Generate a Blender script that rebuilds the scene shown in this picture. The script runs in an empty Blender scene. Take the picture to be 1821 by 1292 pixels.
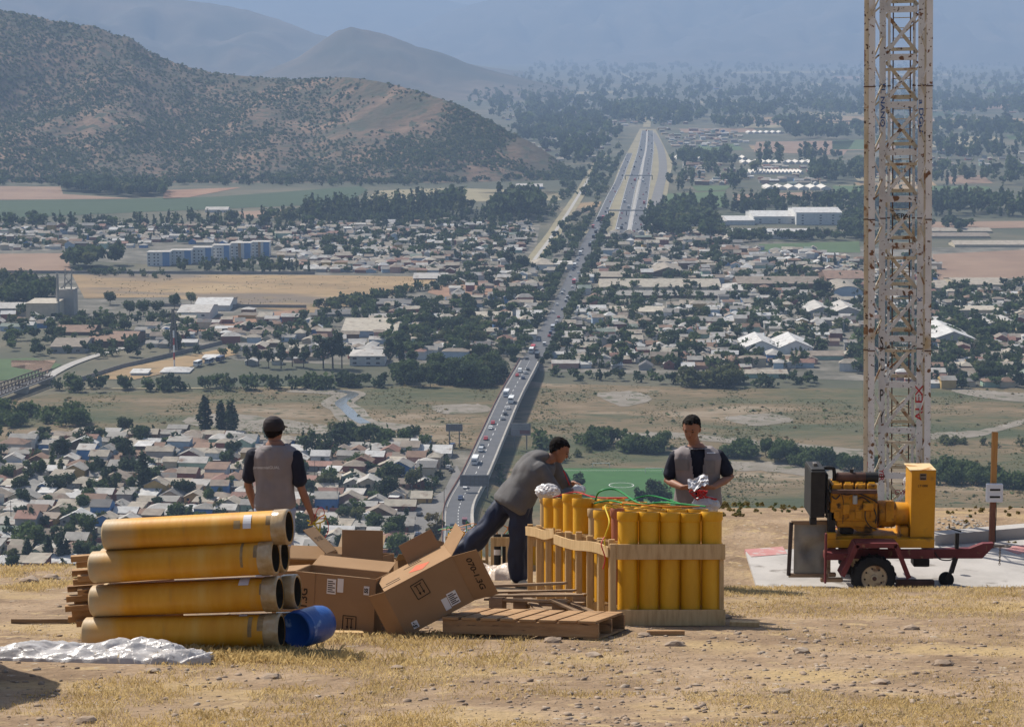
import bpy, bmesh, math, random
import numpy as np
from mathutils import Vector, Matrix, Quaternion, noise
from mathutils.bvhtree import BVHTree
R = math.radians
rng = random.Random(7)
C = bpy.context.scene.collection
sc = bpy.context.scene
# ------------------------------------------------------------------ camera, sky, sun, exposure
F, CX, CY, HY = 4000.0, 910.5, 646.0, 70.0        # focal length and centre in photograph pixels, eye-level line
PITCH = math.atan((CY - HY) / F)
cam = bpy.data.cameras.new("Camera"); camo = bpy.data.objects.new("Camera", cam); C.objects.link(camo)
cam.sensor_width = 36; cam.lens = 36 * F / 1821; cam.clip_end = 90000; cam.clip_start = 0.5
camo.location = (0, 0, 0); camo.rotation_euler = (math.pi / 2 - PITCH, 0, 0)
sc.camera = camo
SUN_EL, SUN_AZ = R(50), R(-47)                    # azimuth measured from straight ahead, minus = left
world = bpy.data.worlds.new("World"); sc.world = world; world.use_nodes = True
nt = world.node_tree; bg = nt.nodes["Background"]
sky = nt.nodes.new("ShaderNodeTexSky"); sky.sky_type = 'NISHITA'; sky.sun_disc = False
sky.sun_elevation = SUN_EL; sky.sun_rotation = SUN_AZ; sky.air_density = 1.0; sky.dust_density = 2.0
nt.links.new(sky.outputs[0], bg.inputs[0]); bg.inputs[1].default_value = 0.095
sl = bpy.data.lights.new("Sun", 'SUN'); sl.energy = 4.6; sl.angle = R(0.5); sl.color = (1, 0.94, 0.84)
so = bpy.data.objects.new("Sun", sl); C.objects.link(so)
sdir = Vector((math.sin(SUN_AZ) * math.cos(SUN_EL), math.cos(SUN_AZ) * math.cos(SUN_EL), math.sin(SUN_EL)))
so.rotation_euler = (-sdir).to_track_quat('-Z', 'Y').to_euler()
sc.view_settings.view_transform = 'Standard'; sc.view_settings.look = 'None'
sc.view_settings.exposure = 0.35; sc.view_settings.gamma = 1
try:
    sc.cycles.use_denoising = True
    sc.cycles.max_bounces = 6; sc.cycles.diffuse_bounces = 2; sc.cycles.glossy_bounces = 2
    sc.cycles.transmission_bounces = 4; sc.cycles.volume_bounces = 0; sc.cycles.transparent_max_bounces = 8
    sc.cycles.caustics_reflective = False; sc.cycles.caustics_refractive = False
except Exception: pass
# ------------------------------------------------------------------ measuring helpers (photograph pixel -> point)
_u = Vector((0, math.sin(PITCH), math.cos(PITCH))); _f = Vector((0, math.cos(PITCH), -math.sin(PITCH)))
def ray(px, py): return Vector(((px - CX) / F, 0, 0)) + _u * (-(py - CY) / F) + _f
def W(px, py, Y): d = ray(px, py); return d * (Y / d.y)
VZ = -185.0
def G(px, py, z=VZ): d = ray(px, py); return d * (z / d.z)
def PX(p):
    p = Vector(p); d = p.dot(_f); return (CX + F * p.x / d, CY - F * p.dot(_u) / d)
def sstep(a, b, v):
    t = min(1, max(0, (v - a) / (b - a))); return t * t * (3 - 2 * t)
SLOPE = 0.167; TILT = math.atan(SLOPE)
TZ = -8.81
def zg(x, y):
    pl = -1.764 - SLOPE * y
    by = 25.6 + 0.35 * (x + 4) if x < 3 else 28
    zl = pl if y < by else (-1.764 - SLOPE * by) - 0.46 * (y - by)
    if y < 22: zr = pl
    elif y < 33: zr = (-1.764 - SLOPE * 22) + (TZ + 1.764 + SLOPE * 22) * ((y - 22) / 11) ** 0.85
    elif y < 41: zr = TZ
    else: zr = TZ - 0.16 * (y - 41) - (.3 * (y - 46) if y > 46 else 0)
    t = sstep(.5, 2.0, x - max(0, y - 26) * 0.02)
    if y < 21.5: t = 0
    z = zl * (1 - t) + zr * t
    n = noise.noise(Vector((x * .35, y * .35, 3))) * .016 + noise.noise(Vector((x * 1.7, y * 1.7, 9))) * .016
    k = 1 if not (x > 4 and 33 < y < 40) else .15
    return max(VZ - .6, z + n * k)
# ------------------------------------------------------------------ naming helpers
def tag(o, label=None, cat=None, group=None, kind=None):
    if label: o["label"] = label
    if cat: o["category"] = cat
    if group: o["group"] = group
    if kind: o["kind"] = kind
    return o
def empty(name, loc=(0, 0, 0), rot=(0, 0, 0), **k):
    o = bpy.data.objects.new(name, None); C.objects.link(o); o.location = loc; o.rotation_euler = rot
    o.empty_display_size = .1
    return tag(o, **k)
class MB:
    def __init__(s): s.v = []; s.f = []; s.m = []; s.M = Matrix.Identity(4)
    def add(s, vs, fs, mi=0):
        b = len(s.v); s.v += [tuple(s.M @ Vector(p)) for p in vs]
        s.f += [tuple(b + i for i in f) for f in fs]; s.m += [mi] * len(fs); return s
    def box(s, c, d, mi=0, rot=None):
        x, y, z = d[0] / 2, d[1] / 2, d[2] / 2
        vs = [Vector((a * x, b * y, e * z)) for a in (-1, 1) for b in (-1, 1) for e in (-1, 1)]
        if rot is not None: vs = [rot @ q for q in vs]
        c = Vector(c)
        return s.add([q + c for q in vs], [(0, 1, 3, 2), (4, 6, 7, 5), (0, 4, 5, 1), (2, 3, 7, 6), (0, 2, 6, 4), (1, 5, 7, 3)], mi)
    def b2(s, lo, hi, mi=0):
        return s.box([(a + b) / 2 for a, b in zip(lo, hi)], [b - a for a, b in zip(lo, hi)], mi)
    def bar(s, p0, p1, w, h, mi=0, up=(0, 0, 1)):
        p0 = Vector(p0); p1 = Vector(p1); d = p1 - p0; L = d.length; d.normalize(); up = Vector(up)
        if abs(d.dot(up)) > .98: up = Vector((0, 1, 0))
        sx = d.cross(up).normalized(); sz = sx.cross(d)
        m = Matrix((sx, d, sz)).transposed()
        return s.box((p0 + p1) / 2, (w, L, h), mi, m)
    def tube(s, pts, rad, n=8, mi=0, cap=True, sq=1.0):
        pts = [Vector(p) for p in pts]
        if not hasattr(rad, '__len__'): rad = [rad] * len(pts)
        vs = []; fs = []; prev = None
        for i, p in enumerate(pts):
            d = (pts[min(i + 1, len(pts) - 1)] - pts[max(i - 1, 0)]).normalized()
            if prev is None:
                a = d.cross(Vector((0, 0, 1)) if abs(d.z) < .9 else Vector((1, 0, 0))).normalized()
            else: a = (prev - d * prev.dot(d)).normalized()
            prev = a; b = d.cross(a)
            for k in range(n):
                t = 2 * math.pi * k / n; vs.append(p + (a * math.cos(t) + b * math.sin(t) * sq) * rad[i])
        for i in range(len(pts) - 1):
            for k in range(n):
                k2 = (k + 1) % n; fs.append((i * n + k, i * n + k2, (i + 1) * n + k2, (i + 1) * n + k))
        if cap: fs.append(tuple(range(n - 1, -1, -1))); fs.append(tuple(range((len(pts) - 1) * n, len(pts) * n)))
        return s.add(vs, fs, mi)
    def lathe(s, prof, n=24, mi=0, M=None, mis=None):
        """prof: (r, h) pairs round the local z axis; r 0 closes."""
        vs = []; fs = []; ms = []
        M = M or Matrix.Identity(4)
        for r, h in prof:
            for k in range(n):
                t = 2 * math.pi * k / n; vs.append(M @ Vector((r * math.cos(t), r * math.sin(t), h)))
        for i in range(len(prof) - 1):
            for k in range(n):
                k2 = (k + 1) % n; fs.append((i * n + k, i * n + k2, (i + 1) * n + k2, (i + 1) * n + k)); ms.append(mis[i] if mis else mi)
        b = len(s.v); s.add(vs, fs, mi)
        if mis: s.m[-len(fs):] = ms
        return s
    def quad(s, a, b, c, d, mi=0): return s.add([a, b, c, d], [(0, 1, 2, 3)], mi)
    def prism(s, poly, z0, z1, mi=0):
        n = len(poly); vs = [(p[0], p[1], z0) for p in poly] + [(p[0], p[1], z1) for p in poly]
        return s.add(vs, [tuple(range(n - 1, -1, -1)), tuple(range(n, 2 * n))] + [(i, (i + 1) % n, n + (i + 1) % n, n + i) for i in range(n)], mi)
    def prismx(s, poly, x0, x1, mi=0):      # poly in (y, z) swept along x
        n = len(poly); vs = [(x0, p[0], p[1]) for p in poly] + [(x1, p[0], p[1]) for p in poly]
        return s.add(vs, [tuple(range(n)), tuple(range(2 * n - 1, n - 1, -1))] + [((i + 1) % n, i, n + i, n + (i + 1) % n) for i in range(n)], mi)
    def prismy(s, poly, y0, y1, mi=0):      # poly in (x, z) swept along y
        n = len(poly); vs = [(p[0], y0, p[1]) for p in poly] + [(p[0], y1, p[1]) for p in poly]
        return s.add(vs, [tuple(range(n)), tuple(range(2 * n - 1, n - 1, -1))] + [((i + 1) % n, i, n + i, n + (i + 1) % n) for i in range(n)], mi)
    def mesh(s, name, mats, smooth=False, bevel=0):
        me = bpy.data.meshes.new(name); me.from_pydata(s.v, [], s.f)
        for m in (mats if isinstance(mats, (list, tuple)) else [mats]): me.materials.append(m)
        me.polygons.foreach_set("material_index", s.m)
        bm = bmesh.new(); bm.from_mesh(me); bmesh.ops.recalc_face_normals(bm, faces=bm.faces)
        bm.to_mesh(me); bm.free()
        if smooth:
            me.polygons.foreach_set("use_smooth", [True] * len(me.polygons))
            if smooth != 'all':
                try: me.set_sharp_from_angle(angle=R(40))
                except Exception: pass
        me.update(); return me
    def build(s, name, mats, parent=None, smooth=False, bevel=0, **k):
        o = bpy.data.objects.new(name, s.mesh(name, mats, smooth)); C.objects.link(o)
        if parent: o.parent = parent
        if bevel:
            b = o.modifiers.new("bevel", 'BEVEL'); b.width = bevel; b.segments = 2; b.limit_method = 'ANGLE'; b.angle_limit = R(50)
        return tag(o, **k)
def npmesh(name, verts, faces, mats, mi=None, smooth=False):
    """verts (n,3), faces (m,k) arrays of one face size"""
    verts = np.asarray(verts, np.float32); faces = np.asarray(faces, np.int32); k = faces.shape[1]
    me = bpy.data.meshes.new(name); me.vertices.add(len(verts)); me.vertices.foreach_set("co", verts.ravel())
    me.loops.add(faces.size); me.loops.foreach_set("vertex_index", faces.ravel())
    me.polygons.add(len(faces)); me.polygons.foreach_set("loop_start", np.arange(0, faces.size, k, dtype=np.int32))
    try: me.polygons.foreach_set("loop_total", np.full(len(faces), k, np.int32))
    except Exception: pass
    for m in (mats if isinstance(mats, (list, tuple)) else [mats]): me.materials.append(m)
    if mi is not None: me.polygons.foreach_set("material_index", np.asarray(mi, np.int32))
    if smooth: me.polygons.foreach_set("use_smooth", np.ones(len(faces), bool))
    me.update(calc_edges=True); me.validate()
    return me
def link(name, me, parent=None, loc=None, **k):
    o = bpy.data.objects.new(name, me); C.objects.link(o)
    if parent: o.parent = parent
    if loc is not None: o.location = loc
    return tag(o, **k)
# ------------------------------------------------------------------ materials
MATS = {}
def mat(name, cols, scale=3.0, rough=.8, bump=0.0, bscale=None, metal=0.0, spec=.3, coord='pos', stretch=None, detail=6, rand=0.0,
        spots=None, sharp=(.3, .7), trans=0.0, bdist=.02):
    """procedural colour: a noise ramp through COLS (linear rgb), optional spots (colour, scale, threshold) and bump"""
    m = bpy.data.materials.new(name); m.use_nodes = True; N = m.node_tree.nodes; L = m.node_tree.links
    b = N["Principled BSDF"]; b.inputs["Roughness"].default_value = rough; b.inputs["Metallic"].default_value = metal
    b.inputs["Specular IOR Level"].default_value = spec
    if trans: b.inputs["Transmission Weight"].default_value = trans
    if coord == 'pos': src = N.new("ShaderNodeNewGeometry").outputs["Position"]
    else: src = N.new("ShaderNodeTexCoord").outputs["Object"]
    if stretch:
        mp = N.new("ShaderNodeMapping"); mp.inputs["Scale"].default_value = stretch; L.new(src, mp.inputs[0]); src = mp.outputs[0]
    n = N.new("ShaderNodeTexNoise"); n.inputs["Scale"].default_value = scale; n.inputs["Detail"].default_value = detail
    n.inputs["Roughness"].default_value = .62; L.new(src, n.inputs["Vector"])
    r = N.new("ShaderNodeValToRGB"); L.new(n.outputs[0], r.inputs[0])
    if len(cols) == 1: cols = [tuple(c * .85 for c in cols[0]), tuple(min(1, c * 1.12) for c in cols[0])]
    e = r.color_ramp.elements
    while len(e) < len(cols): e.new(.5)
    for i, c in enumerate(cols):
        e[i].position = sharp[0] + (sharp[1] - sharp[0]) * i / (len(cols) - 1); e[i].color = (*c, 1)
    col = r.outputs[0]
    if spots:
        for (sc_, ss, th, wd) in ([spots] if not isinstance(spots, list) else spots):
            n2 = N.new("ShaderNodeTexNoise"); n2.inputs["Scale"].default_value = ss; n2.inputs["Detail"].default_value = 5; L.new(src, n2.inputs["Vector"])
            mr = N.new("ShaderNodeMapRange"); mr.inputs[1].default_value = th; mr.inputs[2].default_value = th + wd; L.new(n2.outputs[0], mr.inputs[0])
            mx = N.new("ShaderNodeMix"); mx.data_type = 'RGBA'; L.new(mr.outputs[0], mx.inputs[0]); L.new(col, mx.inputs[6]); mx.inputs[7].default_value = (*sc_, 1)
            col = mx.outputs[2]
    if rand:
        oi = N.new("ShaderNodeObjectInfo"); hs = N.new("ShaderNodeHueSaturation")
        mr = N.new("ShaderNodeMapRange"); mr.inputs[3].default_value = 1 - rand; mr.inputs[4].default_value = 1 + rand
        L.new(oi.outputs["Random"], mr.inputs[0]); L.new(mr.outputs[0], hs.inputs["Value"]); L.new(col, hs.inputs["Color"]); col = hs.outputs[0]
    L.new(col, b.inputs["Base Color"])
    if bump:
        nb = N.new("ShaderNodeTexNoise"); nb.inputs["Scale"].default_value = bscale or scale * 4; nb.inputs["Detail"].default_value = 8; L.new(src, nb.inputs["Vector"])
        bp = N.new("ShaderNodeBump"); bp.inputs["Strength"].default_value = bump; bp.inputs["Distance"].default_value = bdist
        L.new(nb.outputs[0], bp.inputs["Height"]); L.new(bp.outputs[0], b.inputs["Normal"])
    MATS[name] = m
    return m
def text_obj(name, body, size, M, m, parent=None, extr=.001, bvh=None, align='CENTER', bold=0.0):
    cu = bpy.data.curves.new(name, 'FONT'); cu.body = body; cu.size = size; cu.align_x = align; cu.align_y = 'CENTER'; cu.offset = bold
    t = bpy.data.objects.new(name, cu); C.objects.link(t)
    bpy.context.view_layer.update()
    me = bpy.data.meshes.new_from_object(t.evaluated_get(bpy.context.evaluated_depsgraph_get()))
    bpy.data.objects.remove(t)
    me.transform(M); me.materials.clear(); me.materials.append(m)
    return link(name, me, parent)
# ------------------------------------------------------------------ the valley: ground, fields, roads, river bed
M_valley = mat("valley_soil", [(.045, .055, .03), (.075, .075, .045), (.15, .125, .08)], .006, .95, detail=9)
M_suburb = mat("suburb_soil", [(.06, .06, .042), (.12, .11, .085), (.2, .18, .15)], .05, .95, detail=9, sharp=(.35, .65))
M_scrub = mat("scrub_soil", [(.05, .06, .024), (.085, .08, .036), (.125, .095, .048), (.17, .122, .068), (.23, .18, .12)], .016, .95, detail=13, stretch=(.5, 1.1, 1), sharp=(.38, .64),
              spots=[((.08, .076, .036), .045, .58, .1), ((.045, .055, .022), .25, .6, .05)], bump=.6, bscale=.3, bdist=1.5)
M_gravel = mat("gravel_bed", [(.15, .13, .095), (.19, .165, .13), (.25, .22, .185)], .1, .95, detail=11, spots=((.09, .09, .05), .15, .58, .06))
M_golden = mat("golden_stubble", [(.2, .135, .065), (.28, .19, .095), (.35, .25, .13)], .02, .95, detail=11, stretch=(.5, 1, 1), spots=[((.15, .115, .08), .012, .52, .08), ((.16, .12, .06), .12, .6, .06)])
M_brownf = mat("ploughed_soil", [(.19, .12, .08), (.27, .18, .12)], .02, .95, detail=8)
M_redf = mat("red_dirt", [(.2, .11, .07), (.3, .18, .11)], .03, .95, detail=8)
M_vine = mat("vineyard_green", [(.028, .05, .022), (.045, .075, .03)], .05, .95, stretch=(.3, 2, 1))
M_green = mat("crop_green", [(.05, .085, .03), (.08, .12, .045)], .02, .95)
M_pale = mat("pale_stubble", [(.2, .17, .1), (.29, .25, .15)], .02, .95)
M_pitch = mat("pitch_grass", [(.03, .09, .02), (.042, .12, .028)], .15, .9, detail=8)
M_asph = mat("asphalt", [(.075, .077, .082), (.105, .105, .11)], .15, .85, detail=8)
M_asph2 = mat("worn_asphalt", [(.13, .125, .12), (.18, .17, .16)], .08, .9, detail=8)
M_conc = mat("road_concrete", [(.3, .28, .25), (.4, .38, .35)], .2, .85)
M_line = mat("road_paint", [(.7, .7, .68)], 1, .7)
M_water = mat("shallow_water", [(.1, .11, .11), (.16, .16, .155)], .2, .15, spec=.5)
def poly(name, pxs, m, z, kind='structure', sub=0):
    g = [G(x, y, VZ + z) for x, y in pxs]
    bm = bmesh.new(); f = bm.faces.new([bm.verts.new(p) for p in g])
    bmesh.ops.triangulate(bm, faces=bm.faces[:])
    me = bpy.data.meshes.new(name); bm.normal_update()
    if sum(f.normal.z for f in bm.faces) < 0: bmesh.ops.reverse_faces(bm, faces=bm.faces)
    bm.to_mesh(me); bm.free(); me.materials.append(m)
    return link(name, me, kind=kind)
def smooth_line(P, n=6):
    P = [Vector(p) for p in P]; out = []
    for i in range(len(P) - 1):
        a, b, c, d = P[max(i - 1, 0)], P[i], P[i + 1], P[min(i + 2, len(P) - 1)]
        for k in range(n):
            t = k / n
            out.append(.5 * ((2 * b) + (c - a) * t + (2 * a - 5 * b + 4 * c - d) * t * t + (3 * b - a - 3 * c + d) * t ** 3))
    return out + [P[-1]]
def strip_pts(P, off):
    out = []
    for i, p in enumerate(P):
        d = (P[min(i + 1, len(P) - 1)] - P[max(i - 1, 0)]); d.z = 0; d.normalize()
        out.append(p + Vector((d.y, -d.x, 0)) * off)
    return out
def ribbon(mb, P, a, b, mi=0):
    A, B = strip_pts(P, a), strip_pts(P, b)
    for i in range(len(P) - 1): mb.quad(A[i], B[i], B[i + 1], A[i + 1], mi)
def road(name, pxs, w, m, z=.5, lines=None):
    P = smooth_line([G(x, y, VZ + z) for x, y in pxs]); mb = MB(); ribbon(mb, P, -w / 2, w / 2)
    if lines:
        up = Vector((0, 0, .06))
        for o_ in lines: ribbon(mb, [p + up for p in P], o_ - .15, o_ + .15, 1)
    mb.build(name, [m, M_line], kind='structure'); return P
mb = MB()
xs = [-14000, -6000, -3000, -1500, -700, 0, 700, 1500, 3000, 6000, 14000]; ys = [-40, 500, 900, 1400, 2000, 3000, 4500, 7000, 11000, 17000, 28500]
for i in range(10):
    for j in range(10): mb.quad((xs[i], ys[j], VZ), (xs[i + 1], ys[j], VZ), (xs[i + 1], ys[j + 1], VZ), (xs[i], ys[j + 1], VZ))
mb.build("valley_floor", M_valley, kind='structure')
poly("suburb_ground", [(-300, 785), (330, 770), (560, 792), (740, 780), (840, 795), (800, 1100), (-300, 1100)], M_suburb, .12)
poly("suburb_ground", [(1000, 400), (1530, 440), (1900, 440), (1900, 690), (1500, 675), (960, 660), (940, 600)], M_suburb, .12)
poly("suburb_ground", [(-100, 395), (560, 398), (960, 400), (950, 465), (900, 520), (940, 640), (900, 660), (420, 640), (180, 560), (-100, 590), (-100, 520), (130, 480), (560, 480), (800, 480), (800, 470), (260, 470), (-100, 448)], M_suburb, .12)
poly("river_bed", [(-200, 735), (100, 700), (350, 692), (700, 688), (900, 672), (980, 682), (1300, 690), (1850, 690), (2000, 700), (2000, 960), (1350, 930), (1000, 935), (840, 930), (850, 800), (560, 800), (300, 778), (-200, 800)], M_scrub, .2)
for p in ([(350, 738), (420, 735), (520, 748), (700, 770), (760, 775), (740, 782), (600, 772), (430, 765), (330, 752)], [(770, 722), (850, 718), (870, 730), (790, 735)],
          [(1060, 700), (1120, 695), (1160, 708), (1110, 722)], [(1290, 742), (1370, 735), (1410, 748), (1340, 756)], [(1060, 770), (1190, 768), (1400, 786), (1540, 800), (1530, 812), (1380, 795), (1190, 780), (1060, 782)],
          [(1300, 820), (1420, 822), (1560, 850), (1500, 858), (1380, 838), (1310, 835)], [(1660, 770), (1740, 765), (1830, 742), (1830, 750), (1740, 775), (1660, 780)], [(1700, 690), (1830, 700), (1830, 715), (1720, 702)]):
    gc = [Vector((x, y, 0)) for x, y in p]; gs = smooth_line(gc + gc[:2], 7)[7:]; gr = random.Random(len(p) + p[0][0])
    poly("gravel_bar", [(q.x + gr.uniform(-2.5, 2.5), q.y + gr.uniform(-1, 1)) for q in gs[:-1]], M_gravel, .32)
road("stream_gravel", [(520, 692), (590, 696), (622, 700), (600, 716), (618, 728), (628, 742), (650, 752), (720, 760)], 17, M_gravel, .36)
road("stream", [(600, 694), (628, 700), (606, 715), (618, 728), (632, 742), (650, 752)], 6, M_water, .45)
for nm, p, m in (
    ("field", [(-100, 452), (118, 450), (128, 484), (-100, 492)], M_brownf), ("field", [(128, 488), (560, 489), (790, 492), (745, 512), (640, 540), (560, 556), (420, 545), (300, 528), (150, 530)], M_golden),
    ("field", [(-100, 356), (200, 354), (380, 350), (640, 331), (655, 338), (628, 352), (560, 364), (-100, 392)], M_vine), ("field", [(292, 338), (430, 333), (330, 352), (290, 354)], M_redf),
    ("field", [(-100, 330), (108, 332), (112, 345), (240, 353), (-100, 357)], M_brownf), ("field", [(672, 339), (800, 334), (920, 338), (1012, 342), (1000, 356), (770, 360), (640, 360)], M_pale),
    ("field", [(850, 342), (1010, 340), (1004, 352), (860, 354)], M_green), ("field", [(770, 508), (860, 500), (885, 507), (868, 525), (800, 530), (760, 520)], M_redf),
    ("field", [(424, 376), (520, 372), (520, 386), (430, 388)], M_brownf), ("field", [(1018, 362), (1070, 358), (1062, 378), (1012, 380)], M_golden),
    ("field", [(1274, 209), (1540, 207), (1540, 217), (1400, 216)], M_golden), ("field", [(1370, 213), (1540, 209), (1540, 219), (1400, 219)], M_golden), ("field", [(1660, 211), (1900, 210), (1900, 216), (1660, 216)], M_golden),
    ("field", [(1175, 345), (1290, 340), (1284, 368), (1170, 374)], M_green), ("field", [(1303, 346), (1480, 340), (1482, 351), (1306, 358)], M_brownf), ("field", [(1480, 330), (1540, 330), (1540, 350), (1490, 354)], M_green),
    ("field", [(1350, 434), (1528, 429), (1530, 449), (1345, 447)], M_green), ("field", [(1655, 452), (1900, 440), (1900, 492), (1655, 498)], M_brownf), ("field", [(1655, 330), (1760, 332), (1760, 352), (1655, 350)], M_green),
    ("field", [(1345, 252), (1520, 250), (1500, 276), (1340, 270)], M_brownf), ("field", [(1480, 250), (1540, 248), (1540, 266), (1480, 266)], M_green), ("field", [(1655, 246), (1740, 246), (1745, 262), (1655, 262)], M_pale),
    ("field", [(1240, 340), (1290, 338), (1300, 330), (1230, 330)], M_green), ("field", [(1600, 395), (1900, 392), (1900, 404), (1600, 408)], M_brownf), ("field", [(145, 672), (215, 655), (330, 632), (405, 618), (425, 628), (300, 662), (235, 675)], M_golden),
    ("field", [(-60, 640), (60, 636), (110, 648), (60, 672), (-60, 680)], M_green), ("field", [(20, 640), (100, 640), (85, 662), (20, 652)], M_brownf), ("field", [(380, 565), (545, 548), (550, 556), (350, 590), (300, 594)], M_redf),
    ("field", [(1010, 415), (1060, 405), (1072, 380), (1100, 300), (1138, 229), (1166, 230), (1196, 290), (1186, 350), (1150, 418)], M_pale), ("field", [(1295, 128), (1500, 126), (1500, 130), (1295, 131)], M_pale),
    ("field", [(980, 164), (1090, 162), (1090, 166), (980, 168)], M_pale), ("field", [(1010, 110), (1120, 106), (1140, 110), (1010, 114)], M_pale)):
    poly(nm, p, m, .3)
pitch = poly("football_pitch", [(985, 832), (1207, 832), (1240, 898), (972, 898)], M_pitch, .42)
mb = MB()
def gl(a, b, w=.12, z=.5):
    a = G(*a, VZ + z); b = G(*b, VZ + z); d = (b - a).normalized(); s = Vector((d.y, -d.x, 0)) * w; mb.quad(a - s, a + s, b + s, b - s)
for a, b in (((1000, 836), (1200, 836)), ((990, 893), (1228, 893)), ((1000, 836), (990, 893)), ((1200, 836), (1228, 893))): gl(a, b)
cc = G(1105, 862, VZ + .5)
for k in range(24):
    t0, t1 = k * math.pi / 12, (k + 1) * math.pi / 12
    mb.quad(*[cc + Vector((math.cos(t) * r, math.sin(t) * r, 0)) for t, r in ((t0, 5), (t0, 5.3), (t1, 5.3), (t1, 5))])
mb.build("pitch_marking", M_line, kind='structure')
fr = random.Random(12)
for k in range(34):
    y = fr.uniform(128, 330); x = fr.uniform(1190, 1800) if y > 180 else fr.uniform(960, 1800); w = fr.uniform(50, 150); h = (y - 70) * fr.uniform(.025, .06)
    poly("field", [(x, y), (x + w, y - h * .15), (x + w + h * 1.5, y + h), (x + h, y + h * 1.1)], fr.choice([M_pale, M_green, M_green, M_vine, M_brownf, M_golden, M_pale]), .22 + .002 * k)
# roads
AVE = road("avenue", [(938, 650), (950, 632), (965, 606), (978, 582), (990, 558), (1003, 530), (1020, 492), (1036, 456), (1052, 420), (1070, 385)], 11, M_asph, .55)
SERV = road("service_road", [(1066, 394), (1085, 352), (1099, 325), (1108, 302), (1120, 272)], 10, M_asph, .55, (-4.5, 4.5))
HWL = road("highway_northbound", [(1104, 414), (1112, 375), (1122, 332), (1132, 298), (1142, 262), (1147, 232)], 13, M_asph, .55, (-6, 6))
HWR = road("highway_southbound", [(1133, 414), (1138, 378), (1145, 340), (1151, 300), (1156, 262), (1156, 232)], 13, M_asph, .55, (-6, 6))
SERV2 = road("service_road", [(1163, 372), (1172, 335), (1179, 300), (1174, 262), (1160, 236)], 12, M_asph2, .55)
road("median_barrier", [(1118, 414), (1126, 372), (1135, 330), (1142, 298), (1149, 262), (1151, 232)], 3, M_conc, .7)
road("far_road", [(1150, 226), (1146, 210), (1110, 182), (1100, 166), (1124, 156), (1133, 150), (1122, 140), (1100, 128)], 16, M_pale, .5)
road("canal_path", [(946, 468), (966, 440), (985, 415), (1002, 388), (1020, 362), (1040, 330), (1060, 295), (1074, 276)], 14, M_pale, .5)
road("canal_path", [(950, 462), (985, 415), (1020, 362), (1060, 295)], 3.5, M_conc, .6)
road("suburb_street", [(1312, 462), (1322, 480), (1334, 497)], 9, M_conc, .5)
poly("slip_street", [(812, 826), (790, 872), (735, 902), (738, 990), (800, 990), (800, 905), (822, 845)], M_asph2, .5)
poly("slip_street", [(700, 905), (745, 899), (740, 925), (690, 922)], M_asph2, .44)
road("suburb_street", [(500, 938), (570, 905), (600, 915), (640, 930)], 7, M_asph2, .46)
RAILR = road("country_road", [(80, 672), (120, 650), (160, 635), (220, 617)], 6, M_conc, .6)
road("riverside_track", [(120, 690), (300, 690), (560, 688)], 4, M_pale, .45)
# ------------------------------------------------------------------ hills and mountains
M_hill = mat("hill_scrub", [(.05, .048, .027), (.085, .066, .04), (.14, .092, .058), (.23, .15, .097)], .012, 1, detail=13, sharp=(.36, .66), bump=.8, bscale=.05, bdist=6,
             spots=((.045, .052, .028), .06, .55, .05))
M_far = mat("far_hill_scrub", [(.03, .035, .025), (.07, .06, .042), (.14, .105, .075)], .003, 1, detail=10)
def hill(name, ridge, Yr, Yb, m, nx=150, nv=50, gully=.14, seed=0.0):
    Yrf = Yr if callable(Yr) else (lambda x: Yr)
    Ybf = Yb if callable(Yb) else (lambda x: Yb)
    x0, x1 = ridge[0][0], ridge[-1][0]; V = np.zeros((nx, 2 * nv - 1, 3))
    px_ = [r[0] for r in ridge]; py_ = [r[1] for r in ridge]
    for i in range(nx):
        px = x0 + (x1 - x0) * i / (nx - 1); yr, yb = Yrf(px), Ybf(px)
        py = float(np.interp(px, px_, py_)); top = W(px, py, yr); H = max(.5, top.z - VZ)
        ang = (px - CX) / F
        for j in range(2 * nv - 1):
            t = j / (nv - 1); v = t if t <= 1 else 2 - t
            Y = yb + (yr - yb) * t
            p = v ** 1.15 * (1 - .12 * math.sin(math.pi * v)) if t <= 1 else v
            w = math.sin(math.pi * min(1, v)) if v < 1 else 0
            q = Vector((ang * Y / 260 + seed, Y / 600, seed))
            g = noise.noise(q) * 1.0 + .5 * noise.noise(q * 2.3) + .25 * noise.noise(q * 5)
            e = noise.noise(Vector((px * .06, t * 9, seed + 4))) * .012 * (1 if v > .1 else 0)
            V[i, j] = (top.x * Y / yr, Y, VZ - .5 + H * max(0, p + g * gully * w + e))
    idx = np.arange(nx * (2 * nv - 1)).reshape(nx, 2 * nv - 1)
    Fc = np.stack([idx[:-1, :-1], idx[1:, :-1], idx[1:, 1:], idx[:-1, 1:]], -1).reshape(-1, 4)
    link(name, npmesh(name, V.reshape(-1, 3), Fc, m, smooth=True), kind='structure')
    return V
H1 = hill("hill", [(-420, -40), (-150, -8), (0, 18), (60, 28), (110, 40), (170, 47), (200, 60), (235, 68), (265, 92), (300, 108), (340, 120), (380, 129), (425, 134), (460, 137), (520, 141), (570, 139), (620, 137), (660, 142), (700, 150), (750, 164), (800, 180),
          (850, 205), (900, 232), (940, 250), (980, 275), (1010, 296), (1040, 312)], lambda x: 3750 - 650 * sstep(300, 1040, x), lambda x: 2930 + 60 * sstep(700, 1040, x), M_hill, 300, 70, seed=2.0, gully=.19)
hill("hill", [(380, 160), (470, 128), (530, 102), (565, 78), (600, 54), (625, 48), (655, 54), (690, 62), (740, 82), (790, 95), (830, 112), (870, 124), (910, 134), (960, 146), (1010, 158)], 8100, 6900, M_far, 120, 40, seed=5.0, gully=.2)
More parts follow.
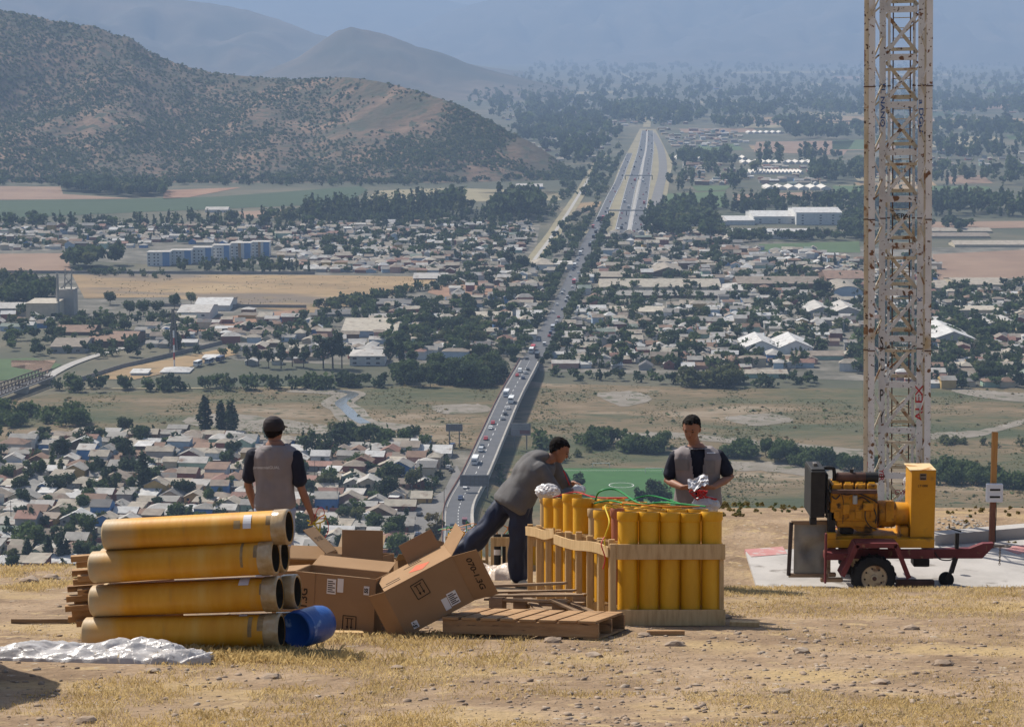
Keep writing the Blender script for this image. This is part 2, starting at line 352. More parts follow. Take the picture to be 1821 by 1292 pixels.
hill("hill", [(-400, -60), (100, -35), (250, -14), (325, 0), (390, 8), (440, 18), (500, 36), (560, 60), (640, 80), (760, 100), (860, 118), (930, 128)], 11500, 9600, M_far, 120, 36, seed=8.0, gully=.24)
hill("mountain_range", [(-600, -70), (200, -50), (600, -30), (720, -14), (770, -5), (800, 2), (835, 9), (880, 30), (960, 60), (1060, 95)], 24000, 20500, M_far, 120, 24, seed=11.0)
hill("mountain_range", [(640, 88), (740, 48), (800, 20), (835, 9), (870, 0), (920, -14), (1000, -30), (1300, -60), (1700, -50), (2400, -80)], 20500, 17200, M_far, 140, 40, seed=15.0, gully=.3)
hill("hill", [(1000, 108), (1080, 92), (1180, 72), (1260, 50), (1330, 30), (1430, 0), (1560, -25), (1800, -30), (2300, -40)], 18500, 15500, M_far, 120, 36, seed=19.0, gully=.3)
# ------------------------------------------------------------------ foliage
def leafmat(n, a, b):
    m = mat(n, [tuple(c * 1.1 for c in a), tuple(c * 1.15 for c in b)], .35, .85, spec=.12, rand=.2, detail=3); N, L = m.node_tree.nodes, m.node_tree.links
    tl = N.new("ShaderNodeBsdfTranslucent"); ms = N.new("ShaderNodeMixShader"); pb = N["Principled BSDF"]; L.new(pb.inputs["Base Color"].links[0].from_socket, tl.inputs[0])
    ms.inputs[0].default_value = .36; L.new(pb.outputs[0], ms.inputs[1]); L.new(tl.outputs[0], ms.inputs[2]); L.new(ms.outputs[0], N["Material Output"].inputs[0]); return m
M_leaf = {"dark green": leafmat("leaf_dark", (.034, .052, .02), (.08, .11, .042)), "deep green": leafmat("leaf_deep", (.026, .042, .022), (.055, .077, .036)),
          "mid green": leafmat("leaf_mid", (.05, .078, .026), (.095, .13, .044)), "olive green": leafmat("leaf_olive", (.075, .09, .036), (.135, .145, .06)),
          "dry yellowish": leafmat("leaf_dry", (.12, .1, .035), (.2, .16, .06))}
M_bark = mat("bark", [(.08, .06, .045), (.15, .12, .09)], 2, .95)
nr = np.random.RandomState(5)
def crown_np(blobs, n, qs, rs, flat=0.0):
    w = np.array([b[1][0] * b[1][1] * b[1][2] for b in blobs]) ** .67; w /= w.sum()
    k = rs.choice(len(blobs), n, p=w)
    c = np.array([b[0] for b in blobs])[k]; r = np.array([b[1] for b in blobs])[k]
    d = rs.normal(size=(n, 3)); d /= np.linalg.norm(d, axis=1)[:, None]
    P = c + d * r * (rs.uniform(.25, 1.0, (n, 1)) ** .45) * rs.uniform(.85, 1.15, (n, 1))
    nn = d * .9 + rs.normal(size=(n, 3)) * .75; nn /= np.linalg.norm(nn, axis=1)[:, None]
    t = np.cross(nn, rs.normal(size=(n, 3))); t /= np.linalg.norm(t, axis=1)[:, None]; b = np.cross(nn, t)
    s = qs * rs.uniform(.6, 1.35, (n, 1)); t = t * s; b = b * s * rs.uniform(.55, 1, (n, 1))
    q = np.stack([P - t - b * .3, P + t * .2 - b, P + t + b * .25, P - t * .3 + b], 1)
    return q.reshape(-1, 3)
def blobs_of(kind, rs):
    """unit tree: height 1, base at the origin"""
    if kind == 'poplar':
        return [((rs.uniform(-.02, .02), rs.uniform(-.02, .02), z), (.1 * s, .1 * s, .14)) for z, s in ((.16, .75), (.3, 1.05), (.45, 1.15), (.6, 1.05), (.74, .85), (.86, .6), (.95, .3))]
    if kind == 'cypress':
        return [((0, 0, z), (.17 * s, .17 * s, .12)) for z, s in ((.12, 1.1), (.28, 1.1), (.45, .9), (.62, .65), (.78, .42), (.92, .2))]
    if kind == 'gum':
        B = [((rs.uniform(-.05, .05), rs.uniform(-.05, .05), .5), (.13, .13, .22))]
        for k in range(7):
            a = rs.uniform(0, 6.28); B.append(((math.cos(a) * .16, math.sin(a) * .16, rs.uniform(.38, .92)), (rs.uniform(.08, .14),) * 2 + (rs.uniform(.1, .16),)))
        return B
    if kind == 'bush':
        B = []
        for k in range(7):
            a = rs.uniform(0, 6.28); q = rs.uniform(0, .42); h = rs.uniform(.35, .66)
            B.append(((math.cos(a) * q, math.sin(a) * q, h), (rs.uniform(.2, .34),) * 2 + (rs.uniform(.2, .33),)))
        return B + [((0, 0, .3), (.6, .6, .3))]
    if kind == 'palm':
        return [((math.cos(a) * .13, math.sin(a) * .13, .88), (.15, .06, .05)) for a in np.linspace(0, 6, 7)] + [((0, 0, .9), (.12, .12, .09))]
    B = [((0, 0, .52), (.3, .3, .26))]                       # round
    for k in range(8):
        a = rs.uniform(0, 6.28); q = rs.uniform(.14, .3)
        B.append(((math.cos(a) * q, math.sin(a) * q, rs.uniform(.38, .82)), (rs.uniform(.13, .22),) * 2 + (rs.uniform(.12, .2),)))
    return B
def quads(v): return np.arange(len(v)).reshape(-1, 4)
CROWN = {}; TRUNK = {}
NQ = {'poplar': (900, .028), 'cypress': (800, .034), 'gum': (700, .036), 'bush': (1000, .06), 'round': (1000, .045), 'palm': (260, .05)}
for kind in NQ:
    CROWN[kind] = []
    for v in range(3):
        rs = np.random.RandomState(hash(kind) % 97 + v * 7 if False else len(kind) * 13 + v * 7); q = crown_np(blobs_of(kind, rs), NQ[kind][0], NQ[kind][1], rs)
        CROWN[kind].append({c: None for c in M_leaf}); CROWN[kind][v]['_'] = q
    t = MB(); h = {'poplar': .5, 'cypress': .4, 'gum': .6, 'bush': .35, 'round': .5, 'palm': .88}[kind]
    t.tube([(0, 0, -.02), (.005, 0, h * .5), (0, .01, h)], [.022, .016, .008] if kind != 'palm' else [.022, .016, .016], 6)
    if kind in ('round', 'bush', 'gum'):
        for k in range(4):
            a = k * 1.57 + .4; t.tube([(0, 0, h * .5), (math.cos(a) * .1, math.sin(a) * .1, h * .85), (math.cos(a) * .2, math.sin(a) * .2, h * 1.2)], [.01, .007, .004], 5)
    TRUNK[kind] = t.mesh("trunk", M_bark, True)
def crown_mesh(kind, v, col):
    d = CROWN[kind][v]
    if d[col] is None: d[col] = npmesh("crown", d['_'], quads(d['_']), M_leaf[col])
    return d[col]
TN = {'poplar': 'poplar_tree', 'cypress': 'conifer_tree', 'gum': 'eucalyptus_tree', 'bush': 'bush', 'round': 'broadleaf_tree', 'palm': 'palm_tree'}
TD = {'poplar': 'slim upright', 'cypress': 'pointed', 'gum': 'tall ragged', 'bush': 'bushy', 'round': 'rounded', 'palm': 'palm'}
TREES = []          # (px size, location, height, kind, colour, place) to be sorted; the largest become trees, the rest one far mass
def addtree(p, h, kind, col, place, wide=1.0, keep=False): TREES.append([h * F / p.y * (10 if keep else 1) * (1.3 if kind in ('bush', 'round') else .9), p, h, kind, col, place, wide])
COLW = [('dark green', 5), ('deep green', 4), ('mid green', 3), ('olive green', 1)]
def wcol(r=rng): return r.choices([c for c, w in COLW], [w for c, w in COLW])[0]
def inpoly(x, y, P):
    c = False; j = len(P) - 1
    for i in range(len(P)):
        if (P[i][1] > y) != (P[j][1] > y) and x < (P[j][0] - P[i][0]) * (y - P[i][1]) / (P[j][1] - P[i][1]) + P[i][0]: c = not c
        j = i
    return c
def sample(P, n, r=rng):
    x0, x1 = min(p[0] for p in P), max(p[0] for p in P); y0, y1 = min(p[1] for p in P), max(p[1] for p in P); out = []; k = 0
    while len(out) < n and k < n * 40:
        k += 1; x, y = r.uniform(x0, x1), r.uniform(y0, y1)
        if inpoly(x, y, P): out.append((x, y))
    return out
BLOCK = []           # ground boxes kept free of scattered houses and trees: (x, y, radius)
def near_road(p, d):
    for L_, w in ((AVE, 5.5), (SERV, 5), (HWL, 7), (HWR, 7), (SERV2, 6)):
        if L_[0].y - 5 < p.y < L_[-1].y + 5:
            if abs(np.interp(p.y, [q.y for q in L_], [q.x for q in L_]) - p.x) < d + w: return True
    return False
def blocked(p, d):
    return any((p.x - b[0]) ** 2 + (p.y - b[1]) ** 2 < (b[2] + d) ** 2 for b in BLOCK)
# ------------------------------------------------------------------ buildings
def flatm(n, c, var=.18, sc_=.35, rough=.85, **k): return mat(n, [tuple(x * (1 - var) for x in c), tuple(x * (1 + var) for x in c)], sc_, rough, **k)
ROOFS = [("ash grey", (.25, .235, .21), 6), ("tan", (.3, .26, .205), 6), ("pale grey", (.37, .35, .32), 5), ("rust brown", (.2, .125, .085), 3), ("dark grey", (.12, .115, .11), 2),
         ("silver tin", (.46, .45, .43), 2.5), ("dusty brown", (.22, .18, .14), 4), ("brick red", (.22, .12, .09), 1.2), ("cream", (.36, .32, .255), 3), ("faded green", (.17, .2, .165), .5)]
WALLS = [("white", (.6, .59, .56), 5), ("pale blue", (.36, .45, .53), 2), ("bright blue", (.1, .22, .45), 1), ("cream", (.5, .43, .31), 4), ("ochre yellow", (.48, .32, .11), 1.5),
         ("brick red", (.26, .1, .075), 3), ("grey", (.33, .32, .3), 4), ("brown timber", (.16, .1, .065), 3), ("salmon pink", (.47, .27, .21), 1.5), ("mint green", (.33, .45, .35), 1)]
MR = {n: mat("roof_" + n.replace(" ", "_"), [tuple(x * .72 for x in c), c, tuple(min(.8, x * 1.22) for x in c)], .3, .8, stretch=(1, 1, 1), detail=8, spots=((.16, .1, .07), .25, .6, .12), rand=.12) for n, c, w in ROOFS}
MW = {n: flatm("wall_" + n.replace(" ", "_"), c, .12, .4, rand=.1) for n, c, w in WALLS}
M_glassd = mat("window_dark", [(.02, .025, .03), (.05, .055, .06)], .5, .2, spec=.5)
M_doorm = mat("door_wood", [(.14, .08, .045), (.2, .12, .07)], 1, .7)
def wall_mb(w, d, h, rt, rh):
    mb = MB(); a, b = w / 2, d / 2
    v = [(-a, -b, 0), (a, -b, 0), (a, b, 0), (-a, b, 0), (-a, -b, h), (a, -b, h), (a, b, h), (-a, b, h)]
    mb.add(v, [(0, 1, 5, 4), (1, 2, 6, 5), (2, 3, 7, 6), (3, 0, 4, 7)])
    if rt == 'gx': mb.add([(-a, -b, h), (-a, b, h), (-a, 0, h + rh), (a, -b, h), (a, b, h), (a, 0, h + rh)], [(0, 1, 2), (4, 3, 5)])
    if rt == 'gy': mb.add([(-a, -b, h), (a, -b, h), (0, -b, h + rh), (-a, b, h), (a, b, h), (0, b, h + rh)], [(0, 1, 2), (4, 3, 5)])
    if rt == 'shed': mb.add([(-a, b, h), (a, b, h), (a, b, h + rh), (-a, b, h + rh), (-a, -b, h), (a, -b, h)], [(0, 1, 2, 3), (4, 0, 3), (1, 5, 2)])
    if rt == 'twin':
        for s in (-1, 1): mb.add([(s * a / 2 - a / 2, -b, h), (s * a / 2 + a / 2, -b, h), (s * a / 2, -b, h + rh), (s * a / 2 - a / 2, b, h), (s * a / 2 + a / 2, b, h), (s * a / 2, b, h + rh)], [(0, 1, 2), (4, 3, 5)])
    if rt == 'arch':
        n = 14; A = [(-a * math.cos(math.pi * k / n), h + rh * math.sin(math.pi * k / n)) for k in range(n + 1)]
        mb.add([(x, -b, z) for x, z in A], [tuple(range(n + 1))]); mb.add([(x, b, z) for x, z in A], [tuple(range(n, -1, -1))])
    return mb
def roof_mb(w, d, h, rt, rh, o=.45, t=.14):
    mb = MB(); a, b = w / 2 + o, d / 2 + o
    def slab(p, q, r, s):
        p, q, r, s = map(Vector, (p, q, r, s)); n = Vector((0, 0, t))
        mb.add([p, q, r, s, p + n, q + n, r + n, s + n], [(3, 2, 1, 0), (4, 5, 6, 7), (0, 1, 5, 4), (1, 2, 6, 5), (2, 3, 7, 6), (3, 0, 4, 7)])
    if rt == 'gx':
        dz = rh * o / (d / 2); slab((-a, -b, h - dz), (a, -b, h - dz), (a, 0, h + rh), (-a, 0, h + rh)); slab((-a, 0, h + rh), (a, 0, h + rh), (a, b, h - dz), (-a, b, h - dz))
    elif rt == 'gy':
        dz = rh * o / (w / 2); slab((-a, -b, h - dz), (0, -b, h + rh), (0, b, h + rh), (-a, b, h - dz)); slab((0, -b, h + rh), (a, -b, h - dz), (a, b, h - dz), (0, b, h + rh))
    elif rt == 'twin':
        for s in (-1, 1):
            c = s * w / 4; q = w / 4
            slab((c - q - (o if s < 0 else 0), -b, h), (c, -b, h + rh), (c, b, h + rh), (c - q - (o if s < 0 else 0), b, h)); slab((c, -b, h + rh), (c + q + (o if s > 0 else 0), -b, h), (c + q + (o if s > 0 else 0), b, h), (c, b, h + rh))
    elif rt == 'shed': slab((-a, -b, h - rh * o / d), (a, -b, h - rh * o / d), (a, b, h + rh * (1 + o / d)), (-a, b, h + rh * (1 + o / d)))
    elif rt == 'hip':
        r = max(0, w / 2 - d / 2); mb.add([(-a, -b, h - .1), (a, -b, h - .1), (a, b, h - .1), (-a, b, h - .1), (-r, 0, h + rh), (r, 0, h + rh)], [(0, 1, 5, 4), (1, 2, 5), (2, 3, 4, 5), (3, 0, 4), (3, 2, 1, 0)])
    elif rt == 'arch':
        n = 14; A = [(-(a) * math.cos(math.pi * k / n), h + (rh + .15) * math.sin(math.pi * k / n)) for k in range(n + 1)]
        for k in range(n): slab((A[k][0], -b, A[k][1]), (A[k + 1][0], -b, A[k + 1][1]), (A[k + 1][0], b, A[k + 1][1]), (A[k][0], b, A[k][1]))
    else: slab((-a, -b, h), (a, -b, h), (a, b, h), (-a, b, h))
    return mb
def building(name, loc, rz, w, d, h, rt, rh, wm, rm, wins=0, door=True, seed=0, o=.45, wh=1.1, **k):
    b = wall_mb(w, d, h, rt, rh).build(name, wm, **k); b.location = loc; b.rotation_euler.z = rz
    roof_mb(w, d, h, rt, rh, o).build("roof", rm, b)
    if wins:
        st = max(1, int(h // 2.7)); n = wins
        for s in range(st):
            for i in range(n):
                x = -w / 2 + w * (i + .5 + (.1 if i % 2 else -.08)) / n; z0 = s * 2.7
                if door and s == 0 and i == n // 2: MB().b2((x - .45, -d / 2 - .06, .02), (x + .45, -d / 2 + .02, 2.05)).build("door", M_doorm, b)
                else: MB().b2((x - wh / 2, -d / 2 - .05, z0 + .95), (x + wh / 2, -d / 2 + .02, z0 + 2.05)).build("window", M_glassd, b)
    return b
def pxb(x0, x1, yb, hp, d, rt, rhp, wn, rn, label, cat='warehouse', name='warehouse', wins=0, rz=0.0, o=.5, group=None, wh=1.6, door=True):
    """a building whose front wall spans x0..x1 at base line yb in the photograph, hp pixels high"""
    A, B = G(x0, yb), G(x1, yb); s = F / A.y; w = (B - A).length; cpt = (A + B) / 2 + Vector((0, d / 2, 0))
    BLOCK.append((cpt.x, cpt.y, max(w, d) * .5 + 2))
    wm = MW[wn] if wn in MW else wn
    return building(name, cpt, rz, w, d, hp / s, rt, rhp / s, wm, MR[rn], wins, o=o, label=label, cat=cat, group=group, wh=wh, door=door)
M_block = flatm("block_white", (.62, .62, .6), .06); M_blockb = flatm("block_blue", (.13, .25, .45), .1); M_blocko = flatm("block_ochre", (.42, .27, .12), .1)
blk = [(262, 302, 473, 25), (303, 340, 470, 25), (343, 376, 467, 27), (378, 408, 463, 27), (410, 446, 460, 28), (447, 479, 457, 27)]
bl = ["leftmost white apartment block at the golden field's corner", "second white and blue apartment block from the left", "third apartment block from the left, blue striped", "fourth apartment block from the left behind the gum trees",
      "fifth apartment block from the left, blue and ochre", "rightmost tall apartment block with blue end panels"]
for (x0, x1, yb, hp), t in zip(blk, bl):
    b = pxb(x0, x1, yb, hp, 14, 'flat', 0, M_block, 'pale grey', t, 'apartment block', 'apartment_block', wins=5, group='white and blue apartment blocks', wh=1.4, door=False)
    w = b.dimensions.x if b.dimensions.x > 1 else 18; h = hp / (F / b.location.y); d = 14
    A, B = G(x0, yb), G(x1, yb); w = (B - A).length
    MB().b2((w * .18, -d / 2 - .12, .02), (w * .5 - .1, -d / 2 + .05, h - .05)).build("blue_panel", M_blockb, b)
    if x0 > 380: MB().b2((-w * .12, -d / 2 - .12, .02), (w * .02, -d / 2 + .05, h - .05)).build("ochre_panel", M_blocko, b)
pxb(-40, 46, 562, 14, 30, 'gx', 6, 'grey', 'pale grey', "long pale factory hall at the far left edge below the dark trees")
pxb(47, 100, 569, 30, 30, 'flat', 0, 'cream', 'cream', "tall cream box-shaped factory building beside the concrete silo tower", 'factory', 'factory_building')
M_cem = flatm("cement_grey", (.36, .33, .28), .12)
# silo tower and stack of the factory
t = empty("silo_tower", G(118, 560), label="grey concrete silo tower with steel chute frame above the factory", cat="silo"); s = 1 / (F / G(118, 560).y)
MB().b2((-18 * s, 0, 0), (14 * s, 14, 46 * s)).build("tower_block", M_cem, t); m_ = MB()
for x in (-4, 8): m_.bar((x * s, 4, 46 * s), (x * s + (2 * s), 4, 82 * s), .8, .8)
m_.bar((-4 * s, 4, 50 * s), (10 * s, 4, 66 * s), .6, .6); m_.bar((-2 * s, 4, 66 * s), (8 * s, 4, 52 * s), .6, .6); m_.bar((-3 * s, 4, 70 * s), (10 * s, 4, 80 * s), .6, .6); m_.bar((10 * s, 4, 64 * s), (-14 * s, 6, 44 * s), 1, 1)
m_.build("chute_frame", M_cem, t)
MB().lathe([(1.1, 0), (.8, 80 * s), (0, 80 * s)], 12).build("chimney", M_cem, label="slim pale chimney standing between the cream factory and silo tower", cat="chimney").location = G(104, 566)
BLOCK.append((G(110, 560).x, G(110, 560).y, 25))
WH = [
 (90, 150, 628, 12, 40, 'gx', 8, 'grey', 'dusty brown', "low grey-walled shed with dusty brown roof left of the pylon"), (155, 238, 618, 12, 45, 'gx', 9, 'brown timber', 'rust brown', "wide rust-roofed brown barn above the pale country road"),
 (98, 165, 596, 6, 30, 'gx', 7, 'brown timber', 'rust brown', "flat rust-brown shed roof behind the dusty brown shed"),
 (316, 372, 572, 17, 45, 'gx', 7, 'white', 'pale grey', "white warehouse with three bays and pale roof below the golden field"), (346, 408, 553, 10, 45, 'gx', 8, 'white', 'silver tin', "silver-roofed white warehouse just behind the three-bay one"),
 (608, 706, 600, 12, 40, 'shed', 9, 'pale blue', 'cream', "long shed with sloping cream roof and pale blue wall"), (622, 684, 650, 18, 25, 'hip', 8, 'white', 'pale grey', "white house-like hall with grey hip roof beside the gum trees"),
 (783, 824, 628, 10, 20, 'flat', 0, 'white', 'silver tin', "small white flat-roofed building behind the riverside wood"), (840, 910, 570, 7, 20, 'gx', 6, 'cream', 'cream', "long cream shed left of the avenue"),
 (919, 964, 572, 7, 24, 'gx', 10, 'white', 'silver tin', "bright white-roofed shed beside the avenue trees"), (910, 954, 608, 14, 24, 'flat', 0, 'white', 'pale grey', "white blank-walled box building beside the avenue near the bridge"),
 (945, 985, 480, 10, 30, 'hip', 9, 'white', 'tan', "two-storey white school with hipped tan roof"), (986, 1018, 480, 10, 30, 'flat', 0, 'white', 'pale grey', "white school wing with blue fascia next to the hipped one"),
 (1068, 1282, 516, 6, 45, 'gx', 9, 'cream', 'cream', "very long cream-roofed factory hall right of the avenue"), (1068, 1300, 530, 5, 22, 'gx', 6, 'brown timber', 'ash grey', "very long ash-grey hall in front of the cream one"),
 (1312, 1460, 516, 12, 40, 'gx', 8, 'brown timber', 'dusty brown', "long dusty brown-roofed mill behind the arched hangar"), (1283, 1345, 520, 4, 40, 'hip', 9, 'cream', 'pale grey', "broad pale hip-roofed hall between the two long factories"),
 (1470, 1540, 505, 10, 50, 'gx', 9, 'brown timber', 'rust brown', "big rust-brown hall behind the arched hangar"), (1480, 1536, 531, 6, 50, 'arch', 16, 'pale blue', 'tan', "arched tan hangar with pale blue end wall"),
 (1438, 1532, 566, 12, 40, 'twin', 9, 'grey', 'pale grey', "grey twin-gable workshop left of the lattice tower"), (1324, 1445, 634, 16, 40, 'twin', 13, 'white', 'silver tin', "white twin-gable warehouse with bright silver roofs"),
 (1022, 1078, 560, 6, 26, 'gx', 8, 'white', 'silver tin', "ribbed silver-roofed shed right of the avenue"), (1086, 1182, 560, 6, 26, 'gx', 6, 'cream', 'cream', "long low cream shed right of the ribbed one"),
 (1038, 1098, 598, 10, 20, 'flat', 0, 'white', 'ash grey', "open concrete-framed building right of the avenue"), (1000, 1036, 608, 9, 22, 'gx', 7, 'cream', 'pale grey', "grey-roofed corner hall where the avenue meets the bridge"),
 (1160, 1216, 492, 8, 45, 'gy', 9, 'brown timber', 'tan', "dark open-ended barn with tan gable"), (1042, 1112, 500, 8, 30, 'gx', 6, 'brown timber', 'tan', "long low tan shed left of the gabled barn"),
 (1416, 1497, 400, 22, 70, 'gx', 5, 'white', 'silver tin', "largest white factory block near the highway"), (1340, 1426, 398, 13, 80, 'gx', 5, 'white', 'silver tin', "long white factory hall left of the largest block"),
 (1224, 1292, 402, 9, 60, 'gx', 4, 'white', 'pale grey', "white factory annex by the highway woods"), (1292, 1342, 400, 8, 60, 'flat', 0, 'white', 'silver tin', "low white link hall between annex and factory"),
 (1296, 1338, 424, 9, 45, 'gx', 5, 'white', 'silver tin', "small white gabled depot left in front of the factory"), (1362, 1442, 425, 8, 60, 'gx', 6, 'white', 'silver tin', "white gabled depot in front of the largest block"),
 (1655, 1760, 424, 4, 30, 'gx', 4, 'cream', 'dusty brown', "first long poultry shed right of the lattice tower"), (1655, 1764, 414, 3, 30, 'gx', 4, 'cream', 'tan', "farther poultry shed right of the lattice tower"),
 (1698, 1900, 440, 5, 30, 'gx', 5, 'cream', 'tan', "longest pale poultry shed near the right edge"), (1656, 1735, 617, 14, 60, 'gy', 14, 'grey', 'silver tin', "silver-roofed shed with dark front right of the lattice tower"),
 (1704, 1780, 565, 14, 24, 'flat', 0, 'cream', 'cream', "cream two-storey flat-roofed row on the right"), (1745, 1822, 588, 8, 40, 'twin', 7, 'white', 'pale grey', "pale twin-gable shed at the right edge"),
 (1655, 1690, 520, 8, 50, 'gx', 8, 'cream', 'tan', "tan-roofed warehouse just right of the tower"), (1700, 1800, 512, 6, 50, 'gx', 6, 'cream', 'tan', "broad tan warehouse near the right edge"),
 (1320, 1400, 672, 8, 12, 'gx', 5, 'mint green', 'tan', "green-walled terrace behind the right riverbank hedge"), (1412, 1500, 640, 8, 14, 'gx', 6, 'mint green', 'dusty brown', "long terrace with mint green wall in front of the white twin warehouse"),
 (918, 965, 336, 4, 30, 'gx', 4, 'bright blue', 'pale grey', "blue-walled shed with pale roof by the far canal path"), (735, 795, 498, 3, 20, 'shed', 5, 'brown timber', 'pale grey', "low shed beside the red dirt lot"),
 (365, 405, 378, 5, 20, 'gx', 4, 'white', 'pale grey', "white farm building by the vineyard"), (240, 290, 772, 10, 20, 'gx', 7, 'brown timber', 'tan', None),
 (560, 650, 563, 5, 20, 'gx', 5, 'grey', 'dark grey', "long dark shed at the golden field's right corner"), (655, 730, 545, 5, 24, 'gx', 6, 'brown timber', 'dark grey', "dark shed roofs beside the hedge of the golden field")]
for w in WH:
    if w[-1]: pxb(*w, wins=(3 if w[3] > 11 else 0), wh=2.2, door=False)
M_tent = flatm("greenhouse_film", (.6, .56, .5), .08)
for j, (x0, x1, y, n, lab) in enumerate(((1203, 1330, 284, 13, "white greenhouse roof in the long far row by the highway"), (1320, 1462, 292, 12, "white greenhouse behind the poplars"), (1335, 1430, 310, 14, "pink-white greenhouse roof in the nearer zigzag row"), (1330, 1395, 238, 6, "far white greenhouse above the brown field"), (1362, 1480, 338, 6, "low white nursery tunnel beside the brown field"))):
    for i in range(n):
        a = G(x0 + (x1 - x0) * i / n, y); b = G(x0 + (x1 - x0) * (i + .9) / n, y)
        w_ = (b - a).length; mb = wall_mb(w_, 50, 2.2, 'gy', 2.6); r_ = roof_mb(w_, 50, 2.2, 'gy', 2.6, .1)
        mb.add(r_.v, r_.f); g = mb.build("greenhouse", M_tent, label=lab, cat="greenhouse", group=lab.replace("white greenhouse", "white greenhouses")); g.location = (a + b) / 2 + Vector((0, 25, 0))
    BLOCK.append((G((x0 + x1) / 2, y).x, G(0, y).y, 60))
# ------------------------------------------------------------------ river bridge, embankment, signs
BZ = -178.0
BP = smooth_line([G(815, 985, BZ), G(815, 940, BZ), G(818, 897, BZ), G(846, 842, BZ), G(880, 765, BZ), G(908, 703, BZ), G(936, 652, BZ - 1.5), G(942, 640, BZ - 5)], 8)
BWD = 4.6
t = empty("river_bridge", (0, 0, 0), label="long narrow road bridge across the river bed with traffic", cat="bridge")
mb = MB(); A, B = strip_pts(BP, -BWD - 1.3), strip_pts(BP, BWD + 1.3); dn = Vector((0, 0, -1.6))
for i in range(len(BP) - 1):
    mb.quad(A[i], B[i], B[i + 1], A[i + 1]); mb.quad(B[i] + dn, A[i] + dn, A[i + 1] + dn, B[i + 1] + dn); mb.quad(A[i] + dn, A[i], A[i + 1], A[i + 1] + dn); mb.quad(B[i], B[i] + dn, B[i + 1] + dn, B[i + 1])
mb.build("deck", M_conc, t)
mb = MB(); up = Vector((0, 0, .08)); ribbon(mb, [p + up for p in BP], -BWD, BWD); up = Vector((0, 0, .14))
for k in range(0, len(BP) - 1, 1): ribbon(mb, [BP[k] + up, BP[k] + (BP[k + 1] - BP[k]) * .4 + up], -.12, .12, 1)
mb.build("carriageway", [M_asph, M_line], t)
M_rail_r = flatm("railing_red", (.24, .12, .09)); M_rail_g = flatm("railing_grey", (.34, .32, .29))
for off, m, nm in ((-BWD - 1.2, M_rail_r, None), (BWD + 1.2, M_rail_g, None)):
    mb = MB(); P = strip_pts(BP, off)
    for i in range(len(P) - 1):
        for z in (.5, 1.1): mb.bar(P[i] + Vector((0, 0, z)), P[i + 1] + Vector((0, 0, z)), .12, .16)
        mb.bar(P[i] + Vector((0, 0, .2)), P[i + 1] + Vector((0, 0, .2)), .3, .4)
        for k in range(5): q = P[i].lerp(P[i + 1], k / 5); mb.bar(q, q + Vector((0, 0, 1.1)), .14, .14)
    mb.build("railing", m, t)
for i in range(12, len(BP) - 8, 3):
    d = (BP[i + 1] - BP[i]).normalized(); s_ = Vector((d.y, -d.x, 0)); m_ = MB()
    m_.bar(BP[i] - s_ * 4 + Vector((0, 0, -2)), BP[i] + s_ * 4 + Vector((0, 0, -2)), 1.2, 1); m_.bar(BP[i] - s_ * 2 + Vector((0, 0, -9)), BP[i] - s_ * 2 + Vector((0, 0, -2)), 1, 1); m_.bar(BP[i] + s_ * 2 + Vector((0, 0, -9)), BP[i] + s_ * 2 + Vector((0, 0, -2)), 1, 1)
    m_.build("pier", M_cem, t)
mb = MB(); e0 = [p for p in BP if p.y < G(0, 842, BZ).y]; A, B = strip_pts(e0, -6.1), strip_pts(e0, 6.1); A2, B2 = strip_pts(e0, -9), strip_pts(e0, 20)
for i in range(len(e0) - 1):
    f0, f1 = Vector((0, 0, -1.7)), Vector((0, 0, VZ - BZ + .1))
    mb.quad(A[i] + f0, A2[i] + f1, A2[i + 1] + f1, A[i + 1] + f0); mb.quad(B2[i] + f1, B[i] + f0, B[i + 1] + f0, B2[i + 1] + f1); mb.quad(A[i] + f0, B[i] + f0, B[i + 1] + f0, A[i + 1] + f0)
mb.build("embankment", M_scrub, kind='structure')
M_sign = mat("sign_back", [(.17, .18, .19), (.24, .25, .26)], .8, .7, metal=.3); M_signf = flatm("sign_face", (.25, .23, .23)); M_post = flatm("steel_post", (.16, .15, .14))
for cx, py, wpx, hpx, foot, lab in ((844, 852, 53, 21, 905, "nearest roadside billboard seen from behind, over the bridge road"), (926, 762, 36, 22, 800, "square billboard with faint red panel right of the bridge"), (808, 759, 30, 13, 796, "small grey billboard left of the bridge by the bushes")):
    b = G(cx, foot); s = F / b.y; t = empty("billboard", b, label=lab, cat="billboard"); hz = (foot - py) / s; w_, h_ = wpx / s, hpx / s
    MB().box((0, 0, hz), (w_, .3, h_)).build("panel", M_sign if cx != 926 else M_signf, t)
    m_ = MB()
    for k in range(7): m_.box((-w_ / 2 + w_ * (k + .5) / 7, -.25, hz), (.15, .2, h_))
    for k in range(3): m_.box((0, -.3, hz - h_ * .33 + h_ * .33 * k), (w_, .14, .14))
    if cx != 926: m_.build("frame", M_post, t)
    else:
        m_ = MB(); m_.box((w_ * .2, -.2, -h_ * .22 + hz), (w_ * .5, .1, h_ * .3)); m_.build("poster", flatm("poster_red", (.22, .1, .1)), t)
        m_ = MB(); [m_.box((0, -.2, hz + h_ * z), (w_ * .85, .1, .25)) for z in (.05, .18, .3, .42)]; m_.build("lettering_lines", flatm("poster_pale", (.36, .36, .36)), t)
    for x in (-.3, .3) if cx != 844 else (.45,): MB().bar((x * w_, .2, 0), (x * w_, .2, hz), .5, .5).build("post", M_post, t)
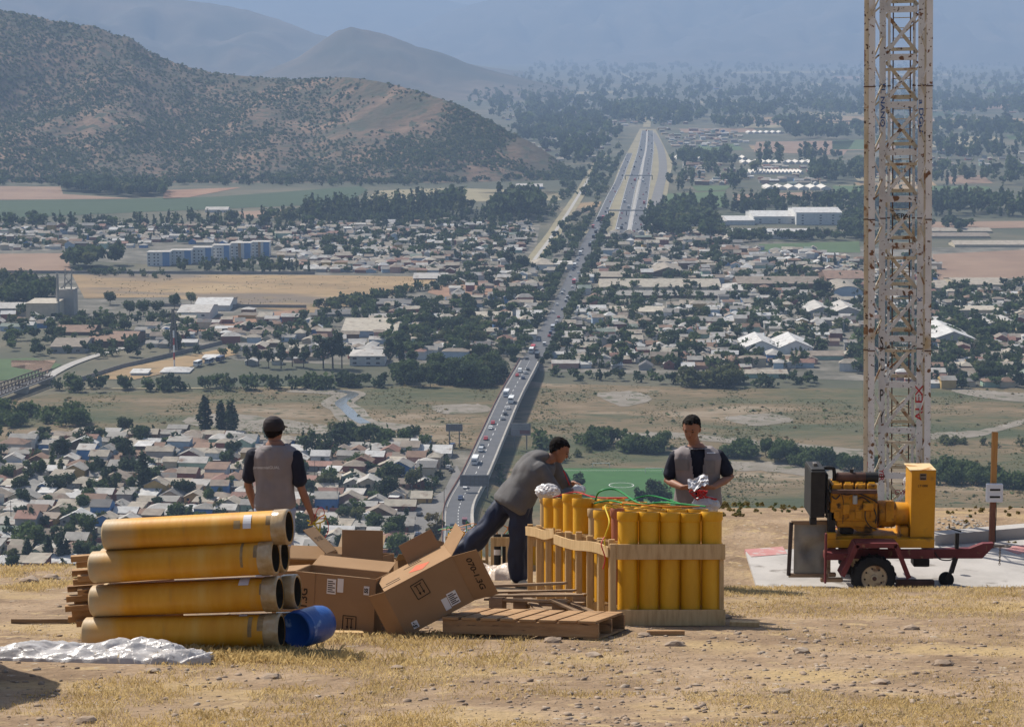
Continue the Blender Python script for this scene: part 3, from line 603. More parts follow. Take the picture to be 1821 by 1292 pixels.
# rail bridge at the left
t = empty("railway_bridge", (0, 0, 0), label="old brown girder railway bridge crossing at the left edge", cat="bridge"); P = [G(-80, 728, -181), G(84, 668, -181)]
M_rust = flatm("girder_rust", (.11, .08, .06))
for off in (-3, 3):
    A = strip_pts(P, off); m_ = MB(); m_.bar(A[0], A[1], .4, .8); m_.bar(A[0] + Vector((0, 0, 4)), A[1] + Vector((0, 0, 4)), .4, .6); n = 26
    for k in range(n):
        a, b = A[0].lerp(A[1], k / n), A[0].lerp(A[1], (k + 1) / n); m_.bar(a, a + Vector((0, 0, 4)), .3, .3); m_.bar(a, b + Vector((0, 0, 4)), .25, .25)
    m_.build("girder", M_rust, t)
mb = MB(); ribbon(mb, P, -3, 3); mb.build("track_deck", M_asph2, t)
mb = MB(); mb.bar(strip_pts(P, 5)[0], strip_pts(P, 5)[1], .5, .7); mb.build("walkway", M_conc, t)
for k in (.35, .7, .98): m_ = MB(); p = P[0].lerp(P[1], k); m_.bar(p + Vector((0, 0, -5)), p, 7, 5); m_.build("pier", M_cem, t)
# footbridges over the highway
for y, xa, xb, lab in ((316, 1112, 1160, "thin pedestrian footbridge across the highway, farther one"), (380, 1082, 1146, "thin pedestrian footbridge across the highway, nearer one")):
    a, b = G(xa, y + 4), G(xb, y + 4); t = empty("footbridge", (0, 0, 0), label=lab, cat="footbridge"); z = Vector((0, 0, 6))
    MB().bar(a + z, b + z, 2.5, 1.2).build("deck", M_sign, t)
    for q in (a, b, a.lerp(b, .5)): MB().bar(q, q + z, 1, 1).build("post", M_post, t)
# pylon and red-white mast
b = G(310, 652); s = F / b.y; t = empty("transmission_pylon", G(309, 628), label="dark lattice pylon rising above the gravel yard", cat="pylon"); h = 84 / s; m_ = MB()
for a in (-1, 1):
    for c in (-1, 1): m_.bar((a * 2.2, c * 2.2, 0), (a * .5, c * .5, h), .35, .35)
for k in range(9):
    z0, z1 = h * k / 9, h * (k + 1) / 9; w0, w1 = 2.2 - 1.7 * k / 9, 2.2 - 1.7 * (k + 1) / 9
    for c in (-1, 1): m_.bar((-w0, c * w0, z0), (w1, c * w1, z1), .2, .2); m_.bar((w0, c * w0, z0), (-w1, c * w1, z1), .2, .2); m_.bar((c * w0, -w0, z0), (c * w1, w1, z1), .2, .2)
m_.build("lattice", M_post, t)
for k in (.62, .76, .9): MB().bar((-4.5, 0, h * k), (4.5, 0, h * k), .4, .4).build("crossarm", M_post, t)
t = empty("striped_mast", b, label="red and white striped mast on the white-roofed depot", cat="mast"); h = 66 / s
M_red = flatm("mast_red", (.35, .06, .05))
for k in range(5): MB().lathe([(.5, h * k / 5), (.45, h * (k + 1) / 5)], 8).build("mast_section", [M_post, M_red, M_line, M_red, M_line][k] if k else M_line, t)
pxb(232, 262, 668, 5, 12, 'shed', 2, 'white', 'silver tin', "small silver-roofed shed by the gravel yard"); pxb(285, 336, 664, 3, 18, 'hip', 6, 'white', 'silver tin', "white-roofed depot under the striped mast"); pxb(360, 385, 640, 4, 14, 'flat', 0, 'white', 'silver tin', "white flat canopy in the vehicle yard")
M_ywall = flatm("yard_wall_grey", (.24, .22, .2))
for (a, b_), lab in ((((130, 682), (215, 655)), "grey wall along the near side of the gravel yard"), (((215, 655), (395, 612)), "long grey boundary wall behind the gravel yard"), (((250, 545), (545, 548)), "dark wall along the red dirt strip"), (((0, 486), (560, 488)), "low wall edging the golden field")):
    p, q = G(*a), G(*b_); MB().bar(p + Vector((0, 0, 1.2)), q + Vector((0, 0, 1.2)), .3, 2.4).build("boundary_wall", M_ywall, label=lab, cat="wall")
# goals of the football pitch
for x, y, lab in ((1069, 833, "white football goal at the far end of the pitch"), (1163, 842, "white football goal by the right edge of the pitch")):
    g = MB(); b = G(x, y); g.bar((-3.7, 0, 0), (-3.7, 0, 2.5), .2, .2); g.bar((3.7, 0, 0), (3.7, 0, 2.5), .2, .2); g.bar((-3.7, 0, 2.5), (3.7, 0, 2.5), .2, .2)
    g.build("football_goal", M_line, label=lab, cat="goal").location = b
# ------------------------------------------------------------------ houses of the near suburb
ORD = "first second third fourth fifth sixth seventh eighth ninth tenth eleventh twelfth thirteenth fourteenth fifteenth sixteenth seventeenth eighteenth nineteenth".split()
TENS = {2: "twenty", 3: "thirty", 4: "forty", 5: "fifty", 6: "sixty", 7: "seventy", 8: "eighty", 9: "ninety"}
def ordinal(n):
    if n <= 19: return ORD[n - 1]
    t, u = divmod(n, 10)
    return TENS[t][:-1] + "ieth" if u == 0 else TENS[t] + "-" + ORD[u - 1]
def wpick(L, r=rng): return r.choices(L, [x[2] for x in L])[0]
ZA = [(-40, 782), (150, 772), (330, 768), (470, 786), (560, 790), (640, 800), (745, 786), (796, 800), (775, 850), (735, 895), (728, 985), (560, 1010), (-40, 1025)]
HOUSES = []; used = set()
def unique_look(y, tries=60):
    for _ in range(tries):
        r_, w_ = wpick(ROOFS)[0], wpick(WALLS)[0]; rt = rng.choices(['gx', 'gy', 'shed', 'hip'], [4, 2, 3, 2])[0]; st = rng.choices(['single-storey', 'two-storey'], [5, 1])[0]
        if (r_, w_, rt, st) not in used: used.add((r_, w_, rt, st)); return r_, w_, rt, st
    return None
RTN = {'gx': 'gable', 'gy': 'front-gabled', 'shed': 'lean-to', 'hip': 'hip'}
def place_of(px, py):
    if px > 690: return "beside the slip street"
    if px > 520: return "right of the capped man"
    if py < 830: return "near the riverbank"
    if px < 130: return "near the left edge"
    if py > 925: return "at the foot of the slope"
    return "in the near suburb"
def add_house(p, w, d, look, rz, h=None, win=True):
    rf, wl, rt, st = look; h = h or (2.5 if st == 'single-storey' else 5.0); px, py = PX(p)
    lab = f"{st} house with {wl} walls and {rf} {RTN[rt]} roof {place_of(px, py)}".replace("brown timber", "brown").replace("single-storey", "low").replace("two-storey", "tall").replace("near the left edge", "at the left edge").replace("front-gabled", "gable-fronted")
    if len(lab.replace('-', ' ').split()) > 16: lab = lab.replace('at the foot of the slope', 'near the slope foot').replace('right of the capped man', 'beyond the capped man')
    rh = {'gx': d * .22, 'gy': w * .24, 'shed': d * .13, 'hip': d * .22}[rt]
    wins = (3 if w > 8 else 2) if (win and py > 800) else 0
    b = building("house", p, rz, w, d, h, rt, rh, MW[wl], MR[rf], wins, label=lab, cat="house", group="houses of the near suburb")
    HOUSES.append((p, f"{wl} {'low' if st[0] == 's' else 'tall'} house with {rf} {RTN[rt]} roof", b)); BLOCK.append((p.x, p.y, min(w, d) * .5))
SPECIAL = [(276, 884, 9, 9, ('tan', 'ochre yellow', 'gy', 'two-storey')), (255, 790, 13, 8, ('tan', 'brown timber', 'gx', 'two-storey')), (22, 836, 8, 7, ('pale grey', 'white', 'gy', 'two-storey')), (750, 896, 8, 9, ('cream', 'ochre yellow', 'gx', 'single-storey')),
           (390, 884, 7, 7, ('dusty brown', 'bright blue', 'gx', 'two-storey')), (120, 828, 8, 9, ('pale grey', 'grey', 'gy', 'single-storey')), (775, 815, 14, 12, ('silver tin', 'white', 'gx', 'single-storey')), (695, 945, 17, 11, ('ash grey', 'grey', 'gx', 'single-storey')),
           (712, 910, 12, 8, ('cream', 'brick red', 'gx', 'single-storey')), (580, 880, 9, 8, ('cream', 'white', 'gx', 'single-storey')), (570, 830, 8, 8, ('silver tin', 'white', 'gx', 'two-storey')), (630, 870, 8, 11, ('pale grey', 'grey', 'gy', 'single-storey')), (655, 880, 9, 10, ('pale grey', 'cream', 'gy', 'two-storey')),
           (702, 870, 12, 7, ('dusty brown', 'salmon pink', 'gx', 'single-storey')), (130, 895, 6, 6, ('silver tin', 'salmon pink', 'gx', 'single-storey')), (700, 968, 9, 9, ('brick red', 'cream', 'hip', 'single-storey')), (585, 862, 9, 7, ('tan', 'mint green', 'shed', 'single-storey')), (75, 975, 12, 8, ('dusty brown', 'white', 'hip', 'two-storey')),
           (560, 925, 8, 8, ('rust brown', 'white', 'hip', 'single-storey')), (580, 908, 9, 9, ('ash grey', 'bright blue', 'gx', 'two-storey')), (200, 865, 13, 12, ('dusty brown', 'cream', 'gy', 'single-storey'))]
for x, y, w, d, look in SPECIAL:
    used.add(look); add_house(G(x, y) + Vector((0, d / 2, 0)), w, d, look, rng.uniform(-.06, .06))
ang = R(-7); ca, sa = math.cos(ang), math.sin(ang); cands = []
y0 = G(0, 1020).y; y1 = G(0, 765).y; rowi = 0; v = 0.0
while v < y1 - y0 + 40:
    u = -260.0
    rowgap = 10.2 if rowi % 2 == 0 else 13.5
    while u < 60:
        w = rng.choice([6, 7, 7.5, 8, 8, 9, 10, 12]); d = rng.uniform(6, 9.5)
        x_, y_ = u + w / 2, v + rng.uniform(-.8, .8); p = Vector((x_ * ca - y_ * sa, y0 - 20 + x_ * sa + y_ * ca, VZ))
        u += w + rng.uniform(.3, 2.2) + (5 if rng.random() < .06 else 0)
        px, py = PX(p)
        if inpoly(px, py, ZA) and not blocked(p, 4.2) and rng.random() > .07: cands.append((p, w, d))
    v += rowgap; rowi += 1
cands.sort(key=lambda c: c[0].y); REST = []
for p, w, d in cands:
    px, py = PX(p)
    if 148 < px < 520 and py > 935: continue            # wholly behind the stacked pipes
    if len(HOUSES) < 285:
        lk = unique_look(py)
        if lk: add_house(p, w, d, lk, ang + rng.uniform(-.05, .05)); continue
    REST.append((p, w, d, ang))
# ------------------------------------------------------------------ the far town: one mass of small houses
ZH = [([(1010, 425), (1300, 430), (1310, 470), (1530, 470), (1530, 560), (1440, 660), (1000, 655), (1000, 600)], 620), ([(1300, 440), (1460, 452), (1530, 470), (1500, 500), (1300, 470)], 90), ([(1655, 520), (1830, 500), (1830, 690), (1660, 690), (1500, 660), (1530, 600)], 240), ([(1525, 470), (1660, 460), (1660, 670), (1525, 660)], 130),
      ([(0, 405), (250, 402), (270, 440), (0, 446)], 120), ([(180, 405), (560, 400), (940, 395), (950, 430), (900, 470), (560, 462), (480, 440), (250, 430)], 420), ([(480, 455), (800, 462), (810, 486), (560, 484)], 330), ([(820, 480), (950, 470), (1000, 470), (960, 560), (920, 640), (700, 640), (640, 560), (800, 540)], 240),
      ([(400, 600), (620, 600), (700, 640), (430, 650)], 50), ([(230, 590), (440, 560), (560, 560), (580, 600), (260, 620)], 70), ([(0, 590), (90, 590), (70, 560), (0, 560)], 14), ([(900, 300), (1060, 280), (1100, 235), (1000, 230), (940, 240)], 60), ([(1170, 230), (1320, 235), (1330, 262), (1200, 262)], 60),
      ([(1200, 290), (1480, 300), (1480, 330), (1230, 330)], 60), ([(1655, 260), (1830, 270), (1830, 300), (1655, 300)], 20), ([(880, 180), (1250, 180), (1240, 225), (900, 225)], 110), ([(1260, 150), (1830, 140), (1830, 205), (1260, 205)], 60), ([(1150, 400), (1300, 425), (1310, 440), (1060, 425)], 60), ([(100, 1000), (0, 1010), (0, 1000)], 1)]
mb = MB()
def fast_house(p, w, d, h, rh, rz, rm, wm, hip):
    c, s = math.cos(rz), math.sin(rz); a, b = w / 2, d / 2; e = .5
    def q(x, y, z): return (p.x + x * c - y * s, p.y + x * s + y * c, p.z + z)
    r = a + e if not hip else max(.3, a - b)
    vs = [q(-a, -b, 0), q(a, -b, 0), q(a, b, 0), q(-a, b, 0), q(-a, -b, h), q(a, -b, h), q(a, b, h), q(-a, b, h), q(-a - e, -b - e, h - .1), q(a + e, -b - e, h - .1), q(a + e, b + e, h - .1), q(-a - e, b + e, h - .1), q(-r, 0, h + rh), q(r, 0, h + rh)]
    base = len(mb.v); mb.v += vs
    fs = [((0, 1, 5, 4), wm), ((1, 2, 6, 5), wm), ((2, 3, 7, 6), wm), ((3, 0, 4, 7), wm), ((8, 9, 13, 12), rm), ((10, 11, 12, 13), rm), ((9, 10, 13), rm if hip else wm), ((11, 8, 12), rm if hip else wm)]
    for f, m in fs: mb.f.append(tuple(base + i for i in f)); mb.m.append(m)
rl = [MR[n] for n, c, w in ROOFS]; wl_ = [MW[n] for n, c, w in WALLS]
occ = {}
def free(p, d):
    k = (int(p.x // 12), int(p.y // 12))
    for i in (-1, 0, 1):
        for j in (-1, 0, 1):
            for q in occ.get((k[0] + i, k[1] + j), ()):
                if (q - p).length < d: return False
    occ.setdefault(k, []).append(p); return True
for P, n in ZH:
    for x, y in sample(P, int(n * 1.7)):
        p = G(x, y)
        if near_road(p, 6) or blocked(p, 4) or not free(p, 7.4): continue
        w = rng.choice([6, 7, 8, 8, 9, 11, 15]) * (1.25 if y < 330 else 1)
        fast_house(p, w, rng.uniform(5.5, 8.5), rng.choice([2.4, 2.6, 2.8, 3.2, 5]), rng.uniform(1.0, 2.3), rng.choice([0, .1, -.1, 1.5]) + rng.uniform(-.08, .08), rng.choices(range(10), [w_[2] for w_ in ROOFS])[0], 10 + rng.choices(range(10), [w_[2] for w_ in WALLS])[0], rng.random() < .3)
for p, w, d, a in REST: fast_house(p, w, d, 2.6, 1.4, a, rng.choices(range(10), [w_[2] for w_ in ROOFS])[0], 10 + rng.choices(range(10), [w_[2] for w_ in WALLS])[0], rng.random() < .3)
mb.build("distant_houses", rl + wl_, label="mass of small tin-roofed houses spread over the far town", cat="houses", kind="stuff")
# sheds, lean-tos and fence runs crowded into the yards
mb = MB(); r3 = random.Random(21); k = 0
while k < 620:
    p, nm_, b_ = r3.choice(HOUSES); a = r3.uniform(0, 6.28); q = p + Vector((math.cos(a) * r3.uniform(5, 8.5), math.sin(a) * r3.uniform(4.5, 8), 0)); k += 1
    if not inpoly(*PX(q), ZA): continue
    rz = Matrix.Rotation(-.12 + r3.uniform(-.1, .1) + (1.57 if r3.random() < .4 else 0), 3, 'Z')
    if r3.random() < .5: mb.box(q + Vector((0, 0, .9)), (r3.uniform(4, 9), .15, 1.8), r3.choice([1, 2, 2, 3]), rz)
    else: h = r3.uniform(1.9, 2.5); w, d = r3.uniform(2, 4), r3.uniform(2, 4); mb.box(q + Vector((0, 0, h / 2)), (w, d, h), r3.choice([1, 2, 3]), rz); mb.box(q + Vector((0, 0, h + .08)), (w + .5, d + .5, .12), r3.choice([0, 0, 4, 5]), rz)
mb.build("yard_clutter", [MR['ash grey'], MW['brown timber'], MW['grey'], MW['brick red'], MR['rust brown'], MR['silver tin']], label="crowded sheds and fences in the yards of the near suburb", cat="yard sheds", kind="stuff")
# ------------------------------------------------------------------ trees: measured ones, then zones
for x, y, hp, kind, col, pl in [(366, 772, 68, 'poplar', 'deep green', "left one of the poplar clump on the near riverbank"), (394, 774, 62, 'poplar', 'deep green', "middle one of the poplar clump on the near riverbank"), (412, 776, 66, 'poplar', 'dark green', "right one of the poplar clump on the near riverbank"),
     (255, 880, 78, 'poplar', 'deep green', "tall double poplar behind the ochre yellow house"), (190, 880, 52, 'cypress', 'deep green', "dark pointed conifer left of the ochre yellow house"), (225, 826, 56, 'gum', 'deep green', "tall tree behind the pointed conifer"), (55, 862, 46, 'gum', 'dark green', "big loose tree near the left edge"),
     (98, 878, 40, 'round', 'deep green', "broad dark tree left of the pointed conifer"), (118, 872, 36, 'round', 'deep green', "second broad dark tree left of the pointed conifer"), (108, 818, 48, 'round', 'deep green', "large tree over the upper left roofs"), (150, 800, 44, 'gum', 'deep green', "tall dark tree over the upper roofs"),
     (45, 1003, 36, 'poplar', 'deep green', "thin poplar at the left end of the foot-of-slope row"), (50, 1003, 48, 'poplar', 'deep green', "second thin poplar of the foot-of-slope row"), (86, 1003, 52, 'poplar', 'deep green', "third and widest poplar of the foot-of-slope row"), (110, 1003, 48, 'poplar', 'deep green', "fourth poplar of the foot-of-slope row"), (118, 1002, 44, 'poplar', 'deep green', "fifth poplar of the foot-of-slope row"),
     (545, 815, 60, 'gum', 'dark green', "tall tree just right of the man in the cap"), (598, 795, 50, 'gum', 'deep green', "tall poplar-like tree right of the man in the cap"), (612, 795, 46, 'poplar', 'dark green', "slim tree right of the tall riverside ones"), (580, 800, 40, 'round', 'deep green', "dark tree among the riverside ones"),
     (700, 858, 42, 'round', 'deep green', "dark tree in the middle of the roofs left of the bridge"), (688, 852, 34, 'round', 'dark green', "tree left of the dark one among the roofs"), (610, 930, 34, 'round', 'dark green', "round tree by the side street"), (775, 970, 60, 'gum', 'dry yellowish', "dry yellowish tree standing between slip street and bridge road"), (770, 968, 30, 'bush', 'dry yellowish', "dry bush under the yellowish tree"),
     (1025, 880, 45, 'gum', 'deep green', "dark tree at the left of the football pitch"), (1140, 905, 44, 'gum', 'deep green', "left tree of the pair before the pitch"), (1158, 907, 55, 'gum', 'deep green', "right tree of the pair before the pitch"), (1172, 905, 50, 'round', 'dark green', "tree at the man's elbow before the pitch"),
     (575, 655, 62, 'gum', 'dark green', "tall gum tree left of the white hall"), (592, 655, 78, 'gum', 'deep green', "tallest gum tree left of the white hall"), (608, 655, 66, 'gum', 'dark green', "gum tree at the white hall's corner"), (440, 650, 38, 'gum', 'dark green', "leftmost gum tree of the yard row"), (460, 652, 42, 'gum', 'dark green', "second gum tree of the yard row"), (478, 655, 45, 'gum', 'dark green', "third gum tree of the yard row"),
     (500, 655, 48, 'gum', 'dark green', "fourth gum tree of the yard row"), (520, 652, 50, 'gum', 'dark green', "fifth gum tree of the yard row"), (540, 655, 46, 'gum', 'dark green', "sixth gum tree of the yard row"), (692, 655, 58, 'gum', 'deep green', "tall tree right of the white hall"), (714, 655, 52, 'poplar', 'deep green', "slim tree right of the white hall"), (196, 542, 26, 'round', 'dark green', "single round tree in the golden field edge"),
     (310, 550, 34, 'round', 'dark green', "tall rounded tree by the white warehouse"), (230, 560, 30, 'round', 'dark green', "rounded tree over the red roofs"), (255, 562, 32, 'round', 'dark green', "second rounded tree over the red roofs"), (280, 560, 28, 'round', 'dark green', "third rounded tree over the red roofs"), (340, 540, 24, 'round', 'olive green', "olive tree behind the white warehouse"),
     (192, 588, 26, 'round', 'deep green', "tree in front of the rust sheds"), (225, 588, 22, 'round', 'deep green', "tree right of the rust sheds"), (136, 578, 20, 'round', 'dark green', "tree below the silo tower"), (310, 620, 60, 'cypress', 'deep green', "dark conifer under the lattice pylon"), (905, 478, 40, 'gum', 'deep green', "tall dark tree left of the school"), (930, 480, 30, 'round', 'deep green', "dark tree beside the school"),
     (712, 540, 34, 'palm', 'dark green', "palm by the dark sheds"), (836, 618, 40, 'palm', 'dark green', "palm in the avenue gardens"), (838, 560, 34, 'palm', 'dark green', "palm behind the long cream shed"), (902, 635, 42, 'gum', 'deep green', "dark tree beside the blank-walled building"), (1190, 612, 30, 'round', 'dark green', "dark tree beside the ribbed shed"), (1412, 500, 36, 'cypress', 'deep green', "dark conifer behind the long brown mill"), (1462, 530, 40, 'round', 'deep green', "dark tree left of the arched hangar"),
     (1484, 480, 30, 'cypress', 'deep green', "pointed conifer behind the arched hangar"), (1460, 478, 26, 'cypress', 'deep green', "left pointed conifer behind the hangar"), (806, 386, 40, 'gum', 'deep green', "big dark tree in the far plain by the pale field"), (1145, 590, 26, 'round', 'dark green', "rounded tree right of the avenue")]:
    addtree(G(x, y), hp * G(x, y).y / F, kind, col, pl, wide=(1.75 if kind == 'poplar' and y > 740 else 1.3 if y > 740 else 1.1), keep=True)
def zone(P, n, kinds, h0, h1, place, colw=None, gap=3, roads=True):
    pl_block = place is not None
    for x, y in sample(P, n):
        p = G(x, y)
        if roads and (near_road(p, 2) or (pl_block and blocked(p, .5))): continue
        kd = rng.choice(kinds); addtree(p, rng.uniform(h0, h1), kd, colw or wcol(), place)
zone(ZA, 250, ['round', 'round', 'round', 'gum', 'bush', 'round', 'poplar'], 5, 10.5, None)
zone([(590, 800), (660, 795), (745, 790), (740, 780), (600, 772)], 26, ['bush', 'round'], 5, 9, "near riverbank thicket left of the bridge")
zone([(540, 800), (640, 800), (640, 815), (540, 830)], 16, ['round', 'gum'], 6, 10, "riverbank wood right of the capped man")
zone([(-20, 735), (60, 738), (160, 745), (155, 758), (-20, 765)], 26, ['bush', 'bush', 'round'], 6, 10, "green thicket on the near riverbank at left", 'mid green')
zone([(85, 690), (340, 686), (560, 684), (690, 682), (690, 692), (340, 698), (90, 698)], 60, ['bush', 'round'], 6, 10, "far riverbank hedge left of the bridge")
zone([(700, 668), (890, 660), (895, 688), (720, 690)], 46, ['round', 'bush', 'round'], 9, 15, "riverside wood left of the bridge")
zone([(720, 660), (690, 570), (830, 560), (880, 590), (860, 660)], 30, ['round'], 8, 13, "dark wood between the sheds")
zone([(985, 668), (1500, 680), (1500, 692), (990, 680)], 34, ['bush', 'round'], 4, 8, "far riverbank hedge right of the bridge")
zone([(1240, 680), (1320, 680), (1320, 692), (1200, 690)], 14, ['round', 'bush'], 8, 13, "big riverside trees right of the bridge", 'olive green')
zone([(1040, 785), (1185, 795), (1190, 808), (1090, 806), (1050, 800)], 26, ['bush', 'bush', 'round'], 6, 10, "green belt behind the football pitch", 'mid green')
zone([(950, 780), (1050, 790), (1050, 800), (960, 800)], 8, ['bush'], 5, 8, "bushes right of the bridge", 'mid green')
zone([(1270, 798), (1420, 815), (1560, 835), (1560, 850), (1430, 832), (1270, 815)], 46, ['bush', 'bush', 'round'], 6, 10, "green belt right of the vested man", 'mid green')
zone([(1640, 835), (1830, 848), (1830, 870), (1640, 862)], 24, ['bush', 'bush'], 6, 10, "green belt right of the tower", 'mid green')
zone([(1560, 775), (1830, 790), (1830, 800), (1660, 790)], 14, ['bush'], 3, 5, "low bushes on the river bed at right", 'olive green')
zone([(745, 900), (800, 800), (810, 800), (770, 880)], 10, ['bush', 'round'], 3, 6, "greenery between slip street and bridge")
zone([(850, 850), (900, 800), (960, 860), (850, 960)], 16, ['bush', 'round'], 3, 6, "bank right of the bridge", 'mid green')
zone([(705, 985), (770, 975), (770, 995), (700, 995)], 10, ['bush'], 3, 5, "bright bushes at the foot of the hill", 'mid green')
zone([(1050, 808), (1060, 800), (960, 830), (900, 850)], 8, ['bush'], 3, 5, "bushes beside the pitch", 'olive green')
n_avail = len(TREES)
# far zones (always part of the mass)
def street_row(L_, off, n, jit=2):
    ys_ = [q.y for q in L_]; xs_ = [q.x for q in L_]
    for k in range(n):
        y = ys_[0] + (ys_[-1] - ys_[0]) * (k + rng.random() * .6) / n; addtree(Vector((float(np.interp(y, ys_, xs_)) + off + rng.uniform(-jit, jit), y, VZ)), rng.uniform(6, 10), 'round', wcol(), None)
FAR0 = len(TREES)
street_row(AVE, -10, 80); street_row(AVE, 10, 80); street_row(SERV, -12, 30)
for P, n, kinds, h0, h1 in [(ZH[0][0], 900, ['round', 'round', 'gum', 'bush', 'cypress'], 5, 10), (ZH[2][0], 420, ['round', 'round', 'gum', 'bush'], 5, 11), (ZH[3][0], 200, ['round', 'round', 'gum', 'bush'], 5, 11), (ZH[5][0], 560, ['round', 'round', 'gum', 'cypress'], 5, 11), (ZH[7][0], 230, ['round', 'round', 'gum'], 5, 11), (ZH[4][0], 120, ['round', 'round', 'gum'], 5, 10),
     ([(480, 455), (800, 462), (810, 486), (560, 484)], 60, ['round'], 3, 6), ([(-20, 395), (200, 398), (300, 395), (640, 372), (720, 365), (960, 380), (950, 400), (560, 404), (-20, 408)], 300, ['gum', 'round', 'cypress', 'poplar'], 9, 16), ([(108, 326), (295, 340), (295, 350), (240, 352), (110, 340)], 260, ['gum', 'round'], 15, 20), ([(-20, 318), (100, 322), (420, 320), (690, 322), (980, 318), (1040, 305), (1040, 318), (690, 332), (420, 330), (-20, 330)], 340, ['round', 'bush', 'gum'], 6, 12),
     ([(540, 380), (640, 372), (790, 368), (790, 390), (540, 396)], 150, ['cypress', 'poplar', 'cypress'], 15, 26), ([(888, 372), (958, 368), (960, 394), (884, 394)], 70, ['gum', 'round'], 22, 32), ([(785, 372), (820, 370), (820, 392), (785, 392)], 14, ['gum'], 24, 34), ([(120, 470), (178, 468), (178, 478), (120, 480)], 22, ['round'], 14, 20), ([(198, 470), (212, 470), (212, 478), (198, 478)], 7, ['gum'], 16, 22), ([(318, 478), (480, 476), (565, 484), (480, 488), (320, 486)], 80, ['gum', 'gum', 'poplar'], 6, 13), ([(0, 560), (300, 562), (440, 640), (180, 640), (0, 630)], 120, ['round', 'round', 'bush'], 5, 10), ([(0, 500), (95, 510), (95, 530), (0, 540)], 70, ['round', 'gum'], 8, 14), ([(140, 478), (320, 490), (300, 498), (130, 488)], 40, ['bush', 'round'], 3, 6), ([(0, 535), (40, 530), (95, 520), (95, 535), (0, 550)], 50, ['round', 'gum'], 9, 16),
     ([(560, 545), (720, 520), (800, 500), (880, 478), (880, 488), (760, 520), (600, 556)], 90, ['bush', 'round'], 5, 9), ([(700, 640), (640, 560), (700, 545), (840, 545), (860, 600)], 80, ['round', 'round', 'palm'], 7, 12), ([(1150, 425), (1150, 380), (1215, 370), (1280, 412), (1290, 428)], 100, ['round', 'gum'], 12, 22), ([(1290, 420), (1450, 425), (1540, 420), (1540, 428), (1300, 432)], 80, ['round'], 7, 12), ([(1500, 395), (1540, 385), (1540, 425), (1500, 425)], 40, ['gum', 'round'], 14, 22), ([(1210, 370), (1540, 355), (1540, 380), (1240, 388)], 80, ['gum', 'cypress', 'round'], 14, 24),
     ([(1540, 362), (1840, 362), (1840, 388), (1540, 384)], 126, ['gum', 'poplar', 'round'], 14, 26), ([(1540, 395), (1700, 395), (1780, 412), (1540, 440)], 42, ['round'], 9, 14), ([(1540, 300), (1840, 300), (1840, 330), (1540, 330)], 78, ['gum', 'round', 'poplar'], 14, 26), ([(1560, 258), (1840, 246), (1840, 285), (1560, 285)], 84, ['gum', 'round', 'poplar'], 16, 30), ([(1440, 308), (1540, 300), (1540, 328), (1440, 325)], 60, ['gum', 'round'], 16, 26), ([(1345, 285), (1500, 283), (1500, 294), (1345, 294)], 15, ['poplar'], 24, 34), ([(1210, 280), (1310, 276), (1310, 294), (1210, 294)], 42, ['round', 'gum'], 14, 24),
     ([(1395, 235), (1540, 232), (1540, 250), (1395, 248)], 66, ['round', 'gum'], 20, 30), ([(1540, 225), (1840, 222), (1840, 245), (1540, 245)], 96, ['round', 'gum'], 20, 32), ([(1265, 222), (1500, 216), (1500, 228), (1280, 232)], 72, ['round', 'gum'], 18, 28), ([(1200, 300), (1345, 300), (1345, 340), (1200, 340)], 36, ['round', 'gum', 'poplar'], 12, 24), ([(900, 235), (1060, 230), (1110, 240), (1060, 275), (1030, 305), (960, 262)], 144, ['round', 'gum'], 14, 28), ([(1055, 285), (1100, 262), (1095, 300), (1070, 350), (1030, 350)], 54, ['round', 'bush'], 7, 14), ([(950, 400), (985, 352), (1000, 330), (1040, 300), (1020, 340), (970, 400)], 36, ['bush', 'round'], 6, 11),
     ([(1080, 195), (1260, 190), (1260, 215), (1190, 225), (1080, 215)], 156, ['gum', 'cypress', 'round'], 22, 38), ([(830, 185), (1080, 180), (1080, 232), (940, 236), (880, 210)], 180, ['gum', 'round'], 18, 34), ([(1260, 190), (1660, 178), (1660, 205), (1260, 212)], 240, ['gum', 'round'], 20, 34), ([(1655, 178), (1840, 178), (1840, 205), (1655, 205)], 120, ['gum', 'round'], 20, 34), ([(820, 165), (1840, 150), (1840, 176), (860, 184)], 420, ['gum', 'round'], 18, 34), ([(900, 132), (1840, 116), (1840, 150), (940, 164)], 420, ['round', 'gum'], 18, 36), ([(960, 112), (1840, 107), (1840, 118), (940, 130)], 300, ['round'], 20, 40),
     ([(1000, 400), (1060, 372), (1050, 400), (1020, 440), (960, 470)], 36, ['round'], 6, 12), ([(1345, 262), (1350, 262), (1500, 280), (1480, 284)], 12, ['round'], 9, 14), ([(1170, 330), (1200, 268), (1215, 268), (1190, 340)], 18, ['round'], 8, 14), ([(380, 600), (440, 590), (560, 560), (640, 560), (600, 600), (420, 612)], 54, ['round', 'bush'], 5, 9)]:
    for x, y in sample(P, n):
        p = G(x, y)
        if near_road(p, 3): continue
        addtree(p, rng.uniform(h0, h1), rng.choice(kinds), wcol(), None)
near = sorted(range(n_avail), key=lambda i: -TREES[i][0])[:292]; nearset = set(near)
cnt = {}; usedh = set()
def rel(p, q):
    (ax, ay), (bx, by) = PX(p), PX(q)
    if abs(ax - bx) > abs(ay - by) * 1.2: return "left of" if ax < bx else "right of"
    return "behind" if p.y > q.y else "in front of"
named = {}
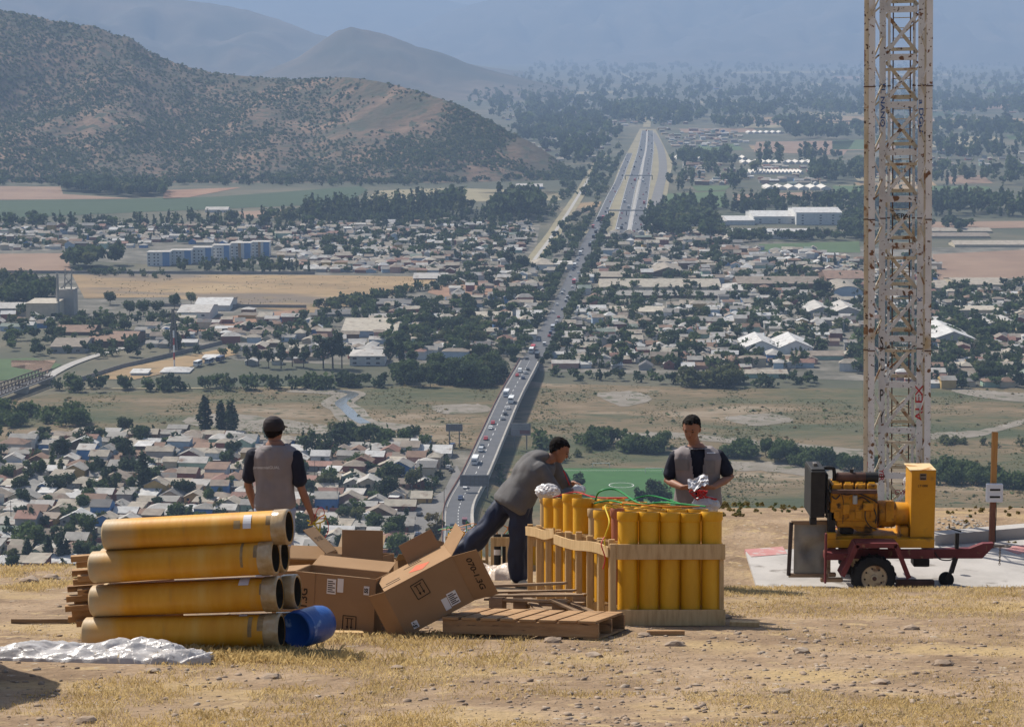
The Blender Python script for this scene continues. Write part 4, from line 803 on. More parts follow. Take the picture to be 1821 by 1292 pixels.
for i in sorted(near, key=lambda i: TREES[i][1].x):
    s_, p, h, kind, col, pl, wide = TREES[i]
    o = link(TN[kind], TRUNK[kind], loc=p); o.scale = (h * wide * rng.uniform(.88, 1.12), h * wide * rng.uniform(.88, 1.12), h); o.rotation_euler.z = rng.uniform(0, 6.28)
    link("crown", crown_mesh(kind, rng.randrange(3), col), o)
    if s_ > 200: lab = pl
    elif pl:
        cnt[(pl, col, kind)] = cnt.get((pl, col, kind), 0) + 1
        lab = f"{ordinal(cnt[(pl, col, kind)])} {TD[kind].replace('tall ', '').replace('slim ', '')} {col} {'shrub' if kind == 'bush' else 'tree'} of the {pl}"
    else:
        hs = sorted(HOUSES, key=lambda q: (q[0] - p).length)[:8]; lab = None
        for q in hs:
            L_ = f"{col} {TN[kind].replace('_', ' ').replace('broadleaf tree', 'tree')} {rel(p, q[0])} the {q[1]}"
            if L_ not in usedh: usedh.add(L_); lab = L_; break
    lab = " ".join(lab.split()[:16]) if lab else lab
    tag(o, lab, "tree" if kind != 'bush' else "bush", "trees and bushes of the near valley")
LC = list(M_leaf); acc = []; accm = []; tv = {}
for k in NQ:
    for v in range(4):
        rs = np.random.RandomState(v * 11 + len(k)); tv[(k, v)] = {n: crown_np(blobs_of(k, rs), n, s, rs) for n, s in ((70, .13 if k in ('round', 'bush') else .085), (26, .22 if k in ('round', 'bush') else .13))}
for i, (s_, p, h, kind, col, pl, wide) in enumerate(TREES):
    if i in nearset: continue
    n = 70 if p.y < 3000 else 26
    q = tv[(kind, rng.randrange(4))][n]; a = rng.uniform(0, 6.28); c, s = math.cos(a), math.sin(a)
    fx = h * rng.uniform(.85, 1.2); Q = q @ np.array([[c, s, 0], [-s, c, 0], [0, 0, 1]]) * (fx, fx, h) + (p.x, p.y, p.z - .02 * h)
    acc.append(Q); accm.append(np.full(n, LC.index(col)))
V = np.concatenate(acc); link("distant_trees", npmesh("distant_trees", V, quads(V), [M_leaf[c] for c in LC], np.concatenate(accm)), label="mass of small trees scattered through the far town and plain", cat="trees", kind="stuff")
# scrub on the hill and in the river bed
def scatter(name, pts, sizes, cols, nq, qs, label, seed=3, wd=1.0):
    rs = np.random.RandomState(seed); base = [crown_np(blobs_of('bush', rs), nq, qs, rs) for _ in range(6)]; A = []; Mi = []
    for p, s in zip(pts, sizes):
        A.append(base[rs.randint(6)] * (s * rs.uniform(.8, 1.3) * wd, s * rs.uniform(.8, 1.3) * wd, s) + np.asarray(p)); Mi.append(np.full(nq, rs.choice(len(cols))))
    V = np.concatenate(A); link(name, npmesh(name, V, quads(V), [M_leaf[c] for c in cols], np.concatenate(Mi)), label=label, cat="scrub", kind="stuff")
pts = []; sz = []
nxh, nvh = H1.shape[0], 70
for k in range(60000):
    i, j = rng.uniform(0, nxh - 2), rng.uniform(0, nvh + 4); a, b = int(i), int(j); fi, fj = i - a, j - b
    p = (H1[a, b] * (1 - fi) + H1[a + 1, b] * fi) * (1 - fj) + (H1[a, b + 1] * (1 - fi) + H1[a + 1, b + 1] * fi) * fj
    px = CX + F * p[0] / p[1]; dens = noise.noise(Vector((p[0] / 130, p[1] / 210, 4))) + .5 * noise.noise(Vector((p[0] / 45, p[1] / 70, 9)))
    if dens * .9 + .3 * sstep(520, 200, px) - .04 - .1 * sstep(560, 900, px) + rng.uniform(-.45, .45) > .06: pts.append((p[0], p[1], p[2] - .3)); sz.append(rng.uniform(1.1, 3.3) * (1.5 if rng.random() < .06 else 1))
scatter("hillside_scrub", pts, sz, ['dark green', 'deep green', 'dark green', 'olive green'], 7, .55, "dark scrub covering the dry brown hillside")
pts = []; sz = []
for x, y in sample([(-100, 735), (100, 700), (350, 692), (700, 688), (900, 672), (980, 682), (1300, 690), (1850, 695), (1850, 900), (1300, 900), (1000, 880), (840, 880), (850, 800), (560, 795), (300, 772), (-100, 785)], 34000):
    p = G(x, y)
    if noise.noise(Vector((p.x / 34, p.y / 60, 2))) + .5 * noise.noise(Vector((p.x / 11, p.y / 20, 5))) + rng.uniform(-.2, .2) < .07 or abs(p.x - float(np.interp(p.y, [q.y for q in BP], [q.x for q in BP]))) < 12 or (970 < x < 1245 and y > 828): continue
    pts.append((p.x, p.y, VZ + .1)); sz.append(rng.uniform(.14, .45) * (2.4 if rng.random() < .04 else 1))
scatter("river_scrub", pts, sz, ['olive green', 'dry yellowish', 'dry yellowish', 'mid green', 'olive green'], 8, .6, "low scrub scattered over the dry river bed", 5, 1.7)
# ------------------------------------------------------------------ vehicles
def vm(n, c): return mat("paint_" + n, [tuple(x * .95 for x in c), c], 1, .35, spec=.5)
VC = {"white": vm("white", (.75, .75, .73)), "silver": vm("silver", (.45, .46, .47)), "red": vm("red", (.45, .03, .03)), "dark blue": vm("dark_blue", (.03, .05, .12)), "black": vm("black", (.02, .02, .022)), "pale blue": vm("pale_blue", (.3, .42, .5)), "maroon": vm("maroon", (.18, .05, .05))}
M_tyre = mat("tyre_rubber", [(.012, .012, .012), (.025, .025, .025)], 5, .9)
def car_mesh(kind, col):
    m = MB()
    if kind == 'car': pr = [(-2.1, .35), (2.1, .35), (2.1, .8), (1.0, .95), (.45, 1.42), (-1.2, 1.45), (-1.8, .95), (-2.1, .9)]; w = .85; gl_ = [(.93, .97), (.5, 1.36), (-1.15, 1.39), (-1.65, .98)]
    elif kind == 'van': pr = [(-2.4, .4), (2.4, .4), (2.4, 1.0), (1.9, 1.2), (1.4, 1.95), (-2.4, 2.0)]; w = .95; gl_ = [(1.8, 1.22), (1.38, 1.85), (-2.2, 1.88), (-2.2, 1.3)]
    else: pr = [(-4.5, .4), (4.5, .4), (4.6, 1.4), (4.3, 3.1), (-4.5, 3.1)]; w = 1.25; gl_ = [(4.3, 1.5), (4.1, 2.6), (-4.2, 2.6), (-4.2, 1.5)]
    m.prismx(pr, -w, w, 0); m.prismx(gl_, -w - .02, w + .02, 1)
    e = pr[-4] if kind == 'car' else None
    if kind == 'car': m.quad((-.75, 1.02, .99), (.75, 1.02, .99), (.7, .5, 1.4), (-.7, .5, 1.4), 1); m.quad((.75, -1.82, .98), (-.75, -1.82, .98), (-.7, -1.24, 1.42), (.7, -1.24, 1.42), 1)
    else:
        q = pr[-2], pr[-3]; y_ = pr[-1][0] - .02; z1 = pr[-1][1] - .3; m.quad((w * .85, y_, z1 - .8), (-w * .85, y_, z1 - .8), (-w * .85, y_, z1), (w * .85, y_, z1), 1); yf = 4.62 if kind == 'bus' else 1.92
        m.quad((-w * .85, yf, 1.5), (w * .85, yf, 1.5), (w * .85, yf - .3, z1), (-w * .85, yf - .3, z1), 1)
    L_ = {'car': 1.3, 'van': 1.5, 'bus': 2.8}[kind]; r_ = {'car': .33, 'van': .38, 'bus': .5}[kind]
    for sx in (-1, 1):
        for sy in (-1, 1): m.lathe([(0, -.1), (r_, -.1), (r_, .1), (0, .1)], 10, 2, Matrix.Translation((sx * (w - .08), sy * L_, r_)) @ Matrix.Rotation(math.pi / 2, 4, 'Y'))
    return m.mesh(kind, [VC[col], M_glassd, M_tyre])
CM = {}
def vehicle(kind, col, p, d, label, group):
    if (kind, col) not in CM: CM[(kind, col)] = car_mesh(kind, col)
    o = link({'car': 'car', 'van': 'van', 'bus': 'bus'}[kind], CM[(kind, col)], loc=p, label=label, cat=kind, group=group); o.rotation_euler = (0, 0, math.atan2(-d.x, d.y)); return o
def on(L_, y, lane, zoff):
    ys_ = [q.y for q in L_]; o_ = np.argsort(ys_); P = [L_[i] for i in o_]; ys_ = [q.y for q in P]
    i = min(max(1, int(np.searchsorted(ys_, y))), len(P) - 1); a, b = P[i - 1], P[i]; d = (b - a).normalized(); t = (y - a.y) / max(1e-6, b.y - a.y)
    p = a.lerp(b, t) + Vector((d.y, -d.x, 0)) * lane; p.z += zoff; return p, d
n = {}
for py, lane, kind, col in [(970, -1, 'car', 'pale blue'), (958, -2.5, 'van', 'white'), (950, 2.4, 'car', 'silver'), (938, -2.2, 'car', 'black'), (930, 2.4, 'van', 'maroon'), (888, -.6, 'car', 'dark blue'), (868, -1, 'car', 'white'), (824, -2.2, 'bus', 'white'), (803, -2, 'van', 'silver'), (796, -2.2, 'car', 'black'), (782, -2.2, 'car', 'red'), (763, -2.2, 'car', 'white'), (754, -2.2, 'car', 'red'), (746, 1.6, 'car', 'silver'), (738, 1.8, 'car', 'black'), (728, 2, 'car', 'white'), (716, 2, 'bus', 'white'), (704, -2, 'bus', 'white'), (672, 2, 'car', 'dark blue'), (667, -2, 'car', 'red'), (662, 2, 'car', 'silver'), (659, -1.8, 'van', 'white'), (655, 2, 'car', 'black')]:
    y = G(0, py, BZ).y; p, d = on(BP, y, lane, .1); n[(kind, col)] = n.get((kind, col), 0) + 1
    vehicle(kind, col, p, d if lane > 0 else -d, f"{col} {kind} on the river bridge, {ordinal(n[(kind, col)])} {col} {kind} from its near end", "vehicles on the bridge")
n = {}
for k in range(46):
    y = AVE[0].y + (AVE[-1].y - AVE[0].y) * (k / 46) ** 1.25 + rng.uniform(-4, 4); lane = rng.choice([-2.6, 2.6]); col = rng.choice(["white", "white", "silver", "black", "red", "dark blue", "white"]); kind = rng.choice(['car', 'car', 'car', 'van', 'bus'])
    p, d = on(AVE, y, lane, .06); n[(kind, col)] = n.get((kind, col), 0) + 1
    vehicle(kind, col, p, d, f"{col} {kind} on the tree-lined avenue, {ordinal(n[(kind, col)])} {col} {kind} from the bridge", "vehicles on the avenue")
n = {}
for L_, nm, cnt_ in ((HWL, "left highway carriageway", 34), (HWR, "right highway carriageway", 34), (SERV, "service road left of the highway", 16)):
    for k in range(cnt_):
        y = L_[0].y + (L_[-1].y - L_[0].y) * ((k + rng.random() * .7) / cnt_) ** 1.3; lane = rng.choice([-3, 0, 3]) if cnt_ > 20 else rng.choice([-2.3, 2.3]); col = rng.choice(["white", "white", "silver", "black", "red", "dark blue"]); kind = rng.choice(['car', 'car', 'car', 'van', 'bus'])
        p, d = on(L_, y, lane, .08); n[(nm, kind, col)] = n.get((nm, kind, col), 0) + 1
        vehicle(kind, col, p, d, f"{col} {kind} on the {nm}, {ordinal(n[(nm, kind, col)])} {col} {kind} along", "vehicles on the highway")
for x, y, kind, col, lab in [(798, 832, 'car', 'silver', "silver car parked on the slip street beside the bridge"), (803, 838, 'car', 'black', "dark car on the slip street near the billboard"), (746, 916, 'car', 'black', "dark car parked at the slip street's left edge"), (744, 952, 'car', 'dark blue', "dark blue car parked by the long grey building"), (640, 902, 'car', 'white', "white car in the side street near the blue house"), (560, 938, 'van', 'white', "white van in the side street beyond the wires"), (805, 795, 'van', 'dark blue', "blue van beside the bridge end"),
                             (352, 650, 'bus', 'white', "white bus parked in the vehicle yard, left"), (372, 646, 'bus', 'silver', "silver bus parked in the vehicle yard"), (392, 642, 'bus', 'dark blue', "dark bus parked in the vehicle yard")]:
    vehicle(kind, col, G(x, y, VZ + .5), Vector((.2, 1, 0)), lab, "parked vehicles")
# power poles of the suburb
M_wood = mat("pole_wood", [(.1, .08, .06), (.17, .14, .11)], 3, .9)
pm = MB(); pm.tube([(0, 0, 0), (0, 0, 9)], [.16, .1], 6); pm.bar((-1.1, 0, 8.4), (1.1, 0, 8.4), .14, .14); pm = pm.mesh("utility_pole", M_wood)
for x, y, lab in [(790, 905, "utility pole at the road fork left of the bridge"), (794, 940, "utility pole beside the bridge road near its end"), (768, 890, "utility pole left of the yellow house corner"), (745, 975, "utility pole by the slip street foot"), (672, 900, "utility pole among the roofs left of the slip street"), (748, 880, "utility pole behind the ochre house"), (600, 905, "utility pole by the side street"), (283, 850, "utility pole behind the tall double poplar"), (222, 900, "utility pole above the rust roofs"), (20, 930, "utility pole near the left edge"), (560, 855, "utility pole right of the man in the cap"), (160, 845, "utility pole among the upper roofs"), (980, 640, "street lamp pole at the far end of the bridge")]:
    link("utility_pole", pm, loc=G(x, y), label=lab, cat="pole", group="utility poles of the suburb")
pts = []; sz = []
for x, y in sample([(150, 492), (560, 492), (780, 494), (640, 538), (420, 542), (200, 528)], 900):
    p = G(x, y)
    if noise.noise(Vector((p.x / 60, p.y / 60, 7))) + rng.uniform(-.2, .2) > .05: pts.append((p.x, p.y, VZ + .2)); sz.append(rng.uniform(.2, .6))
scatter("field_scrub", pts, sz, ['dry yellowish', 'olive green', 'dark green'], 8, .6, "sparse dry scrub dotting the golden field", 7)
# ------------------------------------------------------------------ the hilltop ground
M_dirt = mat("hilltop_dirt", [(.18, .118, .07), (.26, .178, .108), (.33, .235, .15)], 1.1, .95, detail=14, sharp=(.36, .64), bump=1.0, bscale=9, bdist=.05,
             spots=[((.36, .255, .125), .7, .52, .16), ((.35, .25, .135), 4, .6, .06), ((.36, .3, .23), 9, .66, .03), ((.09, .065, .045), 14, .67, .03), ((.12, .085, .055), 40, .64, .04)])
def lin(a, b, n): return [a + (b - a) * i / (n - 1) for i in range(n)]
gx_ = [-500, -300, -180, -110, -70, -45, -30, -22, -16, -12] + lin(-9, 11, 230) + [12, 14, 17, 22, 30, 45, 70, 110, 180, 300, 500]
gy_ = [-30, -10, 0, 5, 8, 10] + lin(11, 30, 210) + lin(30.4, 45, 40) + [47, 50, 55, 62, 72, 90, 115, 150, 200, 260, 330, 420, 520]
V = np.array([[(x, y, zg(x, y)) for y in gy_] for x in gx_]); nx_, ny_ = V.shape[:2]
idx = np.arange(nx_ * ny_).reshape(nx_, ny_); Fc = np.stack([idx[:-1, :-1], idx[1:, :-1], idx[1:, 1:], idx[:-1, 1:]], -1).reshape(-1, 4)
link("ground", npmesh("ground", V.reshape(-1, 3), Fc, M_dirt, smooth=True), kind='structure')
# ------------------------------------------------------------------ things on the hilltop: materials
def objmat(name, cols, scale, rough=.6, **k): return mat(name, cols, scale, rough, coord='obj', **k)
M_wood1 = objmat("fresh_pine", [(.42, .26, .11), (.55, .37, .18), (.62, .43, .22)], 4, .75, stretch=(8, 8, 1), detail=8, bump=.15)
M_wood2 = objmat("pallet_wood", [(.24, .135, .065), (.36, .21, .1), (.42, .26, .13)], 3, .8, stretch=(1, 6, 6), detail=9, bump=.25, spots=((.12, .07, .04), 5, .62, .06))
M_wood3 = objmat("weathered_wood", [(.16, .11, .07), (.28, .19, .12), (.36, .26, .17)], 3, .85, stretch=(1, 6, 6), detail=9, bump=.25)
M_card = objmat("cardboard", [(.3, .185, .1), (.35, .22, .122)], 2.5, .8, detail=5, spec=.1, bump=.1, bscale=6, bdist=.004)
M_cardin = objmat("cardboard_inside", [(.4, .28, .17), (.46, .33, .21)], 2.5, .8, spec=.1)
M_ink = objmat("print_ink", [(.03, .022, .016), (.045, .03, .02)], 5, .8)
M_redink = objmat("red_ink", [(.5, .09, .04), (.6, .13, .06)], 5, .7)
M_paper = objmat("label_paper", [(.68, .66, .66), (.76, .74, .74)], 5, .6)
M_tape = objmat("parcel_tape", [(.3, .19, .08), (.44, .3, .15), (.52, .4, .24)], 9, .2, spec=.6, bump=.5, bscale=25, bdist=.006)
M_darkbrown = objmat("dark_brown", [(.02, .017, .013), (.06, .05, .035)], 6, .9)  # near-black brown for tube insides and one pipe mark
M_yel = objmat("yellow_mortar", [(.6, .275, .008), (.7, .35, .013), (.75, .42, .035)], 2.2, .5, spec=.35, stretch=(2, 2, .6), spots=[((.45, .24, .04), 3.5, .63, .12)], rand=.08, bump=.06, bscale=30)
M_tan = objmat("cardboard_mortar", [(.4, .26, .13), (.55, .4, .22)], 4, .75, stretch=(3, 3, .7), spots=((.5, .32, .06), 2, .55, .1))
M_redt = objmat("red_brown_mortar", [(.35, .1, .05), (.48, .19, .1)], 4, .6, stretch=(3, 3, .7))
M_black = objmat("black_plastic", [(.012, .012, .013), (.03, .03, .03)], 3, .5)
M_blue = objmat("blue_drum_plastic", [(.012, .06, .24), (.022, .1, .36)], 3, .35, spec=.5, spots=((.3, .42, .62), 5, .62, .06), bump=.5, bscale=6, bdist=.03)
M_wire = {c: objmat("wire_" + c, [v], 3, .5) for c, v in {"green": (.02, .25, .06), "red": (.5, .03, .03), "yellow": (.6, .45, .03), "orange": (.6, .2, .02)}.items()}
M_bag = mat("clear_film", [(.64, .61, .6), (.84, .82, .82)], 8, .28, spec=.45, bump=.6, bscale=22, bdist=.015, trans=.3)
N = M_bag.node_tree.nodes; L = M_bag.node_tree.links; tb = N.new("ShaderNodeBsdfTransparent"); ms = N.new("ShaderNodeMixShader"); ms.inputs[0].default_value = .14
L.new(N["Principled BSDF"].outputs[0], ms.inputs[1]); L.new(tb.outputs[0], ms.inputs[2]); L.new(ms.outputs[0], N["Material Output"].inputs[0])
M_bag2 = mat("brown_film", [(.5, .38, .28), (.75, .62, .5)], 8, .3, spec=.6, bump=.6, bscale=20, bdist=.02)
# fibreglass pipe with a dusty butt end
M_pipe = objmat("fibreglass_pipe", [(.56, .22, .008), (.67, .305, .02), (.71, .39, .075)], 1.6, .5, spec=.35, stretch=(.7, .7, 2.5), spots=[((.42, .22, .05), 2.2, .62, .14), ((.62, .38, .12), 1.1, .62, .14), ((.2, .12, .05), 5, .74, .06)], bump=.08, bscale=12)
N = M_pipe.node_tree.nodes; L = M_pipe.node_tree.links; b_ = N["Principled BSDF"]; old = b_.inputs["Base Color"].links[0].from_socket
tc = N.new("ShaderNodeTexCoord"); sx_ = N.new("ShaderNodeSeparateXYZ"); L.new(tc.outputs["Object"], sx_.inputs[0])
nz = N.new("ShaderNodeTexNoise"); nz.inputs["Scale"].default_value = 6; nz.inputs["Detail"].default_value = 6; L.new(tc.outputs["Object"], nz.inputs["Vector"])
ad = N.new("ShaderNodeMath"); ad.operation = 'MULTIPLY_ADD'; L.new(nz.outputs[0], ad.inputs[0]); ad.inputs[1].default_value = .3; L.new(sx_.outputs["Z"], ad.inputs[2])
mr = N.new("ShaderNodeMapRange"); mr.inputs[1].default_value = .2; mr.inputs[2].default_value = .42; mr.inputs[3].default_value = .85; mr.inputs[4].default_value = 0; L.new(ad.outputs[0], mr.inputs[0])
mx = N.new("ShaderNodeMix"); mx.data_type = 'RGBA'; L.new(mr.outputs[0], mx.inputs[0]); L.new(old, mx.inputs[6]); mx.inputs[7].default_value = (.47, .37, .23, 1); L.new(mx.outputs[2], b_.inputs["Base Color"])
GRAD = TILT
def tilt_at(rz=0): return (Matrix.Rotation(-TILT, 4, 'X') @ Matrix.Rotation(rz, 4, 'Z'))
def put(o, M): o.matrix_world = M; return o
def frame_from(z, up=Vector((0, -1, 0))):
    z = z.normalized(); x = up.cross(z).normalized(); y = z.cross(x); return Matrix((x, y, z)).transposed().to_4x4()
# ------------------------------------------------------------------ big pipes
def pipe(p0, p1, label, stickers):
    p0, p1 = Vector(p0), Vector(p1); L_ = (p1 - p0).length; r0, r1 = .116, .124
    o = empty("mortar_pipe", label=label, cat="pipe", group="large yellow mortar pipes in the stack"); put(o, Matrix.Translation(p0) @ frame_from(p1 - p0))
    t = L_ - .1
    MB().lathe([(0, 0), (r0 - .012, 0), (r0, .012), (r0 + .001, .3), (r1 - .002, t - .3), (r1, L_), (r1 - .016, L_), (r1 - .018, L_ - .9), (0, L_ - .9)], 48, mis=[0, 0, 0, 0, 0, 0, 1, 1]).build("tube", [M_pipe, M_darkbrown], o, 'all')
    o.children[0].data.set_sharp_from_angle(angle=R(35))
    MB().lathe([(r1 + .0005, t - .01), (r1 + .006, t), (r1 + .007, L_ - .02), (r1 + .004, L_ + .003), (r1 - .012, L_ + .003)], 48).build("tape_wrap", M_tape, o, 'all')
    for (h, a, w, hh, m) in stickers:
        mb = MB(); n = 6
        for k in range(n):
            a0, a1 = a - w / 2 + w * k / n, a - w / 2 + w * (k + 1) / n; rr = r1 + .0025
            mb.quad(*[(rr * math.cos(q), rr * math.sin(q), z) for q, z in ((a0, h), (a1, h), (a1, h + hh), (a0, h + hh))])
        mb.build("sticker", m, o)
    return o
M_smear = objmat("tape_residue", [(.2, .13, .06), (.42, .28, .12)], 14, .5)
PIPES = [((152, 1125), (500, 1121), 16.15, 15.95, "bottom pipe of the yellow stack, half hidden by plastic sheet", [(1.18, 0, .5, .06, M_paper), (1.26, 1.0, 1.3, .03, M_smear), (1.33, .5, 1.6, .05, M_smear)]), ((165, 1068), (497, 1055), 16.2, 16.0, "third pipe from the top with a small white label", [(1.14, .35, .75, .075, M_paper), (1.3, 1.0, .7, .05, M_smear)]),
         ((164, 1008), (490, 990), 16.2, 16.0, "second pipe from the top with brown tape smears", [(1.16, .9, 1.9, .02, M_smear), (1.26, .9, .8, .09, M_smear), (1.29, .1, .6, .03, M_darkbrown)]), ((188, 951), (514, 936), 16.25, 16.05, "top pipe of the yellow stack with a silver sticker", [(1.08, .9, .9, .06, M_paper), (1.25, .9, .6, .06, M_smear), (1.01, 1.1, .5, .05, M_smear)])]
for (x0, y0_), (x1, y1_), Y0, Y1, lab, st in PIPES: pipe(W(x0, y0_, Y0), W(x1, y1_, Y1), lab, st)
for k, ((x0, y0_), (x1, y1_)) in enumerate((((176, 1126), (517, 1118)), ((186, 1064), (529, 1051)), ((182, 1002), (506, 986)))):
    pipe(W(x0, y0_, 16.45), W(x1, y1_, 16.25), ["back-row bottom pipe showing only its open mouth by the blue drum", "back-row middle pipe showing its mouth above the blue drum", "back-row upper pipe showing its dark mouth edge"][k], [])
# timber ends behind the pipes
for k, (x, y, l) in enumerate([(138, 993, .5), (148, 1003, .42), (140, 1018, .5), (150, 1028, .45), (142, 1034, .48), (132, 1046, .55), (150, 1052, .4), (130, 1064, .55), (144, 1070, .46), (128, 1081, .56), (140, 1090, .5), (133, 1100, .5), (148, 1108, .4)]):
    a = W(x - 12, y, 16.7 + .05 * (k % 3)); b = MB().bar(a, a + Vector((.8, .12, .03)), .06, .045).build("timber_batten", M_wood2, bevel=.003, group="timber battens behind the pipe stack",
        label=f"{ordinal(k + 1)} timber batten end from the top, left of the pipes", cat="batten")
# blue drum
c = W(553, 1112, 16.2); ax = Vector((.5, .85, -.06)); o = empty("blue_drum", label="small blue plastic drum lying in front of the cartons", cat="drum"); put(o, Matrix.Translation(c - ax.normalized() * .2) @ frame_from(ax))
MB().lathe([(0, .02), (.118, .02), (.124, 0), (.136, .012), (.138, .06), (.139, .28), (.13, .34), (.1, .375), (.05, .39), (0, .392)], 40).build("body", M_blue, o, 'all')
MB().lathe([(.139, .04), (.142, .045), (.142, .065), (.139, .07)], 40).build("rim_band", M_blue, o, True)
# white crumpled sheet
def sheet(name, outline_c, half, m, label, amp, seed, n=(90, 24)):
    """crumpled film lying along the ground points OUTLINE_C with half widths HALF"""
    P = [Vector(p) for p in outline_c]; V = []; nx, ny = n
    for i in range(nx):
        t = i / (nx - 1) * (len(P) - 1); k = min(int(t), len(P) - 2); f = t - k; c = P[k].lerp(P[k + 1], f); h = half[k] * (1 - f) + half[k + 1] * f
        for j in range(ny):
            u = j / (ny - 1) * 2 - 1; x = c.x + .05 * noise.noise(Vector((i * .2, j * .3, seed))); y = c.y + u * h
            q = Vector((x * 2.4 + y * 1.2, y * 6 - x * .8, seed)); rid = abs(noise.noise(q)) * .7 + abs(noise.noise(q * 2.4)) * .22 + (1 - abs(noise.noise(q * 4.2)) * 1.6) * .06
            z = zg(x, y) + .006 + amp[0] * max(0, 1 - u * u) ** .7 * (rid + .35) * (.4 + .6 * h / max(half)) + amp[1] * (rid)
            V.append((x, y, z if abs(u) < .99 else zg(x, y) - .01))
    idx = np.arange(nx * ny).reshape(nx, ny); Fc = np.stack([idx[:-1, :-1], idx[1:, :-1], idx[1:, 1:], idx[:-1, 1:]], -1).reshape(-1, 4)
    o = link(name, npmesh(name, V, Fc, m, smooth=True), label=label, cat="sheet"); return o
sheet("plastic_sheet", [(W(-60, 1160, 16.2).x, 15.55, 0), (W(60, 1160, 16.1).x, 15.55, 0), (W(200, 1155, 15.7).x, 15.5, 0), (W(290, 1150, 15.6).x, 15.48, 0), (W(340, 1165, 15.4).x, 15.35, 0), (W(376, 1170, 15.2).x, 15.2, 0)], [.2, .2, .3, .34, .22, .05], M_bag, "crumpled clear plastic sheet lying in front of the pipes", (.17, .04), 3.0, (180, 60))
sheet("plastic_wrap", [(W(848, 1025, 23).x, 23.4, 0), (W(880, 1025, 23).x, 23.3, 0), (W(912, 1020, 23).x, 23.3, 0)], [.2, .3, .3], M_bag2, "brown plastic wrap on the ground behind the bent man", (.22, .04), 8.0, (40, 24))
# ------------------------------------------------------------------ cartons
def carton(M, L_, D, H, label, top_open=True, ends_open=False):
    o = empty("cardboard_box", label=label, cat="carton"); put(o, M); t = .006; mb = MB(); a, d = L_ / 2, D / 2
    mb.b2((-a, -d, 0), (a, -d + t, H)); mb.b2((-a, d - t, 0), (a, d, H))
    if ends_open: mb.b2((-a, -d + t, 0), (a, d - t, t)); mb.b2((-a, -d + t, H - t), (a, d - t, H))
    else: mb.b2((-a, -d + t, 0), (-a + t, d - t, H)); mb.b2((a - t, -d + t, 0), (a, d - t, H)); mb.b2((-a + t, -d + t, 0), (a - t, d - t, t))
    if not top_open and not ends_open: mb.b2((-a + t, -d + t, H - t), (a - t, d - t, H))
    mb.build("body", M_card, o, bevel=.002)
    return o
def flap(o, p, axis, out, w, l, m=M_card):
    p, axis, out = Vector(p), Vector(axis).normalized(), Vector(out).normalized(); n = axis.cross(out); mb = MB()
    c = p + out * l / 2; mb.box((0, 0, 0), (w - .006, l, .005)); f = mb.build("flap", m, o, bevel=.0015); f.matrix_local = Matrix.Translation(c) @ Matrix((axis, out, n)).transposed().to_4x4(); return f
def onface(name, o, cx, cz, w, h, m, D, lines=0):
    s = MB().b2((cx - w / 2, -D / 2 - .003, cz - h / 2), (cx + w / 2, -D / 2 + .001, cz + h / 2)).build(name, m, o)
    if lines:
        mb = MB()
        for k in range(lines):
            mb.b2((cx - w * .4, -D / 2 - .0045, cz + h * (.35 - .7 * k / max(1, lines - 1)) - .004), (cx + w * (.4 if k % 2 else .15), -D / 2 - .0025, cz + h * (.35 - .7 * k / max(1, lines - 1)) + .004))
        mb.build("print_lines", M_ink, s)
    return s
def ftext(o, body, cx, cz, size, D, rot=0, m=None, off=.0035):
    return text_obj("printed_text", body, size, Matrix.Translation((cx, -D / 2 - off, cz)) @ Matrix.Rotation(math.pi / 2, 4, 'X') @ Matrix.Rotation(rot, 4, 'Z'), m or M_ink, o, bold=.002)
def arrows(o, cx, cz, D, s, rot):
    mb = MB(); M = Matrix.Translation((cx, -D / 2 - .003, cz)) @ Matrix.Rotation(rot, 4, 'Y'); mb.M = M
    for a, b in (((-s, -s * 1.15), (s, -s * 1.15)), ((-s, s * 1.15), (s, s * 1.15)), ((-s, -s * 1.15), (-s, s * 1.15)), ((s, -s * 1.15), (s, s * 1.15)), ((-s * .6, -s * .8), (s * .6, -s * .8)), ((-s * .3, -s * .8), (-s * .3, s * .7)), ((s * .3, -s * .8), (s * .3, s * .7))):
        mb.bar((a[0], 0, a[1]), (b[0], 0, b[1]), .006, .003, up=(0, 1, 0))
    for x in (-.3, .3): mb.add([((x - .2) * s, 0, .35 * s), ((x + .2) * s, 0, .35 * s), (x * s, 0, .85 * s)], [(0, 1, 2)])
    mb.build("this_way_up_mark", M_ink, o)
# left carton
q_ = W(602, 1114, 17.5) + Vector((0, .16, 0)); q_.z = zg(q_.x, q_.y) + .004
M1 = Matrix.Translation(q_) @ Matrix.Rotation(R(-15), 4, 'Z') @ Matrix.Rotation(R(2), 4, 'Y') @ Matrix.Rotation(-TILT * .5, 4, 'X')
D1, H1_ = .36, .47; o = carton(M1, .68, D1, H1_, "upright brown carton with a 55 label, just behind the blue drum")
MB().b2((-.34, -D1 / 2 - .005, 0), (-.17, -D1 / 2, H1_)).build("folded_flap", M_card, o)
ftext(o, "1.3G", -.255, .26, .085, D1, R(90), off=.008); onface("shipping_label", o, -.03, .375, .075, .12, M_paper, D1, 6); onface("shipping_label", o, .045, .39, .05, .11, M_paper, D1)
s = onface("number_label", o, .265, .37, .045, .07, M_paper, D1); ftext(o, "55", .265, .37, .04, D1, R(90), off=.005); arrows(o, .135, .09, D1, .055, R(180))
flap(o, (0, D1 / 2, H1_), (1, 0, 0), (0, .9, .25), .66, .2); flap(o, (-.34, 0, H1_), (0, 1, 0), (-1, 0, -.15), D1, .2); flap(o, (0, -D1 / 2 + .008, H1_), (1, 0, 0), (0, .5, -.8), .58, .16, M_redink if False else M_cardin)
